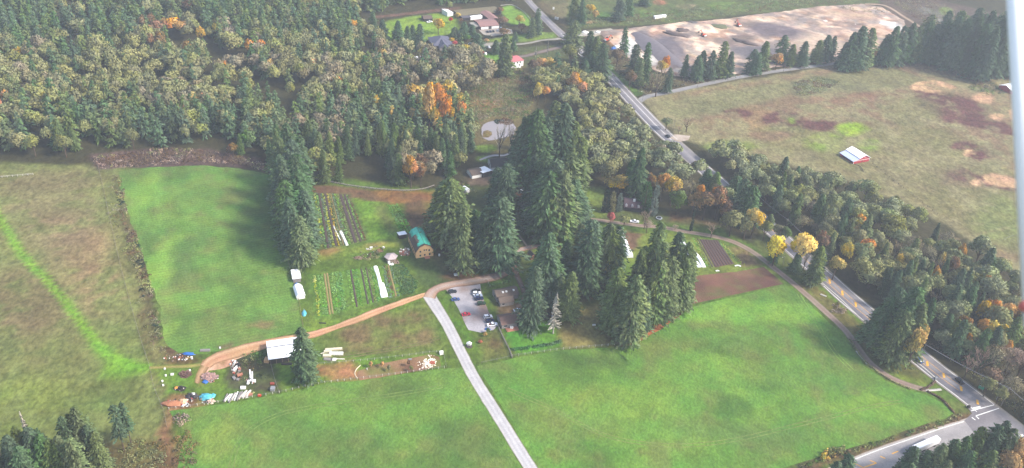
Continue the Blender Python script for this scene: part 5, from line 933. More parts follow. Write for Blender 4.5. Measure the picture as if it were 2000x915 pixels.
ORDW = ORD + ['thirteenth', 'fourteenth', 'fifteenth', 'sixteenth', 'seventeenth', 'eighteenth', 'nineteenth', 'twentieth', 'twenty-first', 'twenty-second', 'twenty-third', 'twenty-fourth', 'twenty-fifth']
ORDW = [w_.replace(' from the left', '').replace('leftmost', 'first') for w_ in ORDW]
def rows(t0, t1, b0, b1, seq, where, seed, h=.55):
    tot = sum(s[1] for s in seq); acc = 0; n = len(seq); cnt = {}
    for i, (pal, wd) in enumerate(seq):
        f = (acc + wd / 2) / tot; acc += wd
        a = (t0[0] + (t1[0] - t0[0]) * f, t0[1] + (t1[1] - t0[1]) * f); b = (b0[0] + (b1[0] - b0[0]) * f, b0[1] + (b1[1] - b0[1]) * f)
        nm = {'soil': 'bare dark soil ridge', 'tansoil': 'tan stubble ridge'}.get(pal, CWORD.get(pal, pal) + ' leafy crop row')
        if pal is None or pal == 'none': continue
        W = wd * math.hypot(G(*t1)[0] - G(*t0)[0], G(*t1)[1] - G(*t0)[1]) / tot * .86
        crop(f'{nm}, {ORDW[i]} from the left in {where}', a, b, W, h if pal not in CR_MATS else .18, pal, seed + i, 'crop rows in ' + where)
rows((612, 378), (682, 381), (628, 488), (716, 470), [('ygreen', 1), ('green', 1), ('soil', 1), ('blue', .9), ('ygreen', 1), ('soil', 1), ('gold', .8), ('olive', 1), ('tansoil', .5), ('blue', 1.2), ('green', 1.2), ('olive', 1), ('soil', 1.4), ('olive', .7), ('soil', 1), ('green', .8), ('brown', .8)], 'the upper vegetable plot', 700)
rows((610, 538), (764, 518), (620, 622), (780, 578), [('ygreen', 1), ('none', .3), ('green', 2.0), ('tansoil', .6), ('none', .2), ('tansoil', .6), ('none', .2), ('green', 1.6), ('emerald', 2.2), ('none', 1.4), ('green', 1.0), ('soil', .6), ('emerald', 1.6), ('none', 1.0), ('soil', .5), ('green', 1), ('soil', .5), ('olive', .8), ('emerald', 1), ('green', .8), ('none', 1.6), ('blue', 1), ('brown', .8), ('tansoil', .6), ('blue', .6)], 'the middle vegetable plot', 740)
rows((756, 401), (776, 398), (783, 458), (808, 452), [('emerald', 1), ('green', 1), ('emerald', 1)], 'the strip above the barn', 780)
rows((1352, 466), (1364, 467), (1380, 524), (1394, 522), [('green', 1), ('olive', 1), ('soil', .6)], 'the bed by the tunnels', 790, .3); rows((1404, 474), (1412, 478), (1446, 520), (1456, 517), [('green', 1), ('ygreen', 1)], 'the strip right of the brown bed', 795, .3)
rows((1366, 468), (1402, 470), (1396, 522), (1434, 516), [('soil', 1)] * 7, 'the brown bed', 800)
brush('brassica_bed', 'dark green leafy brassica block at the right of the middle vegetable plot', 'crop bed', [(766, 520), (790, 517), (812, 545), (815, 558), (806, 574), (782, 577)], 1.0, .6, ['emerald', 'green'], 30, per=9, size=.45, kind='stuff', keep=1)

# white plastic over the rows
PLAST = plain('white_plastic', K(244, 244, 246, .85), rough=.45, var=.05, scale=1); 
def tunnel(label, pts, wd, h, name='row_cover', cat='row cover', mat=None, seed=0, group=None):
    c = smooth_line(GL(pts), .9); t = np.gradient(c, axis=0); t /= np.linalg.norm(t, axis=1)[:, None]; n = np.stack([t[:, 1], -t[:, 0]], 1); k = len(c); m = 9; rng = np.random.default_rng(seed); V = []
    w_ = wd * (1 + (fbm(c[:, 0] * 1.0, c[:, 1], 3, seed, 2) - .5) * .5)
    for j in range(m):
        a = math.pi * j / (m - 1); V.append(np.column_stack([c + n * (math.cos(a) * w_ / 2)[:, None], .05 + h * math.sin(a) * (1 + rng.uniform(-.1, .1, k))]))
    V = np.concatenate(V); i = np.arange(k - 1); F = np.concatenate([np.stack([j * k + i, j * k + i + 1, (j + 1) * k + i + 1, (j + 1) * k + i], 1) for j in range(m - 1)])
    b = len(V); caps = [[j * k for j in range(m)], [j * k + k - 1 for j in range(m)]]; me = bpy.data.meshes.new(name); me.from_pydata([tuple(v) for v in V], [], [tuple(f) for f in F] + [tuple(q) for q in caps]); me.materials.append(mat or PLAST); me.update()
    return tag(link(name, me), label, cat, group)
tunnel('long white row cover along the middle vegetable plot', [(733, 521), (741, 548), (748, 582)], 2.2, .55, seed=1); tunnel('short white row cover branching off the long one', [(747, 554), (751, 566), (755, 581)], 1.7, .55, seed=2)
tunnel('short white row cover at the foot of the upper vegetable plot', [(665, 453), (671, 465), (678, 480)], 1.7, .6, seed=3); tunnel('thin white strip of row cover left of the short one', [(651, 441), (658, 456), (665, 470)], .5, .2, seed=4)
tunnel('widest white row cover beside the fir stand', [(1328, 467), (1338, 482), (1346, 496), (1358, 512), (1366, 523)], 3.0, .7, seed=5); tunnel('white row cover, right one of the pair beside the brown bed', [(1343, 478), (1354, 492), (1366, 506), (1375, 523)], 2.4, .7, seed=6); tunnel('small white cover showing between the firs and the wide tunnel', [(1318, 474), (1324, 480), (1332, 488)], 1.8, .5, seed=7)
tunnel('long white polythene greenhouse behind the firs', [(1208, 454), (1219, 478), (1230, 504)], 4.4, 2.3, 'greenhouse', 'greenhouse', seed=8)
tunnel('crumpled white cover at the corner of the brown bed', [(1435, 520), (1442, 519), (1447, 521)], 1.0, .35, seed=9); tunnel('white irrigation cloth at the foot of the tunnels', [(1398, 530), (1401, 529), (1405, 530)], .8, .3, seed=10)
# ------------------------------------------------------------------ buildings
def bm(name, rgb, k=.55, **kw): return plain(name, K(*rgb, k), **kw)
WHITE = bm('white_paint', (236, 234, 230), .8, var=.06); WHITEROOF = bm('white_metal_roof', (244, 244, 248), .85, rough=.4, var=.05, scale=.5); BROWNROOF = bm('brown_shingles', (118, 100, 88), .5, var=.18, scale=1.5)
DARKROOF = bm('dark_red_shingles', (104, 80, 86), .5, var=.15, scale=1.5); SLATE = bm('slate_blue_shingles', (112, 112, 132), .5, var=.08, scale=1); PEACH = bm('peach_boards', (244, 196, 140), .72, var=.05, scale=1); TEAL = bm('teal_tarp', (84, 208, 180), .62, rough=.4, var=.12, scale=.6)
GREYW = bm('grey_boards', (168, 160, 156), .5, var=.12); PINKR = bm('pink_tiles', (208, 120, 124), .55, var=.12, scale=1.4); REDW = bm('barn_red_boards', (196, 66, 78), .55, var=.08); DARKG = plain('dark_glass', (.02, .025, .03), rough=.15, spec=.6, var=.1); DARKW = bm('dark_boards', (70, 64, 62), .4)
WOOD = bm('weathered_wood', (160, 140, 118), .5, var=.2); MOSS = bm('mossy_flat_roof', (140, 128, 96), .5, var=.3, scale=.8); PINKDECK = bm('salmon_deck', (204, 138, 112), .55, var=.15); TRIM = bm('pale_trim', (224, 216, 204), .7); SALMONR = bm('salmon_roof', (176, 134, 126), .5, var=.16, scale=1); ORANGE = bm('orange_paint', (226, 84, 46), .6); BLUE = bm('blue_tarp', (60, 120, 200), .6, rough=.4); TEALC = bm('turquoise_tarp', (96, 190, 208), .65, rough=.4); REDR = bm('red_roof', (216, 84, 84), .55); BLACK = plain('black_rubber', (.02, .02, .02), rough=.8); STEEL = bm('grey_steel', (170, 172, 176), .5, rough=.5)
def frame3(A, B, Cc):
    """front-left, front-right and back-left ground corners as seen -> centre, turn, width, depth"""
    a = np.array(G(*A)); b = np.array(G(*B)); c = np.array(G(*Cc)); u = b - a; wd = np.linalg.norm(u); u = u / wd; v = np.array([-u[1], u[0]]); dp = (c - a) @ v
    if dp < 0: dp = -dp; v = -v
    cen = a + u * wd / 2 + v * dp / 2; return cen, math.atan2(u[1], u[0]), wd, dp
def building(name, label, cat, A, B, Cc, wall_h, roof, rise, wall, roofm, ridge='x', over=.4, group=None, win=None, size=None):
    """roof: gable | gambrel | hip | flat | shed ; ridge along local x (the front wall) or y. win = list of (side, u, z, w, h, kind)"""
    cen, rz, W, D = frame3(A, B, Cc)
    if size: W, D = size
    t = empty(name, cen[0], cen[1], 0, rz, label, cat, group); w2, d2 = W / 2, D / 2
    span, length, ax = (D, W, 'x') if ridge == 'x' else (W, D, 'y'); s = span / 2; l = length / 2
    if roof == 'gable': top = [(-s, wall_h), (0, wall_h + rise), (s, wall_h)]
    elif roof == 'gambrel': top = [(-s, wall_h), (-s * .62, wall_h + rise * .68), (0, wall_h + rise), (s * .62, wall_h + rise * .68), (s, wall_h)]
    elif roof == 'shed': top = [(-s, wall_h + rise), (s, wall_h)]
    else: top = [(-s, wall_h), (s, wall_h)]
    prof = [(-s, -.1)] + [(u, z - .02) for u, z in top] + [(s, -.1)]
    MB().extr(prof, -l, l, ax).build('wall', wall, t)
    if roof in ('gable', 'gambrel', 'shed'):
        for i in range(len(top) - 1):
            (u0, z0), (u1, z1) = top[i], top[i + 1]; L = math.hypot(u1 - u0, z1 - z0); du, dz = (u1 - u0) / L, (z1 - z0) / L; nu, nz = -dz, du
            if nz < 0: nu, nz = -nu, -nz
            e0 = over if i == 0 else 0; e1 = over if i == len(top) - 2 else 0; p0 = (u0 - du * e0, z0 - dz * e0); p1 = (u1 + du * e1, z1 + dz * e1)
            q = [(p0[0] + nu * .01, p0[1] + nz * .01), (p1[0] + nu * .01, p1[1] + nz * .01), (p1[0] + nu * .16, p1[1] + nz * .16), (p0[0] + nu * .16, p0[1] + nz * .16)]
            MB().extr(q, -l - over, l + over, ax).build('roof', roofm, t)
    elif roof == 'hip':
        o = over; k = min(w2, d2) * .9; mb = MB()
        if W >= D: r = [(-w2 + k, 0), (w2 - k, 0)]
        else: r = [(0, -d2 + k), (0, d2 - k)]
        v = [(-w2 - o, -d2 - o, wall_h), (w2 + o, -d2 - o, wall_h), (w2 + o, d2 + o, wall_h), (-w2 - o, d2 + o, wall_h), (*r[0], wall_h + rise), (*r[1], wall_h + rise)]
        f = [(0, 1, 5, 4), (1, 2, 5), (2, 3, 4, 5), (3, 0, 4), (3, 2, 1, 0)] if W >= D else [(0, 1, 4), (1, 2, 5, 4), (2, 3, 5), (3, 0, 4, 5), (3, 2, 1, 0)]
        mb.add(v, f); mb.build('roof', roofm, t)
    else: MB().box(-w2 - over, w2 + over, -d2 - over, d2 + over, wall_h, wall_h + .25).build('roof', roofm, t)
    for side, u, z, ww, hh, kind in (win or []):
        mm = {'window': DARKG, 'door': DARKW, 'white_door': WHITE, 'vent': TRIM, 'open_bay': DARKW}[kind]; nm = {'white_door': 'door'}.get(kind, kind)
        if side in 'FB':
            y = -d2 if side == 'F' else d2; sg = -1 if side == 'F' else 1; MB().box(u - ww / 2, u + ww / 2, min(y, y + sg * .06), max(y, y + sg * .06), z, z + hh).build(nm, mm, t)
            if kind == 'window': MB().box(u - ww / 2 - .1, u + ww / 2 + .1, min(y, y + sg * .1), max(y, y + sg * .1), z - .14, z - .02).build('sill', TRIM, t)
        else:
            x = -w2 if side == 'L' else w2; sg = -1 if side == 'L' else 1; MB().box(min(x, x + sg * .06), max(x, x + sg * .06), u - ww / 2, u + ww / 2, z, z + hh).build(nm, mm, t)
    return t, W, D
# gambrel barn with the torn tarp
t, W, D = building('gambrel_barn', 'peach-fronted gambrel barn under a torn teal tarp', 'barn', (812.5, 505), (846.5, 500), (795, 471), 4.2, 'gambrel', 4.4, PEACH, BROWNROOF, 'y', .35,
    win=[('F', -2.6, .9, .9, 1.1, 'window'), ('F', 2.9, .9, .9, 1.5, 'window'), ('F', -2.6, 3.6, .9, 1.1, 'window'), ('F', 2.6, 3.8, .9, 1.1, 'window'), ('F', 0, 1.0, .9, 1.1, 'window'), ('F', .9, 4.3, .7, 1.0, 'window'), ('F', -.3, 4.3, .7, 1.0, 'window')] + [('L', v, 1.2, 1.4, 1.0, 'window') for v in (-7, -4, -1, 2, 5)])
MB().box(-.2, 2.6, -D / 2 - 2.2, -D / 2 - .02, 0, .5).build('porch_step', PINKDECK, t)
rnd = random.Random(3)
def tarp(side, y0, y1, s0, s1, ragged):
    """cloth over the barn roof: side -1 / 1, along the ridge y0..y1, from the ridge down s0..s1 of the slope, torn lower edge"""
    s = W / 2; path = [(0, 8.6), (s * .62, 4.2 + 4.4 * .68), (s, 4.2)]; L = [0, math.hypot(path[1][0], path[0][1] - path[1][1])]; L.append(L[1] + math.hypot(path[2][0] - path[1][0], path[1][1] - path[2][1]))
    def at(q): 
        q *= L[2]
        for i in (0, 1):
            if q <= L[i + 1] + 1e-6 or i == 1: f = (q - L[i]) / (L[i + 1] - L[i]); return path[i][0] + (path[i + 1][0] - path[i][0]) * f, path[i][1] + (path[i + 1][1] - path[i][1]) * f
    n = 36; m = 10; vs = []; fs = []
    for i in range(n + 1):
        y = y0 + (y1 - y0) * i / n; e = s1 * (1 - ragged * rnd.random() ** 1.2) if i % 2 else s1 * (1 - ragged * .3 * rnd.random())
        for j in range(m + 1):
            u, z = at(s0 + (e - s0) * j / m); vs.append((side * (u + .12), y, z + .24 + .06 * rnd.random()))
    for i in range(n):
        for j in range(m): fs.append((i * (m + 1) + j, i * (m + 1) + j + 1, (i + 1) * (m + 1) + j + 1, (i + 1) * (m + 1) + j))
    return MB().add(vs, fs)
tp = tarp(1, -D / 2 + .5, D / 2 + .2, 0, .8, .45); tp.build('tarp', TEAL, t); tarp(-1, D / 2 - 6, D / 2 + .2, 0, .85, .3).build('tarp', TEAL, t); tarp(-1, -D / 2 + 4, D / 2 - 6, 0, .38, .7).build('tarp', TEAL, t); tarp(-1, -D / 2 + 1, -D / 2 + 4, 0, .7, .8).build('tarp', TEAL, t)
# hut with the many-sided roof
x, y = G(764, 508); t = empty('garden_hut', x, y, 0, .25, 'many-sided pale-roofed hut left of the gambrel barn', 'hut'); q = [(3.1 * math.cos(a), 3.1 * math.sin(a)) for a in np.linspace(0, 2 * math.pi, 7)[:-1]]
MB().prism(q, 0, 2.5).build('wall', bm('tan_boards', (186, 164, 146), .5), t)
mb = MB(); n = 6; q2 = [(a * 1.28, b * 1.28, 2.5) for a, b in q]; mb.add(q2 + [(0, 0, 4.3)], [(i, (i + 1) % n, n) for i in range(n)] + [tuple(range(n - 1, -1, -1))]); mb.build('roof', bm('pale_pink_shingles', (206, 188, 186), .62), t)
MB().tube((0, 0, 4.1), (0, 0, 4.8), .15, .1, 6).build('roof_cap', DARKW, t); MB().box(-1.6, 1.0, -5.4, -3.9, 0, .35).build('deck', WHITE, t); MB().box(-2.2, -.9, -3.9, -2.9, 0, 1.6).build('cabinet', WHITE, t); MB().box(1.4, 4.2, -4.2, -2, 0, .2).build('patio', bm('tan_patio', (190, 164, 144), .5), t)
building('small_shed', 'small white-roofed shed just left of the gambrel barn', 'shed', (780, 468), (794, 465.5), (778, 461), 2.4, 'shed', .5, DARKW, WHITEROOF, 'x', .3)
# pole barn
t, W, D = building('pole_barn', 'long open-fronted shed with a bright white two-slope roof', 'shed', (528, 712), (587, 703), (521, 680), 3.6, 'gable', 1.5, DARKW, WHITEROOF, 'x', .7)
MB().box(-W / 2 - .6, W / 2 + .6, -.3, .2, 5.06, 5.3).build('ridge_cap', bm('ridge_dark_grey', (84, 84, 96), .5), t)  # dark grey strip along the ridge
for i in range(6): MB().box(-W / 2 + .2 + i * (W - .4) / 5 - .12, -W / 2 + .2 + i * (W - .4) / 5 + .12, -D / 2 - .5, -D / 2 - .26, 0, 3.45).build('post', WOOD, t)
tag(MB().box(-1.2, 1.2, -1.4, 1.4, 0, 1.6).build('crate', bm('tan_plywood', (222, 178, 130), .6), None, loc=(*G(522, 706), 0)), 'tan plywood crate at the left end of the white-roofed shed', 'crate')
# along the fence east of the hayfield
building('tarp_shelter', 'flat white-roofed stall by the fence below the tree row', 'shelter', (573, 553), (588, 551), (570, 536), 2.6, 'flat', .2, GREYW, WHITEROOF, 'x', .3)
building('tarp_shelter', 'white peaked tent shelter below the flat white stall', 'tent', (580, 586), (596, 583), (577, 567), 2.2, 'gambrel', 1.6, WHITE, WHITEROOF, 'y', .3)
def heap(name, label, cat, px, py, rx, ry, h, mat, seed=0, rz=0, group=None):
    x, y = G(px, py); rb = name in ('rubble_pile', 'garden_shrub_pile'); o = MB().lump(0, 0, 0, rx, ry, h, random.Random(seed), 18 if rb else 14, 7 if rb else 5, .42 if rb else .26).build(name, mat, None, not rb, (x, y, .05)); o.rotation_euler = (0, 0, rz); return tag(o, label, cat, group)
heap('tarp_pile', 'blue tarp bundle between the two white shelters', 'tarp', 579, 557, 1.3, 1.5, 1.0, BLUE, 1)
t = empty('boat', *G(594, 612), 0, R_(104), 'upturned turquoise boat by the fence below the white tent', 'boat'); mb = MB(); vs = []; 
for i in range(9):
    s = i / 8; wv = 1.2 * math.sin(math.pi * min(1, s * .85 + .12)) + .05
    for j in range(5): a = math.pi * j / 4; vs.append(((s - .5) * 5.6, math.cos(a) * wv, math.sin(a) * wv * .8 + .02))
mb.add(vs, [(i * 5 + j, i * 5 + j + 1, i * 5 + j + 6, i * 5 + j + 5) for i in range(8) for j in range(4)] + [(4, 3, 2, 1, 0), (40, 41, 42, 43, 44)]); mb.build('hull', TEALC, t, True); MB().box(-2.6, 2.6, -.05, .05, .9, 1.02).build('keel', bm('pale_keel', (200, 220, 220), .6), t)
# houses beside the lot
t, W, D = building('brown_roofed_house', 'upper brown-roofed house with three roof lights by the parking lot', 'house', (971, 591), (1012, 583), (963, 575), 2.9, 'gable', 2.2, GREYW, BROWNROOF, 'x', .4, win=[('F', -3, 1, 1.4, 1.1, 'window'), ('F', 2, .9, 1.4, 1.1, 'window'), ('L', 0, 1, 1.2, 1.1, 'window')])
for u in (-2.2, -.2, 4.0): sk = MB().box(u - .5, u + .5, -D * .28, -D * .13, 4.15, 4.72); sk.build('roof_light', WHITE, t)
t, W, D = building('brown_roofed_house', 'lower annex with a brown roof and pale grey end wall', 'house', (977, 600), (1003, 596), (973, 588), 2.6, 'gable', 1.6, GREYW, BROWNROOF, 'x', .4, win=[('F', -2, .9, 1.2, 1.0, 'window'), ('L', 0, .9, 1.2, 1.0, 'window')])
building('garden_shed', 'tiny pale-roofed shed at the end of the annex', 'shed', (1001, 583), (1005, 582), (1000, 579), 1.8, 'gable', .5, GREYW, WHITEROOF, 'x', .15)
t, W, D = building('brown_roofed_house', 'plain reddish-brown-roofed house facing the hedged lawn', 'house', (980, 643), (1016, 637), (974, 624), 2.8, 'gable', 2.0, GREYW, bm('red_brown_shingles', (136, 104, 92), .5, var=.15), 'x', .4, win=[('F', -3, .9, 1.6, 1.1, 'window'), ('F', 3.6, .2, 1.0, 2.0, 'door'), ('L', 0, .9, 1.2, 1.0, 'window')])
MB().box(-3.2, 3.4, -D / 2 - 3.2, -D / 2 - .1, 0, .25).build('patio', PINKDECK, t)
for i, (px, py) in enumerate(((996, 633), (1001, 631), (999, 639))): tag(MB().box(-.8, .8, -.5, .5, 0, 1.0).build('patio_table', WHITE, None, loc=(*G(px, py + 3), .26)), ['left white table on the salmon patio', 'right white table on the salmon patio', 'lower white table on the salmon patio'][i], 'table', 'white patio tables')
building('carport', 'dark low carport between the firs above the hedged lawn', 'carport', (1050, 628), (1074, 624), (1049, 622), 2.2, 'flat', .2, DARKW, DARKW, 'x', .3)
# farm buildings by the creek and in the groves
building('creek_cabin', 'cabin with a bright white roof beside the creek', 'cabin', (943, 348), (960, 343), (936, 335), 2.6, 'shed', 1.2, DARKW, WHITEROOF, 'x', .3)
building('creek_cabin', 'brown-roofed cabin joined to the white-roofed one by the creek', 'cabin', (922, 350), (943, 346), (917, 337), 2.6, 'gable', 1.6, WHITE, BROWNROOF, 'x', .3)
building('creek_house', 'dark-roofed house with a white gable among firs by the creek', 'house', (960, 335), (1004, 332), (956, 318), 3.2, 'gable', 3.0, WHITE, DARKW, 'x', .5, win=[('L', 0, 1, 1.6, 1.2, 'window'), ('F', 0, .9, 2.0, 1.1, 'window')])
building('white_canopy', 'white canopy half hidden by firs left of the creek cabins', 'canopy', (911, 378), (917, 376), (910, 370), 2.2, 'gable', .8, WHITE, WHITEROOF, 'y', .2)
building('white_canopy', 'small white pyramid canopy at the foot of the dark grove', 'canopy', (1019, 379), (1026, 378), (1018, 375), 2.0, 'hip', .9, WHITE, WHITEROOF, 'x', .15)
building('white_canopy', 'white tent beside the narrow path on the lawn', 'canopy', (994, 441), (1002, 443), (996, 435), 2.0, 'gable', 1.0, WHITE, WHITEROOF, 'y', .2)
building('grove_shed', 'little dark shed with a salmon side at the gravel loop', 'shed', (1037, 508), (1045, 506), (1035, 499), 2.4, 'gable', 1.2, PINKDECK, DARKW, 'y', .3)
building('grove_shed', 'small orange-lit roof peeking out of the grove', 'shed', (1087, 489), (1095, 488), (1086, 484), 2.2, 'gable', .8, WOOD, bm('orange_lit_roof', (226, 158, 112), .6), 'x', .2)  # the orange light on this roof is painted into its colour
t, W, D = building('dark_roofed_farmhouse', 'dark red-roofed farmhouse with dormers behind cypresses', 'house', (1219, 412), (1252, 415), (1217, 394), 3.0, 'gable', 2.8, DARKW, DARKROOF, 'x', .5)
for u in (-4.4, -.6, 3.4): MB().extr([(u - .7, 2.9), (u + .7, 2.9), (u + .7, 3.9), (u, 4.4), (u - .7, 3.9)], -D / 2 - .1, -D / 2 + 2.2, 'y').build('dormer', bm('grey_dormer', (196, 190, 192), .6), t)
MB().box(-.2, 1.2, -2.0, -.6, 4.6, 6.4).build('chimney', WHITE, t)
t = empty('trampoline', *G(1287, 428), 0, 0, 'round trampoline on the lawn above the winding path', 'trampoline'); ring = [(2.0 * math.cos(a), 2.0 * math.sin(a)) for a in np.linspace(0, 2 * math.pi, 25)[:-1]]; inn = [(1.5 * math.cos(a), 1.5 * math.sin(a)) for a in np.linspace(0, 2 * math.pi, 25)[:-1]]
mb = MB(); n = 24; vs = [(a, b, .9) for a, b in ring] + [(a, b, .97) for a, b in inn] + [(a, b, .8) for a, b in ring]; mb.add(vs, [(i, (i + 1) % n, n + (i + 1) % n, n + i) for i in range(n)] + [(2 * n + i, 2 * n + (i + 1) % n, (i + 1) % n, i) for i in range(n)]); mb.build('pad', bm('pale_blue_pad', (184, 192, 200), .6), t); MB().prism(inn, .88, .92).build('jumping_mat', bm('dark_mat', (50, 52, 60), .5), t)
for i in range(6): a = i * math.pi / 3; MB().tube((1.9 * math.cos(a), 1.9 * math.sin(a), 0), (1.9 * math.cos(a), 1.9 * math.sin(a), .82), .04, .04, 5).build('leg', STEEL, t)
# red barn on the meadow
cen, rz, W, D = frame3((1666, 321), (1697, 315), (1644, 303)); t = empty('red_barn', cen[0], cen[1], 0, rz, 'red barn with white roof and lean-to alone on the meadow', 'barn')
xs = -W / 2; k = W * .36
MB().extr([(xs + k, -.1), (W / 2, -.1), (W / 2, 3.0), (W / 2 - (W - k) / 2, 5.6), (xs + k, 3.9)], -D / 2, D / 2, 'y').build('wall', REDW, t); MB().extr([(xs, -.1), (xs + k - .01, -.1), (xs + k - .01, 3.3), (xs, 2.2)], -D / 2 + .02, D / 2 - .02, 'y').build('lean_to_wall', REDW, t)
def slab(p0, p1, y0, y1, mat, th=.18, name='roof'): MB().extr([p0, p1, (p1[0], p1[1] + th), (p0[0], p0[1] + th)], y0, y1, 'y').build(name, mat, t)
mx = W / 2 - (W - k) / 2; slab((xs + k - .5, 3.65), (mx, 5.62), -D / 2 - .5, D / 2 + .5, WHITEROOF); slab((mx, 5.62), (W / 2 + .6, 2.75), -D / 2 - .5, D / 2 + .5, WHITEROOF); slab((xs - .6, 2.0), (xs + k, 3.32), -D / 2 - .3, D / 2 + .3, bm('bluish_metal_roof', (196, 204, 232), .75, rough=.4, var=.04), name='lean_to_roof')
MB().box(xs + .05, W / 2, -D / 2 - .05, -D / 2 - .01, 2.0, 2.3).build('trim_board', WHITE, t); MB().box(mx - 1.0, mx + 1.2, -D / 2 - .06, -D / 2 - .01, 3.5, 4.1).build('loft_door', bm('pale_red_door', (226, 150, 156), .6), t); MB().box(-W / 2 - .05, -W / 2 + .2, -D / 2 - .1, -D / 2 + .1, 0, 2.4).build('corner_post', WHITE, t); MB().box(W / 2 - .1, W / 2 + .1, -D / 2 - .1, -D / 2 + .1, 0, 2.6).build('corner_post', WHITE, t); MB().box(mx - 3, mx - 1.2, -D / 2 - .04, -D / 2 - .01, 0, 1.9).build('door', bm('dull_red_door', (168, 56, 64), .5), t)
MB().box(xs - .06, xs - .01, -D / 2 + 1, D / 2 - 3, .4, 1.7).build('open_side', DARKW, t)
building('red_shed', 'red shed with a white roof at the far right edge of the meadow', 'shed', (1974, 184), (2000, 179), (1966, 170), 3.0, 'gable', 2.2, REDW, WHITEROOF, 'x', .5)
# houses at the top
t, W, D = building('slate_roofed_house', 'slate-blue-roofed house below the top lawn', 'house', (846, 96), (884, 94), (836, 80), 3.0, 'hip', 4.5, GREYW, SLATE, 'x', .7)
MB().extr([(-4.5, 2.9), (4.5, 2.9), (0, 6.6)], -D / 2 - 5.5, 1.0, 'y').build('wing_roof', SLATE, t); MB().box(-4, 4, -D / 2 - 5, 0, 0, 2.95).build('wing_wall', GREYW, t)
building('top_lawn_shed', 'small brown-roofed shed on the top lawn', 'shed', (828, 43), (845, 42), (827, 36), 2.6, 'gable', 1.4, DARKW, BROWNROOF, 'x', .3)
building('white_box_shed', 'white shed at the back of the top lawn', 'shed', (874, 33), (885, 31), (872, 25), 3.0, 'shed', 1.4, WHITE, WHITEROOF, 'y', .2)
building('walled_roof_garden', 'long low building with a mossy flat roof at the top', 'building', (898, 37), (979, 29), (890, 26), 2.8, 'flat', .2, DARKW, MOSS, 'x', .3)
building('pink_roofed_wing', 'salmon-tiled wing right of the mossy flat roof', 'house wing', (958, 46), (975, 44), (947, 30), 3.2, 'gable', 1.6, DARKW, SALMONR, 'y', .4)
t, W, D = building('pink_roofed_wing', 'long salmon-tiled wing facing the parked cars', 'house wing', (938, 59), (974, 56), (930, 46), 3.2, 'gable', 1.4, DARKW, SALMONR, 'x', .5)
for u in (-4.5, 6): MB().box(u - 4, u + 3.4, -D / 2 - .09, -D / 2 - .01, .3, 2.7).build('garage_door', WHITE, t)
building('flat_porch', 'grey flat-roofed porch at the left end of the salmon wing', 'porch', (924, 58), (938, 57), (920, 50), 2.6, 'flat', .2, DARKW, bm('grey_flat_roof', (176, 170, 158), .55), 'x', .3); building('flat_porch', 'dark flat roof between the mossy roof and the courtyard', 'porch', (903, 41), (919, 40), (902, 36), 2.6, 'flat', .2, DARKW, bm('dark_grey_roof', (112, 106, 112), .5), 'x', .2)
building('white_screen_wall', 'long white low wall of the courtyard at the top', 'wall', (919, 40), (942, 37), (918, 37), 2.6, 'flat', .1, WHITE, WHITE, 'x', .1)
t, W, D = building('pink_roofed_house', 'white half-timbered house with a pink roof', 'house', (998, 133), (1022, 129), (995, 124), 5.2, 'hip', 3.2, WHITE, PINKR, 'x', .6, win=[('F', -3, 3.2, 1.2, 1.2, 'window'), ('F', 0, 3.2, 1.2, 1.2, 'window'), ('F', 3, 3.2, 1.2, 1.2, 'window'), ('F', -3, .8, 1.2, 1.2, 'window'), ('F', 2, .3, 1.1, 2.0, 'door'), ('R', 0, 3, 1.2, 1.2, 'window')])
MB().box(-2.6, -1.8, 1, 1.8, 7, 9.2).build('chimney', PINKDECK, t); MB().box(-3.6, 2.4, -D / 2 - 2.4, -D / 2 - .05, 0, .5).build('porch', WHITE, t)
building('red_roofed_hut', 'tiny red-roofed hut on the small green lawn at the top', 'hut', (936, 108), (945, 107), (935, 104), 2.0, 'gable', .9, DARKW, REDR, 'x', .2); heap('white_tank', 'white tank beside the tiny red-roofed hut', 'tank', 948, 107, 1.4, 1.2, 2.0, WHITE, 4)
building('mobile_home', 'long white-roofed mobile home hidden in the upper woods', 'mobile home', (804, 123), (830, 120), (803, 118), 2.6, 'flat', .2, WOOD, WHITEROOF, 'x', .2); building('camper', 'white camper at the right end of the hidden mobile home', 'camper', (833, 123), (840, 122), (831, 117), 2.6, 'flat', .2, WHITE, WHITEROOF, 'x', .05)
building('top_white_building', 'pale building showing between trees at the upper left edge', 'building', (262, 8), (300, 10), (258, 2), 3.5, 'flat', .2, WHITE, WHITEROOF, 'x', .2)
building('site_office', 'white flat site office beyond the site at the top', 'trailer', (1279, 38), (1301, 35), (1278, 36), 2.4, 'flat', .1, WHITE, WHITEROOF, 'x', .1)

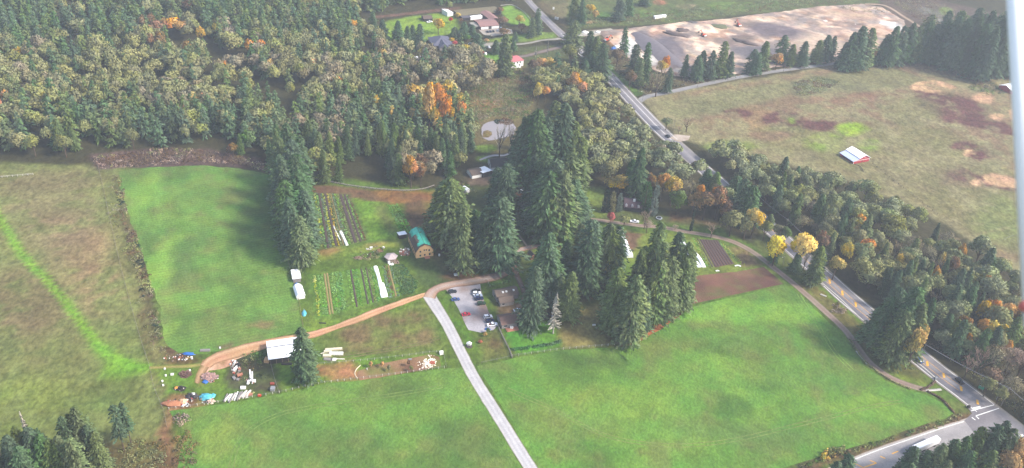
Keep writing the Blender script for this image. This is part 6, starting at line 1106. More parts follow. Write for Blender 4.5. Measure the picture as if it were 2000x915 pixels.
# ------------------------------------------------------------------ vehicles
CARP = {}
def paintm(n_, rgb, k=.55):
    if n_ not in CARP: CARP[n_] = plain('car_paint_' + n_, K(*rgb, k), rough=.25, spec=.5, var=.02)
    return CARP[n_]
VM = {}
def veh_mesh(kind):
    if kind in VM: return VM[kind]
    if kind == 'sedan': body = [(-2.25, .35), (2.25, .35), (2.28, .7), (2.0, .88), (.95, .98), (-1.45, 1.0), (-2.2, .95), (-2.28, .6)]; cab = [(-1.75, .96), (-1.15, 1.42), (.15, 1.46), (1.0, .95)]; wd = 1.78
    elif kind == 'suv': body = [(-2.3, .4), (2.3, .4), (2.33, .85), (2.1, 1.02), (1.05, 1.12), (-2.25, 1.12), (-2.33, .7)]; cab = [(-2.2, 1.1), (-1.95, 1.68), (.1, 1.74), (1.05, 1.1)]; wd = 1.86
    else: body = [(-2.8, .45), (2.75, .45), (2.8, .95), (2.6, 1.1), (1.2, 1.18), (-.75, 1.18), (-.8, .75), (-2.7, .75), (-2.72, 1.15), (-2.8, 1.15)]; cab = [(-.7, 1.16), (-.55, 1.78), (.55, 1.8), (1.25, 1.16)]; wd = 1.92
    b = MB().extr(body, -wd / 2, wd / 2, 'y'); m = wd / 2 * .86; n = len(cab); q = MB(); vs = []
    for y0, y1 in ((-wd / 2 * .98, -m), (wd / 2 * .98, m)): vs += [(u, y0 if z < 1.3 else y1, z) for u, z in cab]
    q.add(vs, [tuple(range(n - 1, -1, -1)), tuple(range(n, 2 * n))] + [(i, (i + 1) % n, n + (i + 1) % n, n + i) for i in range(n)]); top = [p_ for p_ in cab if p_[1] > 1.3]
    rf = MB().box(top[0][0] - .03, top[1][0] + .03, -m - .02, m + .02, top[0][1] - .02, top[1][1] + .05)
    if kind == 'pickup': b.box(-2.72, -.8, -wd / 2, -wd / 2 + .12, .75, 1.15).box(-2.72, -.8, wd / 2 - .12, wd / 2, .75, 1.15)
    wh = MB().tube((0, -.12, 0), (0, .12, 0), .34, .34, 10)
    VM[kind] = dict(body=b.mesh('body', None), glass=q.mesh('windows', DARKG), roof=rf.mesh('roof_panel', None), wheel=wh.mesh('wheel', BLACK), L=max(u for u, _ in body), wd=wd); return VM[kind]
for _k in ('sedan', 'suv', 'pickup'):
    for q in ('body', 'roof'): veh_mesh(_k)[q].materials.append(WHITE)
def car(kind, px, py, colr, rgb, label, cat, deg=None, to=None, z=.06, group=None, k=.55):
    """stands at the picture point; faces the picture point `to`"""
    x, y = G(px, py); x2, y2 = G(*to); rz = math.atan2(y2 - y, x2 - x); m = veh_mesh(kind); t = empty({'sedan': 'parked_car', 'suv': 'parked_suv', 'pickup': 'pickup_truck'}[kind], x, y, z, rz, label, cat, group); mt = paintm(colr, rgb, k)
    for part in ('body', 'roof'):
        o = link({'roof': 'roof_panel'}.get(part, part), m[part], t); o.material_slots[0].link = 'OBJECT'; o.material_slots[0].material = mt
    link('windows', m['glass'], t)
    for wx in (-.62, .62):
        for s in (-1, 1): link('wheel', m['wheel'], t, (m['L'] * wx, s * (m['wd'] / 2 - .1), .34))
    return t
g = 'cars in the gravel parking lot'
for kd, px, py, cn, rgb, lb, kk in (('suv', 883.5, 572, 'charcoal', (60, 66, 76), 'dark grey car at the top left corner of the parking lot', .5), ('sedan', 889.5, 587, 'blue', (84, 112, 170), 'blue sedan on the left side of the parking lot', .55), ('sedan', 910, 616, 'red', (214, 50, 74), 'red sedan alone on the left side of the parking lot', .6),
                                    ('sedan', 930, 570, 'black', (40, 42, 50), 'black car topmost in the right-hand parking row', .5), ('suv', 931, 575.5, 'white', (240, 240, 244), 'white car second from the top in the parking row', .8), ('sedan', 934, 580, 'silver', (176, 190, 214), 'silver-blue car between a white and a navy car', .6), ('suv', 935.5, 585.5, 'navy', (44, 56, 100), 'navy car in the middle of the parking row', .5), ('suv', 940, 595, 'green', (58, 90, 70), 'dark green car lowest of the upper parking group', .5),
                                    ('suv', 953, 621, 'white', (240, 240, 244), 'white car topmost of the lower parking group', .8), ('suv', 957, 629.5, 'navy', (44, 56, 100), 'navy car between two white vehicles in the lower group', .5), ('pickup', 961.5, 636.5, 'white', (240, 240, 244), 'white pickup with a reddish bed at the bottom of the lot', .8)):
    car(kd, px, py, cn, rgb, lb, 'pickup' if kd == 'pickup' else 'car', to=(px + 18, py - 2.5), group=g, k=kk)
tag(MB().box(-.8, .8, -.7, .7, 0, .25).build('truck_load', bm('rusty_load', (190, 110, 90), .5), None, loc=(G(958, 636.5)[0], G(958, 636.5)[1], .86)), 'rusty load lying in the bed of the white pickup', 'load')
car('sedan', 1011, 608, 'silver', (176, 190, 214), 'silver-blue sedan between the two brown-roofed houses', 'car', to=(1029, 606), k=.6); car('suv', 1158, 574, 'blue', (84, 112, 170), 'dark blue car under the grove, left of two', 'car', to=(1175, 573)); car('sedan', 1171, 573, 'charcoal', (60, 66, 76), 'grey car under the grove, right of two', 'car', to=(1188, 571), k=.5)
car('pickup', 1239, 435, 'white', (240, 240, 244), 'white pickup parked beside the winding path', 'pickup', to=(1259, 436.5), k=.8)
car('sedan', 1794.5, 685, 'black', (40, 42, 50), 'dark car driving half behind the golden roadside tree', 'car', to=(1811, 699), z=.11, k=.5); car('sedan', 1795, 706, 'blue', (120, 150, 214), 'light blue car driving on the main road', 'car', to=(1785, 697), z=.11); car('suv', 1873.5, 747, 'black', (30, 32, 40), 'black car driving toward the crossing', 'car', to=(1890, 761), z=.11, k=.4)
car('suv', 1304, 268, 'charcoal', (60, 66, 76), 'grey car on the main road at the field entrance', 'car', to=(1293, 257), z=.11, k=.5)
for i, (px, py, cn, rgb, lb) in enumerate(((952, 63.5, 'charcoal', (60, 66, 76), 'dark car, leftmost before the salmon-tiled wing'), (957.6, 63, 'navy', (44, 56, 100), 'dark blue car, second before the salmon-tiled wing'), (963.4, 62.5, 'black', (40, 42, 50), 'black car, third before the salmon-tiled wing'), (972.4, 61, 'silver', (200, 206, 214), 'silver car, rightmost before the salmon-tiled wing'), (978, 56.5, 'silver', (200, 206, 214), 'silver car near the corner of the salmon-tiled wing'), (990, 60, 'white', (240, 240, 244), 'white car right of the salmon-tiled wing'))):
    car('sedan', px, py, cn, rgb, lb, 'car', to=(px - 2.5, py - 5.5), group='cars before the salmon-tiled house', k=.6)
car('suv', 894, 96, 'white', (240, 240, 244), 'white van-like car beside the slate-roofed house', 'car', to=(889, 87), k=.8); car('sedan', 919, 87, 'silver', (176, 190, 214), 'silver car on the upper drive', 'car', to=(929, 85)); car('sedan', 951, 94, 'black', (40, 42, 50), 'black car beside a white one right of the wide cedar', 'car', to=(948, 88), k=.5); car('sedan', 955.5, 93.5, 'white', (240, 240, 244), 'white car beside a black one right of the wide cedar', 'car', to=(952.5, 87.5), k=.8); car('pickup', 839, 44.5, 'white', (240, 240, 244), 'white truck parked before the small brown shed', 'pickup', to=(850, 43), k=.8)
# semi-trailer on the cross road
x, y = G(1773, 890); x2, y2 = G(1824, 868); L = math.hypot(x2 - x, y2 - y); t = empty('lorry', x, y, .1, math.atan2(y2 - y, x2 - x), 'long white box trailer truck on the cross road behind the firs', 'truck'); MB().box(2.6, L + 1.5, -1.3, 1.3, 1.1, 3.9).build('box', WHITEROOF, t)
MB().extr([(-.2, .5), (2.3, .5), (2.3, 3.3), (.7, 3.3), (-.1, 2.0)], -1.2, 1.2, 'y').build('cab', bm('grey_blue_cab', (120, 128, 150), .5), t); MB().box(-.26, -.1, -1.0, 1.0, 1.4, 2.0).build('windscreen', DARKG, t); MB().box(2.3, L, -.5, .5, .7, 1.1).build('chassis', DARKW, t)
for wx in (.8, 3.6, 8, 9.2, L - 1): 
    for s in (-1, 1): MB().tube((wx, s * 1.2 - .15, .5), (wx, s * 1.2 + .15, .5), .5, .5, 10).build('wheel', BLACK, t)
# excavators
def excavator(px, py, face, label):
    x, y = G(px, py); a, b = G(*face); t = empty('excavator', x, y, 1.0, math.atan2(b - y, a - x), label, 'excavator', 'orange excavators on the bare site'); x = 0
    for s in (-1, 1): MB().extr([(-2.2, .2), (-1.8, 0), (1.8, 0), (2.2, .2), (2.2, .7), (-2.2, .7)], s * 1.4 - .35, s * 1.4 + .35, 'y').build('track', DARKW, t)
    MB().box(-2.4, 1.3, -1.4, 1.4, .9, 2.1).build('engine_housing', ORANGE, t); MB().box(-3.0, -2.3, -1.3, 1.3, .9, 1.9).build('counterweight', WHITE, t); MB().box(.2, 1.8, .4, 1.5, 1.1, 3.0).build('cab', DARKG, t)
    MB().tube((1.2, -.3, 1.6), (4.2, -.3, 5.0), .38, .32, 4).build('boom', ORANGE, t); MB().tube((4.2, -.3, 5.0), (6.6, -.3, 2.2), .3, .22, 4).build('arm', ORANGE, t); MB().extr([(6.2, 1.0), (7.2, 1.1), (7.0, 2.3), (6.3, 2.3)], -.9, .3, 'y').build('bucket', DARKW, t)
excavator(1373, 73, (1362, 68), 'orange excavator with raised arm in the middle of the site'); excavator(1442, 53, (1434, 48), 'orange excavator farther right near the top of the site')
excavator(1185, 82, (1192, 80), 'small red digger at the left entrance of the site')
# spoil heaps of the site
for i, (px, py, rx, ry, h, cn, lb) in enumerate(((1322, 71, 14, 3.6, 3, 'dark_spoil', 'long dark spoil heap on the left of the site'), (1334, 62, 8, 4, 3, 'dark_spoil', 'grey rubble heap above the long dark one'), (1352, 48, 6, 4, 3, 'grey_rubble', 'heap of dark stumps at the top of the site'), (1402, 54, 11, 5, 2.6, 'green_heap', 'weed-covered mound between the excavators'), (1455, 85, 13, 4, 3, 'dark_spoil', 'grey-brown spoil bank at the middle right of the site'), (1580, 42, 6, 3, 1, 'pale_spoil', 'pale heap near the centre of the site'), (1518, 75, 4, 2.4, 1.6, 'pale_spoil', 'white heap above the conifer row'), (1608, 42, 4, 2, 1, 'pale_spoil', 'small pale heap right of centre'), (1734, 48, 10, 7, 2.0, 'pale_spoil', 'large pale gravel heap at the right end of the site'))):
    mt = {'dark_spoil': bm('dark_spoil', (124, 106, 100), .5, var=.25), 'grey_rubble': bm('grey_rubble', (108, 104, 102), .5, var=.3), 'green_heap': bm('weedy_earth', (112, 118, 78), .5, var=.3), 'pale_spoil': bm('pale_gravel', (238, 228, 214), .8, var=.1)}[cn]; heap('spoil_heap', lb, 'earth heap', px, py, rx, ry, h, mt, 40 + i, R_(-35) if i in (0, 4) else 0)
# grey embankment at the left of the site
c = smooth_line(GL([(1240, 66), (1262, 82), (1292, 108), (1318, 130), (1336, 146)]), 3); n_ = len(c); tt = np.gradient(c, axis=0); tt /= np.linalg.norm(tt, axis=1)[:, None]; nn = np.stack([-tt[:, 1], tt[:, 0]], 1); V = []
for u, z in ((-15, .1), (-8, 2.2), (0, 4.0), (6, 3.6), (13, .1)): V.append(np.column_stack([c + nn * (u * np.sin(np.linspace(.25, 2.9, n_)) ** .6)[:, None], z * np.sin(np.linspace(.12, 3.02, n_)) ** .5 + .5 * fbm(c[:, 0] + u, c[:, 1], 5, 3)]))
V = np.concatenate(V); i = np.arange(n_ - 1); Fq = np.concatenate([np.stack([j * n_ + i, j * n_ + i + 1, (j + 1) * n_ + i + 1, (j + 1) * n_ + i], 1) for j in range(4)]); me = np_mesh('embankment', V, Fq, bm('grey_fill', (132, 122, 126), .5, var=.14, scale=.3), smooth=True)
if me.polygons[len(me.polygons) // 2].normal.z < 0: me.flip_normals()
tag(link('embankment', me), kind='structure')
for k_, (px, py, rx, ry, h, mm, lb) in enumerate(((1198, 97, 2.6, 2, 2.2, BLUE, 'blue-covered stack by the site entrance'), (1205, 93, 3.4, 2.4, 2, WHITE, 'white-covered stack right of the blue one'), (1142, 64, 3, 2, 1.6, WHITE, 'white material pile left of the site road'), (1168, 64, 2.4, 1.6, 1.4, WHITE, 'small white pile on the site road'))): heap('covered_stack', lb, 'stack', px, py, rx, ry, h, mm, 60 + k_)

# ------------------------------------------------------------------ fences, poles, wires, signs
def fence(name, label, pts, gap, h, post, rail=None, r=.07, rails=2, cat='fence', pr=.03):
    c = smooth_line(GL(pts), .5); L = np.concatenate([[0], np.cumsum(np.linalg.norm(np.diff(c, axis=0), axis=1))]); n = max(2, int(L[-1] / gap) + 1); s = np.linspace(0, L[-1], n); X = np.interp(s, L, c[:, 0]); Y = np.interp(s, L, c[:, 1]); cx, cy = X.mean(), Y.mean()
    t = empty(name, cx, cy, 0, 0, label, cat); me = MB().box(-r, r, -r, r, 0, h).mesh('post', post)
    for i in range(n): link('post', me, t, (X[i] - cx, Y[i] - cy, 0))
    if rail:
        for j in range(rails):
            z = h * (.92 - j * .4); mb = MB()
            for i in range(n - 1): mb.tube((X[i] - cx, Y[i] - cy, z), (X[i + 1] - cx, Y[i + 1] - cy, z), pr, pr, 3, cap=False)
            mb.build('rail', rail, t)
    return t
fence('field_fence', 'long post fence between junk yard paddock and front field', [(330, 800), (430, 786), (545, 768), (620, 751), (740, 736), (868, 719)], 3.0, 1.3, TRIM, STEEL, .09)
fence('field_fence', 'white post fence along the top edge of the big field', [(1000, 697), (1050, 690), (1100, 683), (1160, 678), (1212, 673)], 3.2, 1.3, TRIM, STEEL, .09)
fence('meadow_fence', 'pale wire fence between the olive meadow and the hayfield', [(190, 322), (200, 360), (215, 430), (238, 530), (262, 620), (280, 680), (292, 716), (300, 755), (318, 800), (326, 835)], 3.0, 1.3, WOOD, STEEL, .07)
fence('paddock_fence', 'post fence above the sandy paddock and stone heap', [(620, 712), (700, 706), (760, 700), (800, 695), (835, 690), (866, 688)], 3.4, 1.2, TRIM, STEEL, .07); fence('paddock_fence', 'short wire fence closing the paddock at the driveway', [(866, 688), (868, 700), (872, 719)], 2.4, 1.2, WOOD, STEEL, .06)
fence('yard_fence', 'thin wire fence right of the scrap yard', [(528, 708), (536, 740), (545, 768)], 2.6, 1.2, WOOD, STEEL, .06); fence('garden_fence', 'pale board fence along the plots below the tree row', [(554, 482), (562, 510), (570, 534), (578, 566), (586, 600), (592, 640)], 2.6, 1.4, WOOD, WOOD, .08, pr=.05)
fence('lawn_fence', 'grey board fence right of the parking lot', [(972, 637), (982, 660), (994, 684), (1000, 700)], 1.6, 1.6, GREYW, GREYW, .12, 3, pr=.12); fence('lot_fence', 'short fence at the upper end of the lot grass', [(950, 548), (957, 560)], 2.4, 1.2, TRIM, STEEL); fence('lot_fence', 'faint fence below the parking lot grass', [(940, 710), (970, 704), (1000, 697)], 2.6, 1.1, WOOD, STEEL, .05)
fence('stone_edge_fence', 'long pale log fence at the foot of the woods above the plots', [(560, 338), (610, 350), (650, 358), (690, 365), (740, 371), (790, 374), (826, 371), (848, 364)], 2.4, 1.1, GREYW, bm('pale_logs', (186, 176, 168), .55), .16, 2, pr=.17)
fence('gate_rail', 'white rail gate corner at the far left meadow', [(-6, 348), (20, 346), (65, 342)], 2.6, 1.3, TRIM, TRIM, .08, pr=.07); fence('loop_fence', 'curved low fence round the green inside the gravel loop', [(1040, 530), (1022, 530), (1010, 536), (1012, 550), (1022, 562)], 1.6, .9, GREYW, GREYW, .08, pr=.08)
fence('lane_rail', 'short timber rail beside the farm lane', [(944, 540), (958, 538), (972, 535)], 2, .8, WOOD, WOOD, .1, pr=.1); fence('roof_garden_rail', 'pale curving track rail beside the top lawn', [(978, 12), (1000, 11), (1020, 22), (1036, 40), (1042, 48)], 3, .8, TRIM, TRIM, .12, pr=.14)
fence('meadow_fence', 'post fence running from the red barn across the meadow', [(1697, 314), (1740, 350), (1780, 380), (1830, 420)], 5, 1.2, DARKW, STEEL, .07); fence('meadow_fence', 'wire fence line far right in the meadow', [(1960, 470), (1980, 462), (2010, 470), (2040, 500)], 5, 1.2, WOOD, STEEL, .07); fence('barn_track_rail', 'pale curved rail below the red barn', [(1670, 322), (1680, 327), (1686, 336)], 2, .7, WOOD, WOOD, .1, pr=.12)
fence('road_rail', 'long dark wall-like rail above the main road drive at the top', [(955, 75), (1000, 70), (1040, 66), (1048, 63)], 2, 1.4, DARKW, DARKW, .16, 3, pr=.14)
POLEM = bm('pole_wood', (150, 142, 134), .5)
TOPS = {}
def pole(key, px, py, top, label, arm=False, lamp=False, r=.14):
    x, y = G(px, py); h = height_to(px, py, top); t = empty('utility_pole' if not lamp else 'street_lamp', x, y, 0, R_(40), label, 'pole' if not lamp else 'street lamp'); MB().tube((0, 0, 0), (0, 0, h), r, r * .7, 7).build('pole', POLEM, t)
    if arm: MB().box(-1.3, 1.3, -.07, .07, h - .7, h - .5).build('crossarm', POLEM, t)
    if lamp: MB().tube((0, 0, h - .3), (-2.4, 0, h + .2), .06, .05, 5).build('arm', STEEL, t); MB().box(-2.9, -2.2, -.15, .15, h + .12, h + .26).build('lamp_head', WHITE, t)
    TOPS[key] = (x, y, h); return t
for k_, px, py, tp_, lb, ar, lm in (('a', 1954.5, 794, 757, 'tall wooden pole beside the signal at the crossing', 1, 0), ('b', 1534, 447, 428, 'pole between dark conifers left of the two yellow trees', 1, 0), ('c', 1528.5, 519, 501, 'street lamp on the path verge between the yellow trees', 0, 1), ('d', 1361.5, 171, 153.5, 'pole beside the side road, leftmost of four', 0, 0), ('e', 1444.7, 152, 137.5, 'pole beside the side road, second of four', 0, 0), ('f', 1529.5, 142, 123.5, 'pole beside the side road, third of four', 1, 0), ('g', 1613, 126, 110, 'pole beside the side road, rightmost of four', 0, 0), ('h', 1255, 196, 178, 'street lamp at the junction with the side road', 0, 1), ('i', 1314, 260, 231, 'bare pole beside the field entrance', 0, 0), ('j', 1471, 398, 376, 'pole hidden in the belt behind the bend', 0, 0), ('k', 1797, 700, 672, 'pole behind the golden roadside tree', 0, 0), ('l', 1209, 50, 42, 'short white pole beyond the site road', 0, 0)):
    pole(k_, px, py, tp_, lb, ar, lm)
TOPS['m'] = (*G(1610, 530), 12.0); TOPS['n'] = (*G(2060, 870), 11.0)
WIREM = bm('cable', (176, 176, 184), .5)
def wire(a, b, label, off=0, sag=.9, r=.09):
    A, B = Vector(TOPS[a]), Vector(TOPS[b]); mb = MB(); n = 16; A.z -= .5 + off * .01; B.z -= .5; pts = [A.lerp(B, i / n) - Vector((off * .0, 0, sag * 4 * (i / n) * (1 - i / n))) + Vector((off, off, 0)) for i in range(n + 1)]
    for i in range(n): mb.tube(pts[i], pts[i + 1], r, r, 4, cap=False)
    tag(mb.build('power_line', WIREM, None), label, 'power line')
wire('j', 'b', 'sagging cable from the hidden pole to the conifer-side pole'); wire('b', 'm', 'cable running down behind the right yellow tree'); wire('k', 'a', 'thick cable above the main road toward the crossing', r=.12); wire('a', 'n', 'cable leaving the crossing pole to the right edge')
x, y, h = TOPS['a']; t = empty('traffic_signal', *G(1945, 782), 0, R_(20), 'white signal arm with lamps beside the crossing pole', 'traffic signal'); MB().tube((0, 0, 0), (0, 0, 6.2), .12, .1, 6).build('post', STEEL, t); MB().tube((0, 0, 6.1), (5.4, 0, 6.4), .1, .07, 5).build('arm', WHITE, t)
for u in (.6, 3, 5): MB().box(u - .2, u + .2, -.2, .2, 5.3, 6.4).build('signal_head', STEEL, t)
t = empty('traffic_signal', *G(1996, 812), 0, R_(60), 'yellow traffic signal at the right edge by the crossing', 'traffic signal'); MB().tube((0, 0, 0), (0, 0, 5.6), .12, .1, 6).build('post', STEEL, t); MB().box(-1.0, -.3, -.3, .3, 4.4, 5.8).build('signal_head', bm('signal_yellow', (240, 170, 50), .7), t); MB().box(.2, 2.6, -.05, .05, 4.8, 5.5).build('street_sign', bm('sign_blue', (90, 140, 220), .6), t)
t = empty('road_sign', *G(1914, 763), 0, R_(-35), 'green road sign beside the main road before the crossing', 'road sign'); MB().box(-1.3, 1.3, -.06, .06, 1.0, 2.8).build('panel', bm('sign_green', (70, 170, 130), .6), t); [MB().tube((s, 0, 0), (s, 0, 1.05), .06, .06, 5).build('post', STEEL, t) for s in (-.9, .9)]; MB().box(-1.32, 1.32, -.05, .05, 2.8, 2.9).build('rim', WHITE, t)
def small_box(name, label, cat, px, py, sx, sy, sz, mat, rz=0, z=0, group=None):
    o = MB().box(-sx / 2, sx / 2, -sy / 2, sy / 2, 0, sz).build(name, mat, None, loc=(*G(px, py), z + .04)); o.rotation_euler = (0, 0, rz); return tag(o, label, cat, group)
t = empty('entrance_sign', *G(916, 677), 0, 0, 'stone-based entrance sign with a white roof by the driveway', 'sign'); MB().lump(0, 0, 0, 1.9, 1.5, .9, random.Random(2), 12, 3, .1).build('stone_base', bm('dark_stone', (90, 80, 78), .4), t); MB().box(-.9, .9, -.3, .3, .6, 2.0).build('board', WHITE, t); MB().extr([(-1.3, 2.0), (1.3, 2.0), (0, 2.7)], -.8, .8, 'y').build('roof', WHITE, t)
small_box('utility_box', 'white utility box at the paddock corner by the driveway', 'utility box', 862, 692, 1.8, 1.4, 1.6, WHITE, .3); small_box('white_bin', 'white bin on the lawn right of the gambrel barn', 'bin', 858, 500, .9, .9, 1.1, WHITE); small_box('picnic_table', 'white picnic table at the foot of the tall clump by the lane', 'table', 890, 538, 1.8, 1.4, .9, WHITE, .4); small_box('lawn_bench', 'pale bench on the tan lawn left of the fir stand', 'bench', 1160, 636, 1.8, .7, .6, WHITE, .2)
small_box('white_post_box', 'white box on the post by the site road junction', 'box', 1049, 117, 1, 1, 1, WHITE) if False else None
for px, py, lb in ((1085, 38, 'white sign left of two by the main road at the top'), (1089, 39, 'white sign right of two by the main road at the top'), (1081, 19, 'lone white marker in the rough field at the top')): small_box('roadside_sign', lb, 'sign', px, py, 1.6, .6, 2.4, WHITE)
small_box('parked_trailer', 'white flat trailer under the dead grey tree', 'trailer', 1087, 621, 5.2, 1.8, 1.1, WHITE, .15); tag(heap('blue_tarp', 'blue tarp with white sacks at the bottom of the parking lot', 'tarp', 952, 643.5, 1.6, 1.0, .5, BLUE, 8))
small_box('concrete_block', 'pale slab beside the main road verge', 'slab', 1608, 578, 3.4, 1.0, .4, CONC, -.6); small_box('meter_cabinet', 'grey cabinet at the kerb above the path ramp', 'cabinet', 1827, 741, 1.4, 1.0, 1.3, STEEL, .3); small_box('meter_cabinet', 'dark cabinet at the corner of the crossing', 'cabinet', 1891, 797, 1.2, 1.0, 1.4, DARKW, .3)

# ------------------------------------------------------------------ yard junk, lumber and stones
rnd = random.Random(12)
heap('sand_pile', 'long orange-brown earth pile in the corner of the junk yard', 'earth pile', 337, 790, 4.6, 1.9, 1.2, bm('orange_earth', (196, 132, 96), .55, var=.25), 11, .1); heap('sand_pile', 'pale tan sand pile right of the long earth pile', 'sand pile', 358, 785, 1.8, 1.6, 1.4, bm('tan_sand', (232, 190, 150), .65, var=.1), 12); heap('rubble_pile', 'mixed pink and grey rubble pile in the middle of the yard', 'rubble pile', 410, 738, 3.6, 2.8, 1.4, bm('pink_rubble', (188, 150, 140), .55, var=.4, scale=1.6), 13)
heap('rubble_pile', 'dark scrap heap with a white drum beside the sand', 'scrap heap', 374, 776, 2.4, 2.0, 1.4, bm('dark_scrap', (92, 86, 90), .4, var=.3), 14); heap('tarp_pile', 'big turquoise tarp-covered pile at the yard fence', 'tarp', 403, 777, 3.0, 2.0, 1.5, TEALC, 15); heap('tarp_pile', 'small turquoise tarp right of the big one', 'tarp', 416, 774, 1.4, 1.2, 1.0, TEALC, 16); heap('tarp_pile', 'small blue tarp beside the pink rubble', 'tarp', 401, 747, 1.3, 1.1, .9, BLUE, 17)
heap('tarp_pile', 'long blue tarp at the upper edge of the yard', 'tarp', 369, 691.5, 3.0, 1.0, .6, BLUE, 18); heap('rubble_pile', 'dark heap with an orange machine in the yard', 'scrap heap', 353, 760, 2.0, 1.5, 1.0, bm('black_scrap', (64, 58, 58), .4), 19); heap('orange_barrow', 'small orange machine part beside the dark heap', 'machine', 345, 759, 1.0, .7, .9, bm('orange_yellow', (240, 170, 70), .65), 20); heap('rubble_pile', 'brown brush pile near the left of the yard', 'brush pile', 362, 732, 2.6, 2.0, 1.3, bm('brown_brush', (130, 96, 84), .45, var=.4, scale=2), 21)
heap('rubble_pile', 'pale pile below the turquoise tarp', 'rubble pile', 413, 785, 1.6, 1.2, 1.0, bm('cream_rubble', (224, 200, 180), .65, var=.3), 22)
for i in range(17):
    px = rnd.uniform(452, 466) + i * .35; py = 706 + i * 2.3 + rnd.uniform(-1, 1); small_box('scrap_block', 'assorted pale scrap block in the line along the dark yard', 'scrap', px, py, rnd.uniform(.8, 2.2), rnd.uniform(.6, 1.4), rnd.uniform(.4, 1.1), rnd.choice([WHITE, GREYW, PINKDECK, WOOD, DARKW]), rnd.uniform(0, 3), group='line of scrap blocks beside the dark yard')
for i in range(12):
    px = 441 + i * 4.1 + rnd.uniform(-1, 1); py = 780 - i * .85 + rnd.uniform(-1.2, 1.2); small_box('pipe_stack', 'pale pipe or plank leaning in the stack along the yard fence', 'pipe', px, py, .5, rnd.uniform(4, 6.5), rnd.uniform(.4, 1.0), rnd.choice([WHITE, TRIM, TRIM, GREYW]), rnd.uniform(-.35, .1), group='pipes stacked along the yard fence')
small_box('fence_rubbish', 'reddish panel at the right end of the pipe stack', 'panel', 489, 772, 2.0, 1.4, .7, PINKDECK, .2); small_box('fence_rubbish', 'orange cone pile by the fence right of the pipes', 'cones', 507, 774, 1.4, 1.0, .9, ORANGE); small_box('steel_cage', 'grey wire cage at the right edge of the dark yard', 'cage', 533, 762, 2.0, 2.2, 1.4, STEEL, .1); small_box('fence_rubbish', 'red crates just above the grey cage', 'crates', 532, 751, 1.8, 1.0, .8, bm('brick_red', (190, 90, 70), .5), .1)
small_box('white_pipe', 'long white plank pair left one in the dark yard', 'plank', 489, 735, .6, 8.5, .5, WHITE, .33); small_box('white_pipe', 'long white plank pair right one in the dark yard', 'plank', 493, 737, .6, 7.0, .5, WHITE, .3); small_box('white_trough', 'white curved trough at the foot of the plank pair', 'trough', 496, 746, 1.8, 1.4, .8, WHITE, .3); small_box('white_trough', 'short white trough left of the plank pair', 'trough', 485, 748, .9, 2.6, .6, WHITE, .1); small_box('white_crate', 'white crate below the scrap line', 'crate', 475, 759, 2.4, 1.5, .8, WHITE, .1)
for i, (px, py) in enumerate(((336.5, 733), (324, 735), (317.5, 746), (371, 725), (319, 754), (430, 681), (322, 722), (378, 777 - 3))): small_box('white_bucket', ['white box in the grass left of the brush pile', 'small white bucket left of the white box', 'white bucket lowest at the yard edge', 'white bucket right of the brush pile', 'small yellowish bucket below the others', 'white bucket above the dirt fork', 'white bucket by the grass track', 'white drum at the dark scrap heap'][i], 'bucket', px, py, *((1.3, .9, .8) if i == 0 else (.7, .7, .8) if i < 7 else (1.4, 1.4, 1.4)), WHITE, .2)
for i in range(5): small_box('white_litter', 'white plastic sheet scrap beside the tan sand pile', 'plastic scrap', 354 + rnd.uniform(-3, 14), 793 + rnd.uniform(-3, 2), rnd.uniform(.7, 1.8), rnd.uniform(.5, 1.2), .4, WHITE, rnd.uniform(0, 3), group='white plastic scraps beside the sand pile')
small_box('grey_culvert', 'grey concrete culvert beside the dirt fork', 'culvert', 401, 686, 4.6, 1.3, .8, GREYW, .15); small_box('yellow_plank', 'yellowish plank lying above the grass track', 'plank', 369, 700, 3.4, .35, .3, bm('yellow_wood', (220, 180, 110), .6), .45); small_box('white_trestle', 'white upright frame near the yellow plank', 'frame', 375, 702, .9, .4, 1.6, WHITE)
small_box('dark_feeder', 'dark feeder box before the white-roofed shed', 'feeder', 560, 712, 5, 1.2, .7, DARKW, .12); small_box('dark_feeder', 'dark rail beside the middle vegetable plot', 'rail', 630, 632, 3.6, .5, .4, DARKW, 0)
LUM = bm('cream_lumber', (226, 212, 184), .7, var=.1)
for px, py, sx, sy, sz, mt, lb, rz in ((652, 684, 8.2, 1.3, .9, LUM, 'long cream beam stack, topmost in the lumber yard', .22), (657, 692, 6.6, 1.7, .8, WHITE, 'white board stack in the middle of the lumber yard', .1), (640, 688, 3.6, 1.2, .8, LUM, 'short cream stack left of the topmost beams', .15), (639, 696, 4.0, 1.6, .8, LUM, 'cream pallet stack left of the white boards', .12), (641, 703, 4.2, 1.7, .6, GREYW, 'grey open crate in the lowest lumber row', 0), (652, 703.5, 2.3, 1.6, .6, WHITE, 'white square block in the lowest lumber row', .1), (663, 702, 5.0, .5, .3, TRIM, 'thin pale beam right of the white square block', .05), (632, 690, 3.0, .35, .3, TRIM, 'thin pole leaning left of the lumber stacks', .6)):
    t = small_box('lumber_stack', lb, 'lumber', px, py, sx, sy, sz, mt, rz)
mb_s = [MB().lump(0, 0, 0, .5, .42, .4, random.Random(i), 6, 2, .3).mesh('boulder', bm('white_stone', (244, 232, 214), .8, var=.08)) for i in range(5)]
for i in range(150):
    a = rnd.uniform(0, 6.28); q = min(1.25, abs(rnd.gauss(.45, .36))); px = 836 + math.cos(a) * q * 19; py = 710 + math.sin(a) * q * 12 - math.cos(a) * q * 3
    if (px - 843) ** 2 + ((py - 709) * 1.6) ** 2 < 26: continue
    o = link('white_stone', mb_s[i % 5], None, (*G(px, py), .05)); s = rnd.uniform(.35, .95); o.scale = (s, s, s); o.rotation_euler = (0, 0, rnd.uniform(0, 6)); tag(o, 'white stone in the scattered heap on the sandy paddock', 'stone', 'white stones on the sandy paddock')
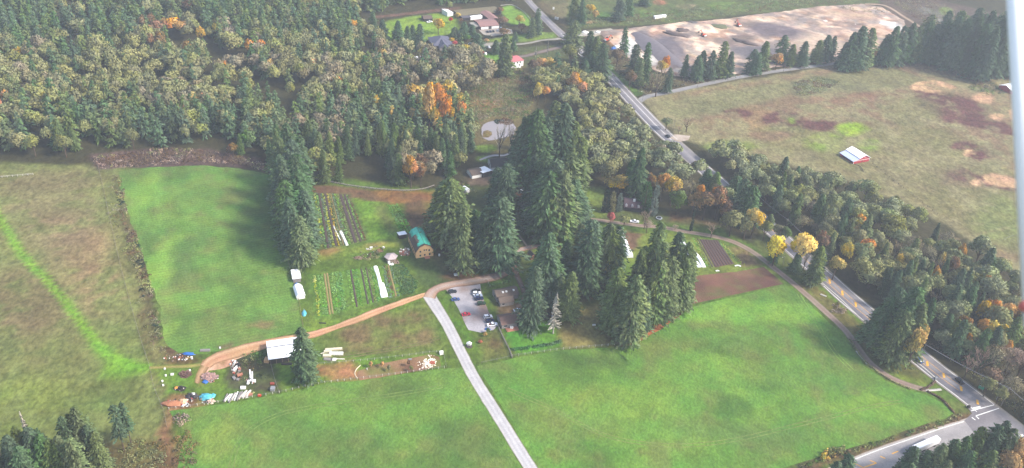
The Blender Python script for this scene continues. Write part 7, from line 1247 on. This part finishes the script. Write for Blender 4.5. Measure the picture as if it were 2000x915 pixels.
heap('rubble_pile', 'small red rubble patch inside the ring of white stones', 'rubble', 844, 709, 1.6, 1.3, .4, bm('red_rubble', (196, 110, 84), .5, var=.3), 31); small_box('white_post', 'white post left of the first small orange tree', 'post', 717, 723, .3, .3, 1.2, WHITE); small_box('grey_trough', 'grey trough above the small brown-orange tree', 'trough', 801, 703, 1.6, .7, .5, STEEL, .2)
tunnel('curved pale hose edging the left end of the sandy paddock', [(704, 714), (696, 722), (693, 731), (698, 740)], .4, .25, 'hose', 'hose', LUM)
for i in range(14): small_box('garden_clutter', 'crates and boards on the reddish patch beside the barn', 'clutter', 789 + rnd.uniform(-7, 9), 492 + rnd.uniform(-6, 5), rnd.uniform(.6, 2), rnd.uniform(.4, 1.0), rnd.uniform(.3, .7), rnd.choice([WHITE, GREYW, PINKDECK, WOOD, TRIM]), rnd.uniform(0, 3), group='clutter on the reddish patch beside the barn')
heap('reddish_bed', 'reddish earth patch under the clutter beside the barn', 'earth patch', 790, 494, 3.6, 3.0, .2, bm('red_soil', (170, 112, 92), .5, var=.25), 33); heap('rubble_pile', 'salmon earth heap by the garden shrubs', 'earth heap', 741, 490, 1.5, 1.2, .7, PINKDECK, 34); small_box('white_barrow', 'white cart above the garden shrubs', 'cart', 725, 485, 1.6, .8, .8, WHITE, .3); small_box('white_barrow', 'white tub right of the salmon heap', 'tub', 749, 485, 1.0, .9, .9, WHITE); small_box('white_barrow', 'white sack at the left foot of the hut', 'sack', 719, 488, 1.6, .6, .5, WHITE, .2)
heap('garden_shrub_pile', 'pinkish heap of cut stalks left of the garden shrubs', 'brush pile', 699, 505, 2.4, 1.2, .9, bm('pink_stalks', (170, 140, 120), .5, var=.4, scale=2.5), 36)

# small bits strewn over the yard: too many and too small to count
def debris(name, label, areas, n, mats, seed, smax=.9):
    rn = random.Random(seed); V = []; F = []; Mi = []
    for i in range(n):
        cx, cy, rx, ry = rn.choice(areas); a = rn.uniform(0, 6.28); q = rn.random() ** .6; x, y = G(cx + rx * q * math.cos(a), cy + ry * q * math.sin(a)); b = len(V); t_ = rn.uniform(0, 3); sx, sy, sz = rn.uniform(.2, smax), rn.uniform(.15, smax * .6), rn.uniform(.15, .6)
        for dx, dy, dz in ((-1, -1, 0), (1, -1, 0), (1, 1, 0), (-1, 1, 0), (-1, -1, 1), (1, -1, 1), (1, 1, 1), (-1, 1, 1)): u, v = dx * sx / 2, dy * sy / 2; V.append((x + u * math.cos(t_) - v * math.sin(t_), y + u * math.sin(t_) + v * math.cos(t_), .04 + dz * sz + rn.uniform(0, .1)))
        F += [(b + 4, b + 5, b + 6, b + 7), (b, b + 1, b + 5, b + 4), (b + 1, b + 2, b + 6, b + 5), (b + 2, b + 3, b + 7, b + 6), (b + 3, b, b + 4, b + 7)]; Mi += [rn.randrange(len(mats))] * 5
    return tag(link(name, np_mesh(name, V, F, mats, mi=Mi)), label, 'debris', kind='stuff')
debris('yard_debris', 'small mixed scraps strewn around the junk yard piles', [(410, 738, 17, 9), (408, 736, 12, 7), (460, 722, 9, 16), (456, 712, 8, 8), (374, 778, 16, 9), (350, 760, 9, 5), (346, 786, 22, 7), (468, 774, 24, 5), (405, 783, 14, 7), (490, 742, 9, 9), (345, 700, 26, 8)], 420, [WHITE, GREYW, PINKDECK, WOOD, DARKW, TRIM, REDR, WOOD, DARKW], 71)
debris('garden_debris', 'small odds and ends around the hut and garden bed', [(728, 490, 30, 9), (790, 494, 12, 8), (770, 512, 9, 4), (1000, 636, 10, 5)], 110, [WHITE, GREYW, PINKDECK, WOOD, DARKW], 72, .8)
debris('site_rubble', 'broken stones and stumps strewn over the excavated site', [(1352, 48, 9, 4), (1345, 64, 16, 5), (1420, 60, 60, 20), (1530, 60, 70, 26), (1620, 60, 60, 30), (1700, 40, 30, 14), (1480, 90, 40, 20)], 500, [GREYW, TRIM, PINKDECK, WOOD, WHITE], 73, 1.6)
# ------------------------------------------------------------------ the aeroplane's own wing strut, just outside the window
def ray(px, py, d):
    v = FW * FPX + RT * (px - 1000) - UP * (py - 457.5); v = v / FPX * d; return Vector((v[0], v[1], v[2] + CAMH))
ds = 1.9; A = ray(2012, -260, ds); B = ray(2046, 640, ds * .98); t = empty('wing_strut', *((A + B) / 2), 0, 'blurred white aircraft strut at the right edge of the photo', 'strut')
c0 = (A + B) / 2; mb = MB(); ax_ = (B - A).normalized(); sd_ = Vector(RT.tolist()); sd_ = (sd_ - ax_ * sd_.dot(ax_)).normalized(); th_ = ax_.cross(sd_); n = 20; vs = []
for p_, k in ((A, 1.25), (B, .98)):
    for i in range(n): a = 2 * math.pi * i / n; vs.append((p_ - c0) + sd_ * math.cos(a) * .052 * k + th_ * math.sin(a) * .022 * k)
mb.add(vs, [(i, (i + 1) % n, n + (i + 1) % n, n + i) for i in range(n)] + [tuple(range(n - 1, -1, -1)), tuple(range(n, 2 * n))]); mb.build('fairing', bm('strut_white', (255, 250, 244), .98, var=.01, rough=.4), t, True)
p_ = ray(2000, 597, 1.75) - c0; kn = MB().tube(p_, p_ + ax_ * .03 + Vector((.03, .03, 0)), .011, .009, 12); kn.build('red_cap', bm('red_plastic', (230, 130, 120), .8), t, True)

# ------------------------------------------------------------------ the hazy autumn air
hz = MB().box(-3700, 3900, -2700, 5500, -1.0, 300).build('haze', None, None); tag(hz, kind='stuff')
hm = bpy.data.materials.new('haze_air'); hm.use_nodes = True; q = hm.node_tree; q.nodes.clear(); pv = q.nodes.new('ShaderNodeVolumePrincipled'); pv.inputs['Color'].default_value = (.80, .86, .97, 1); pv.inputs['Density'].default_value = 0.00021; pv.inputs['Anisotropy'].default_value = .2
o_ = q.nodes.new('ShaderNodeOutputMaterial'); q.links.new(pv.outputs[0], o_.inputs['Volume']); hz.data.materials.append(hm)
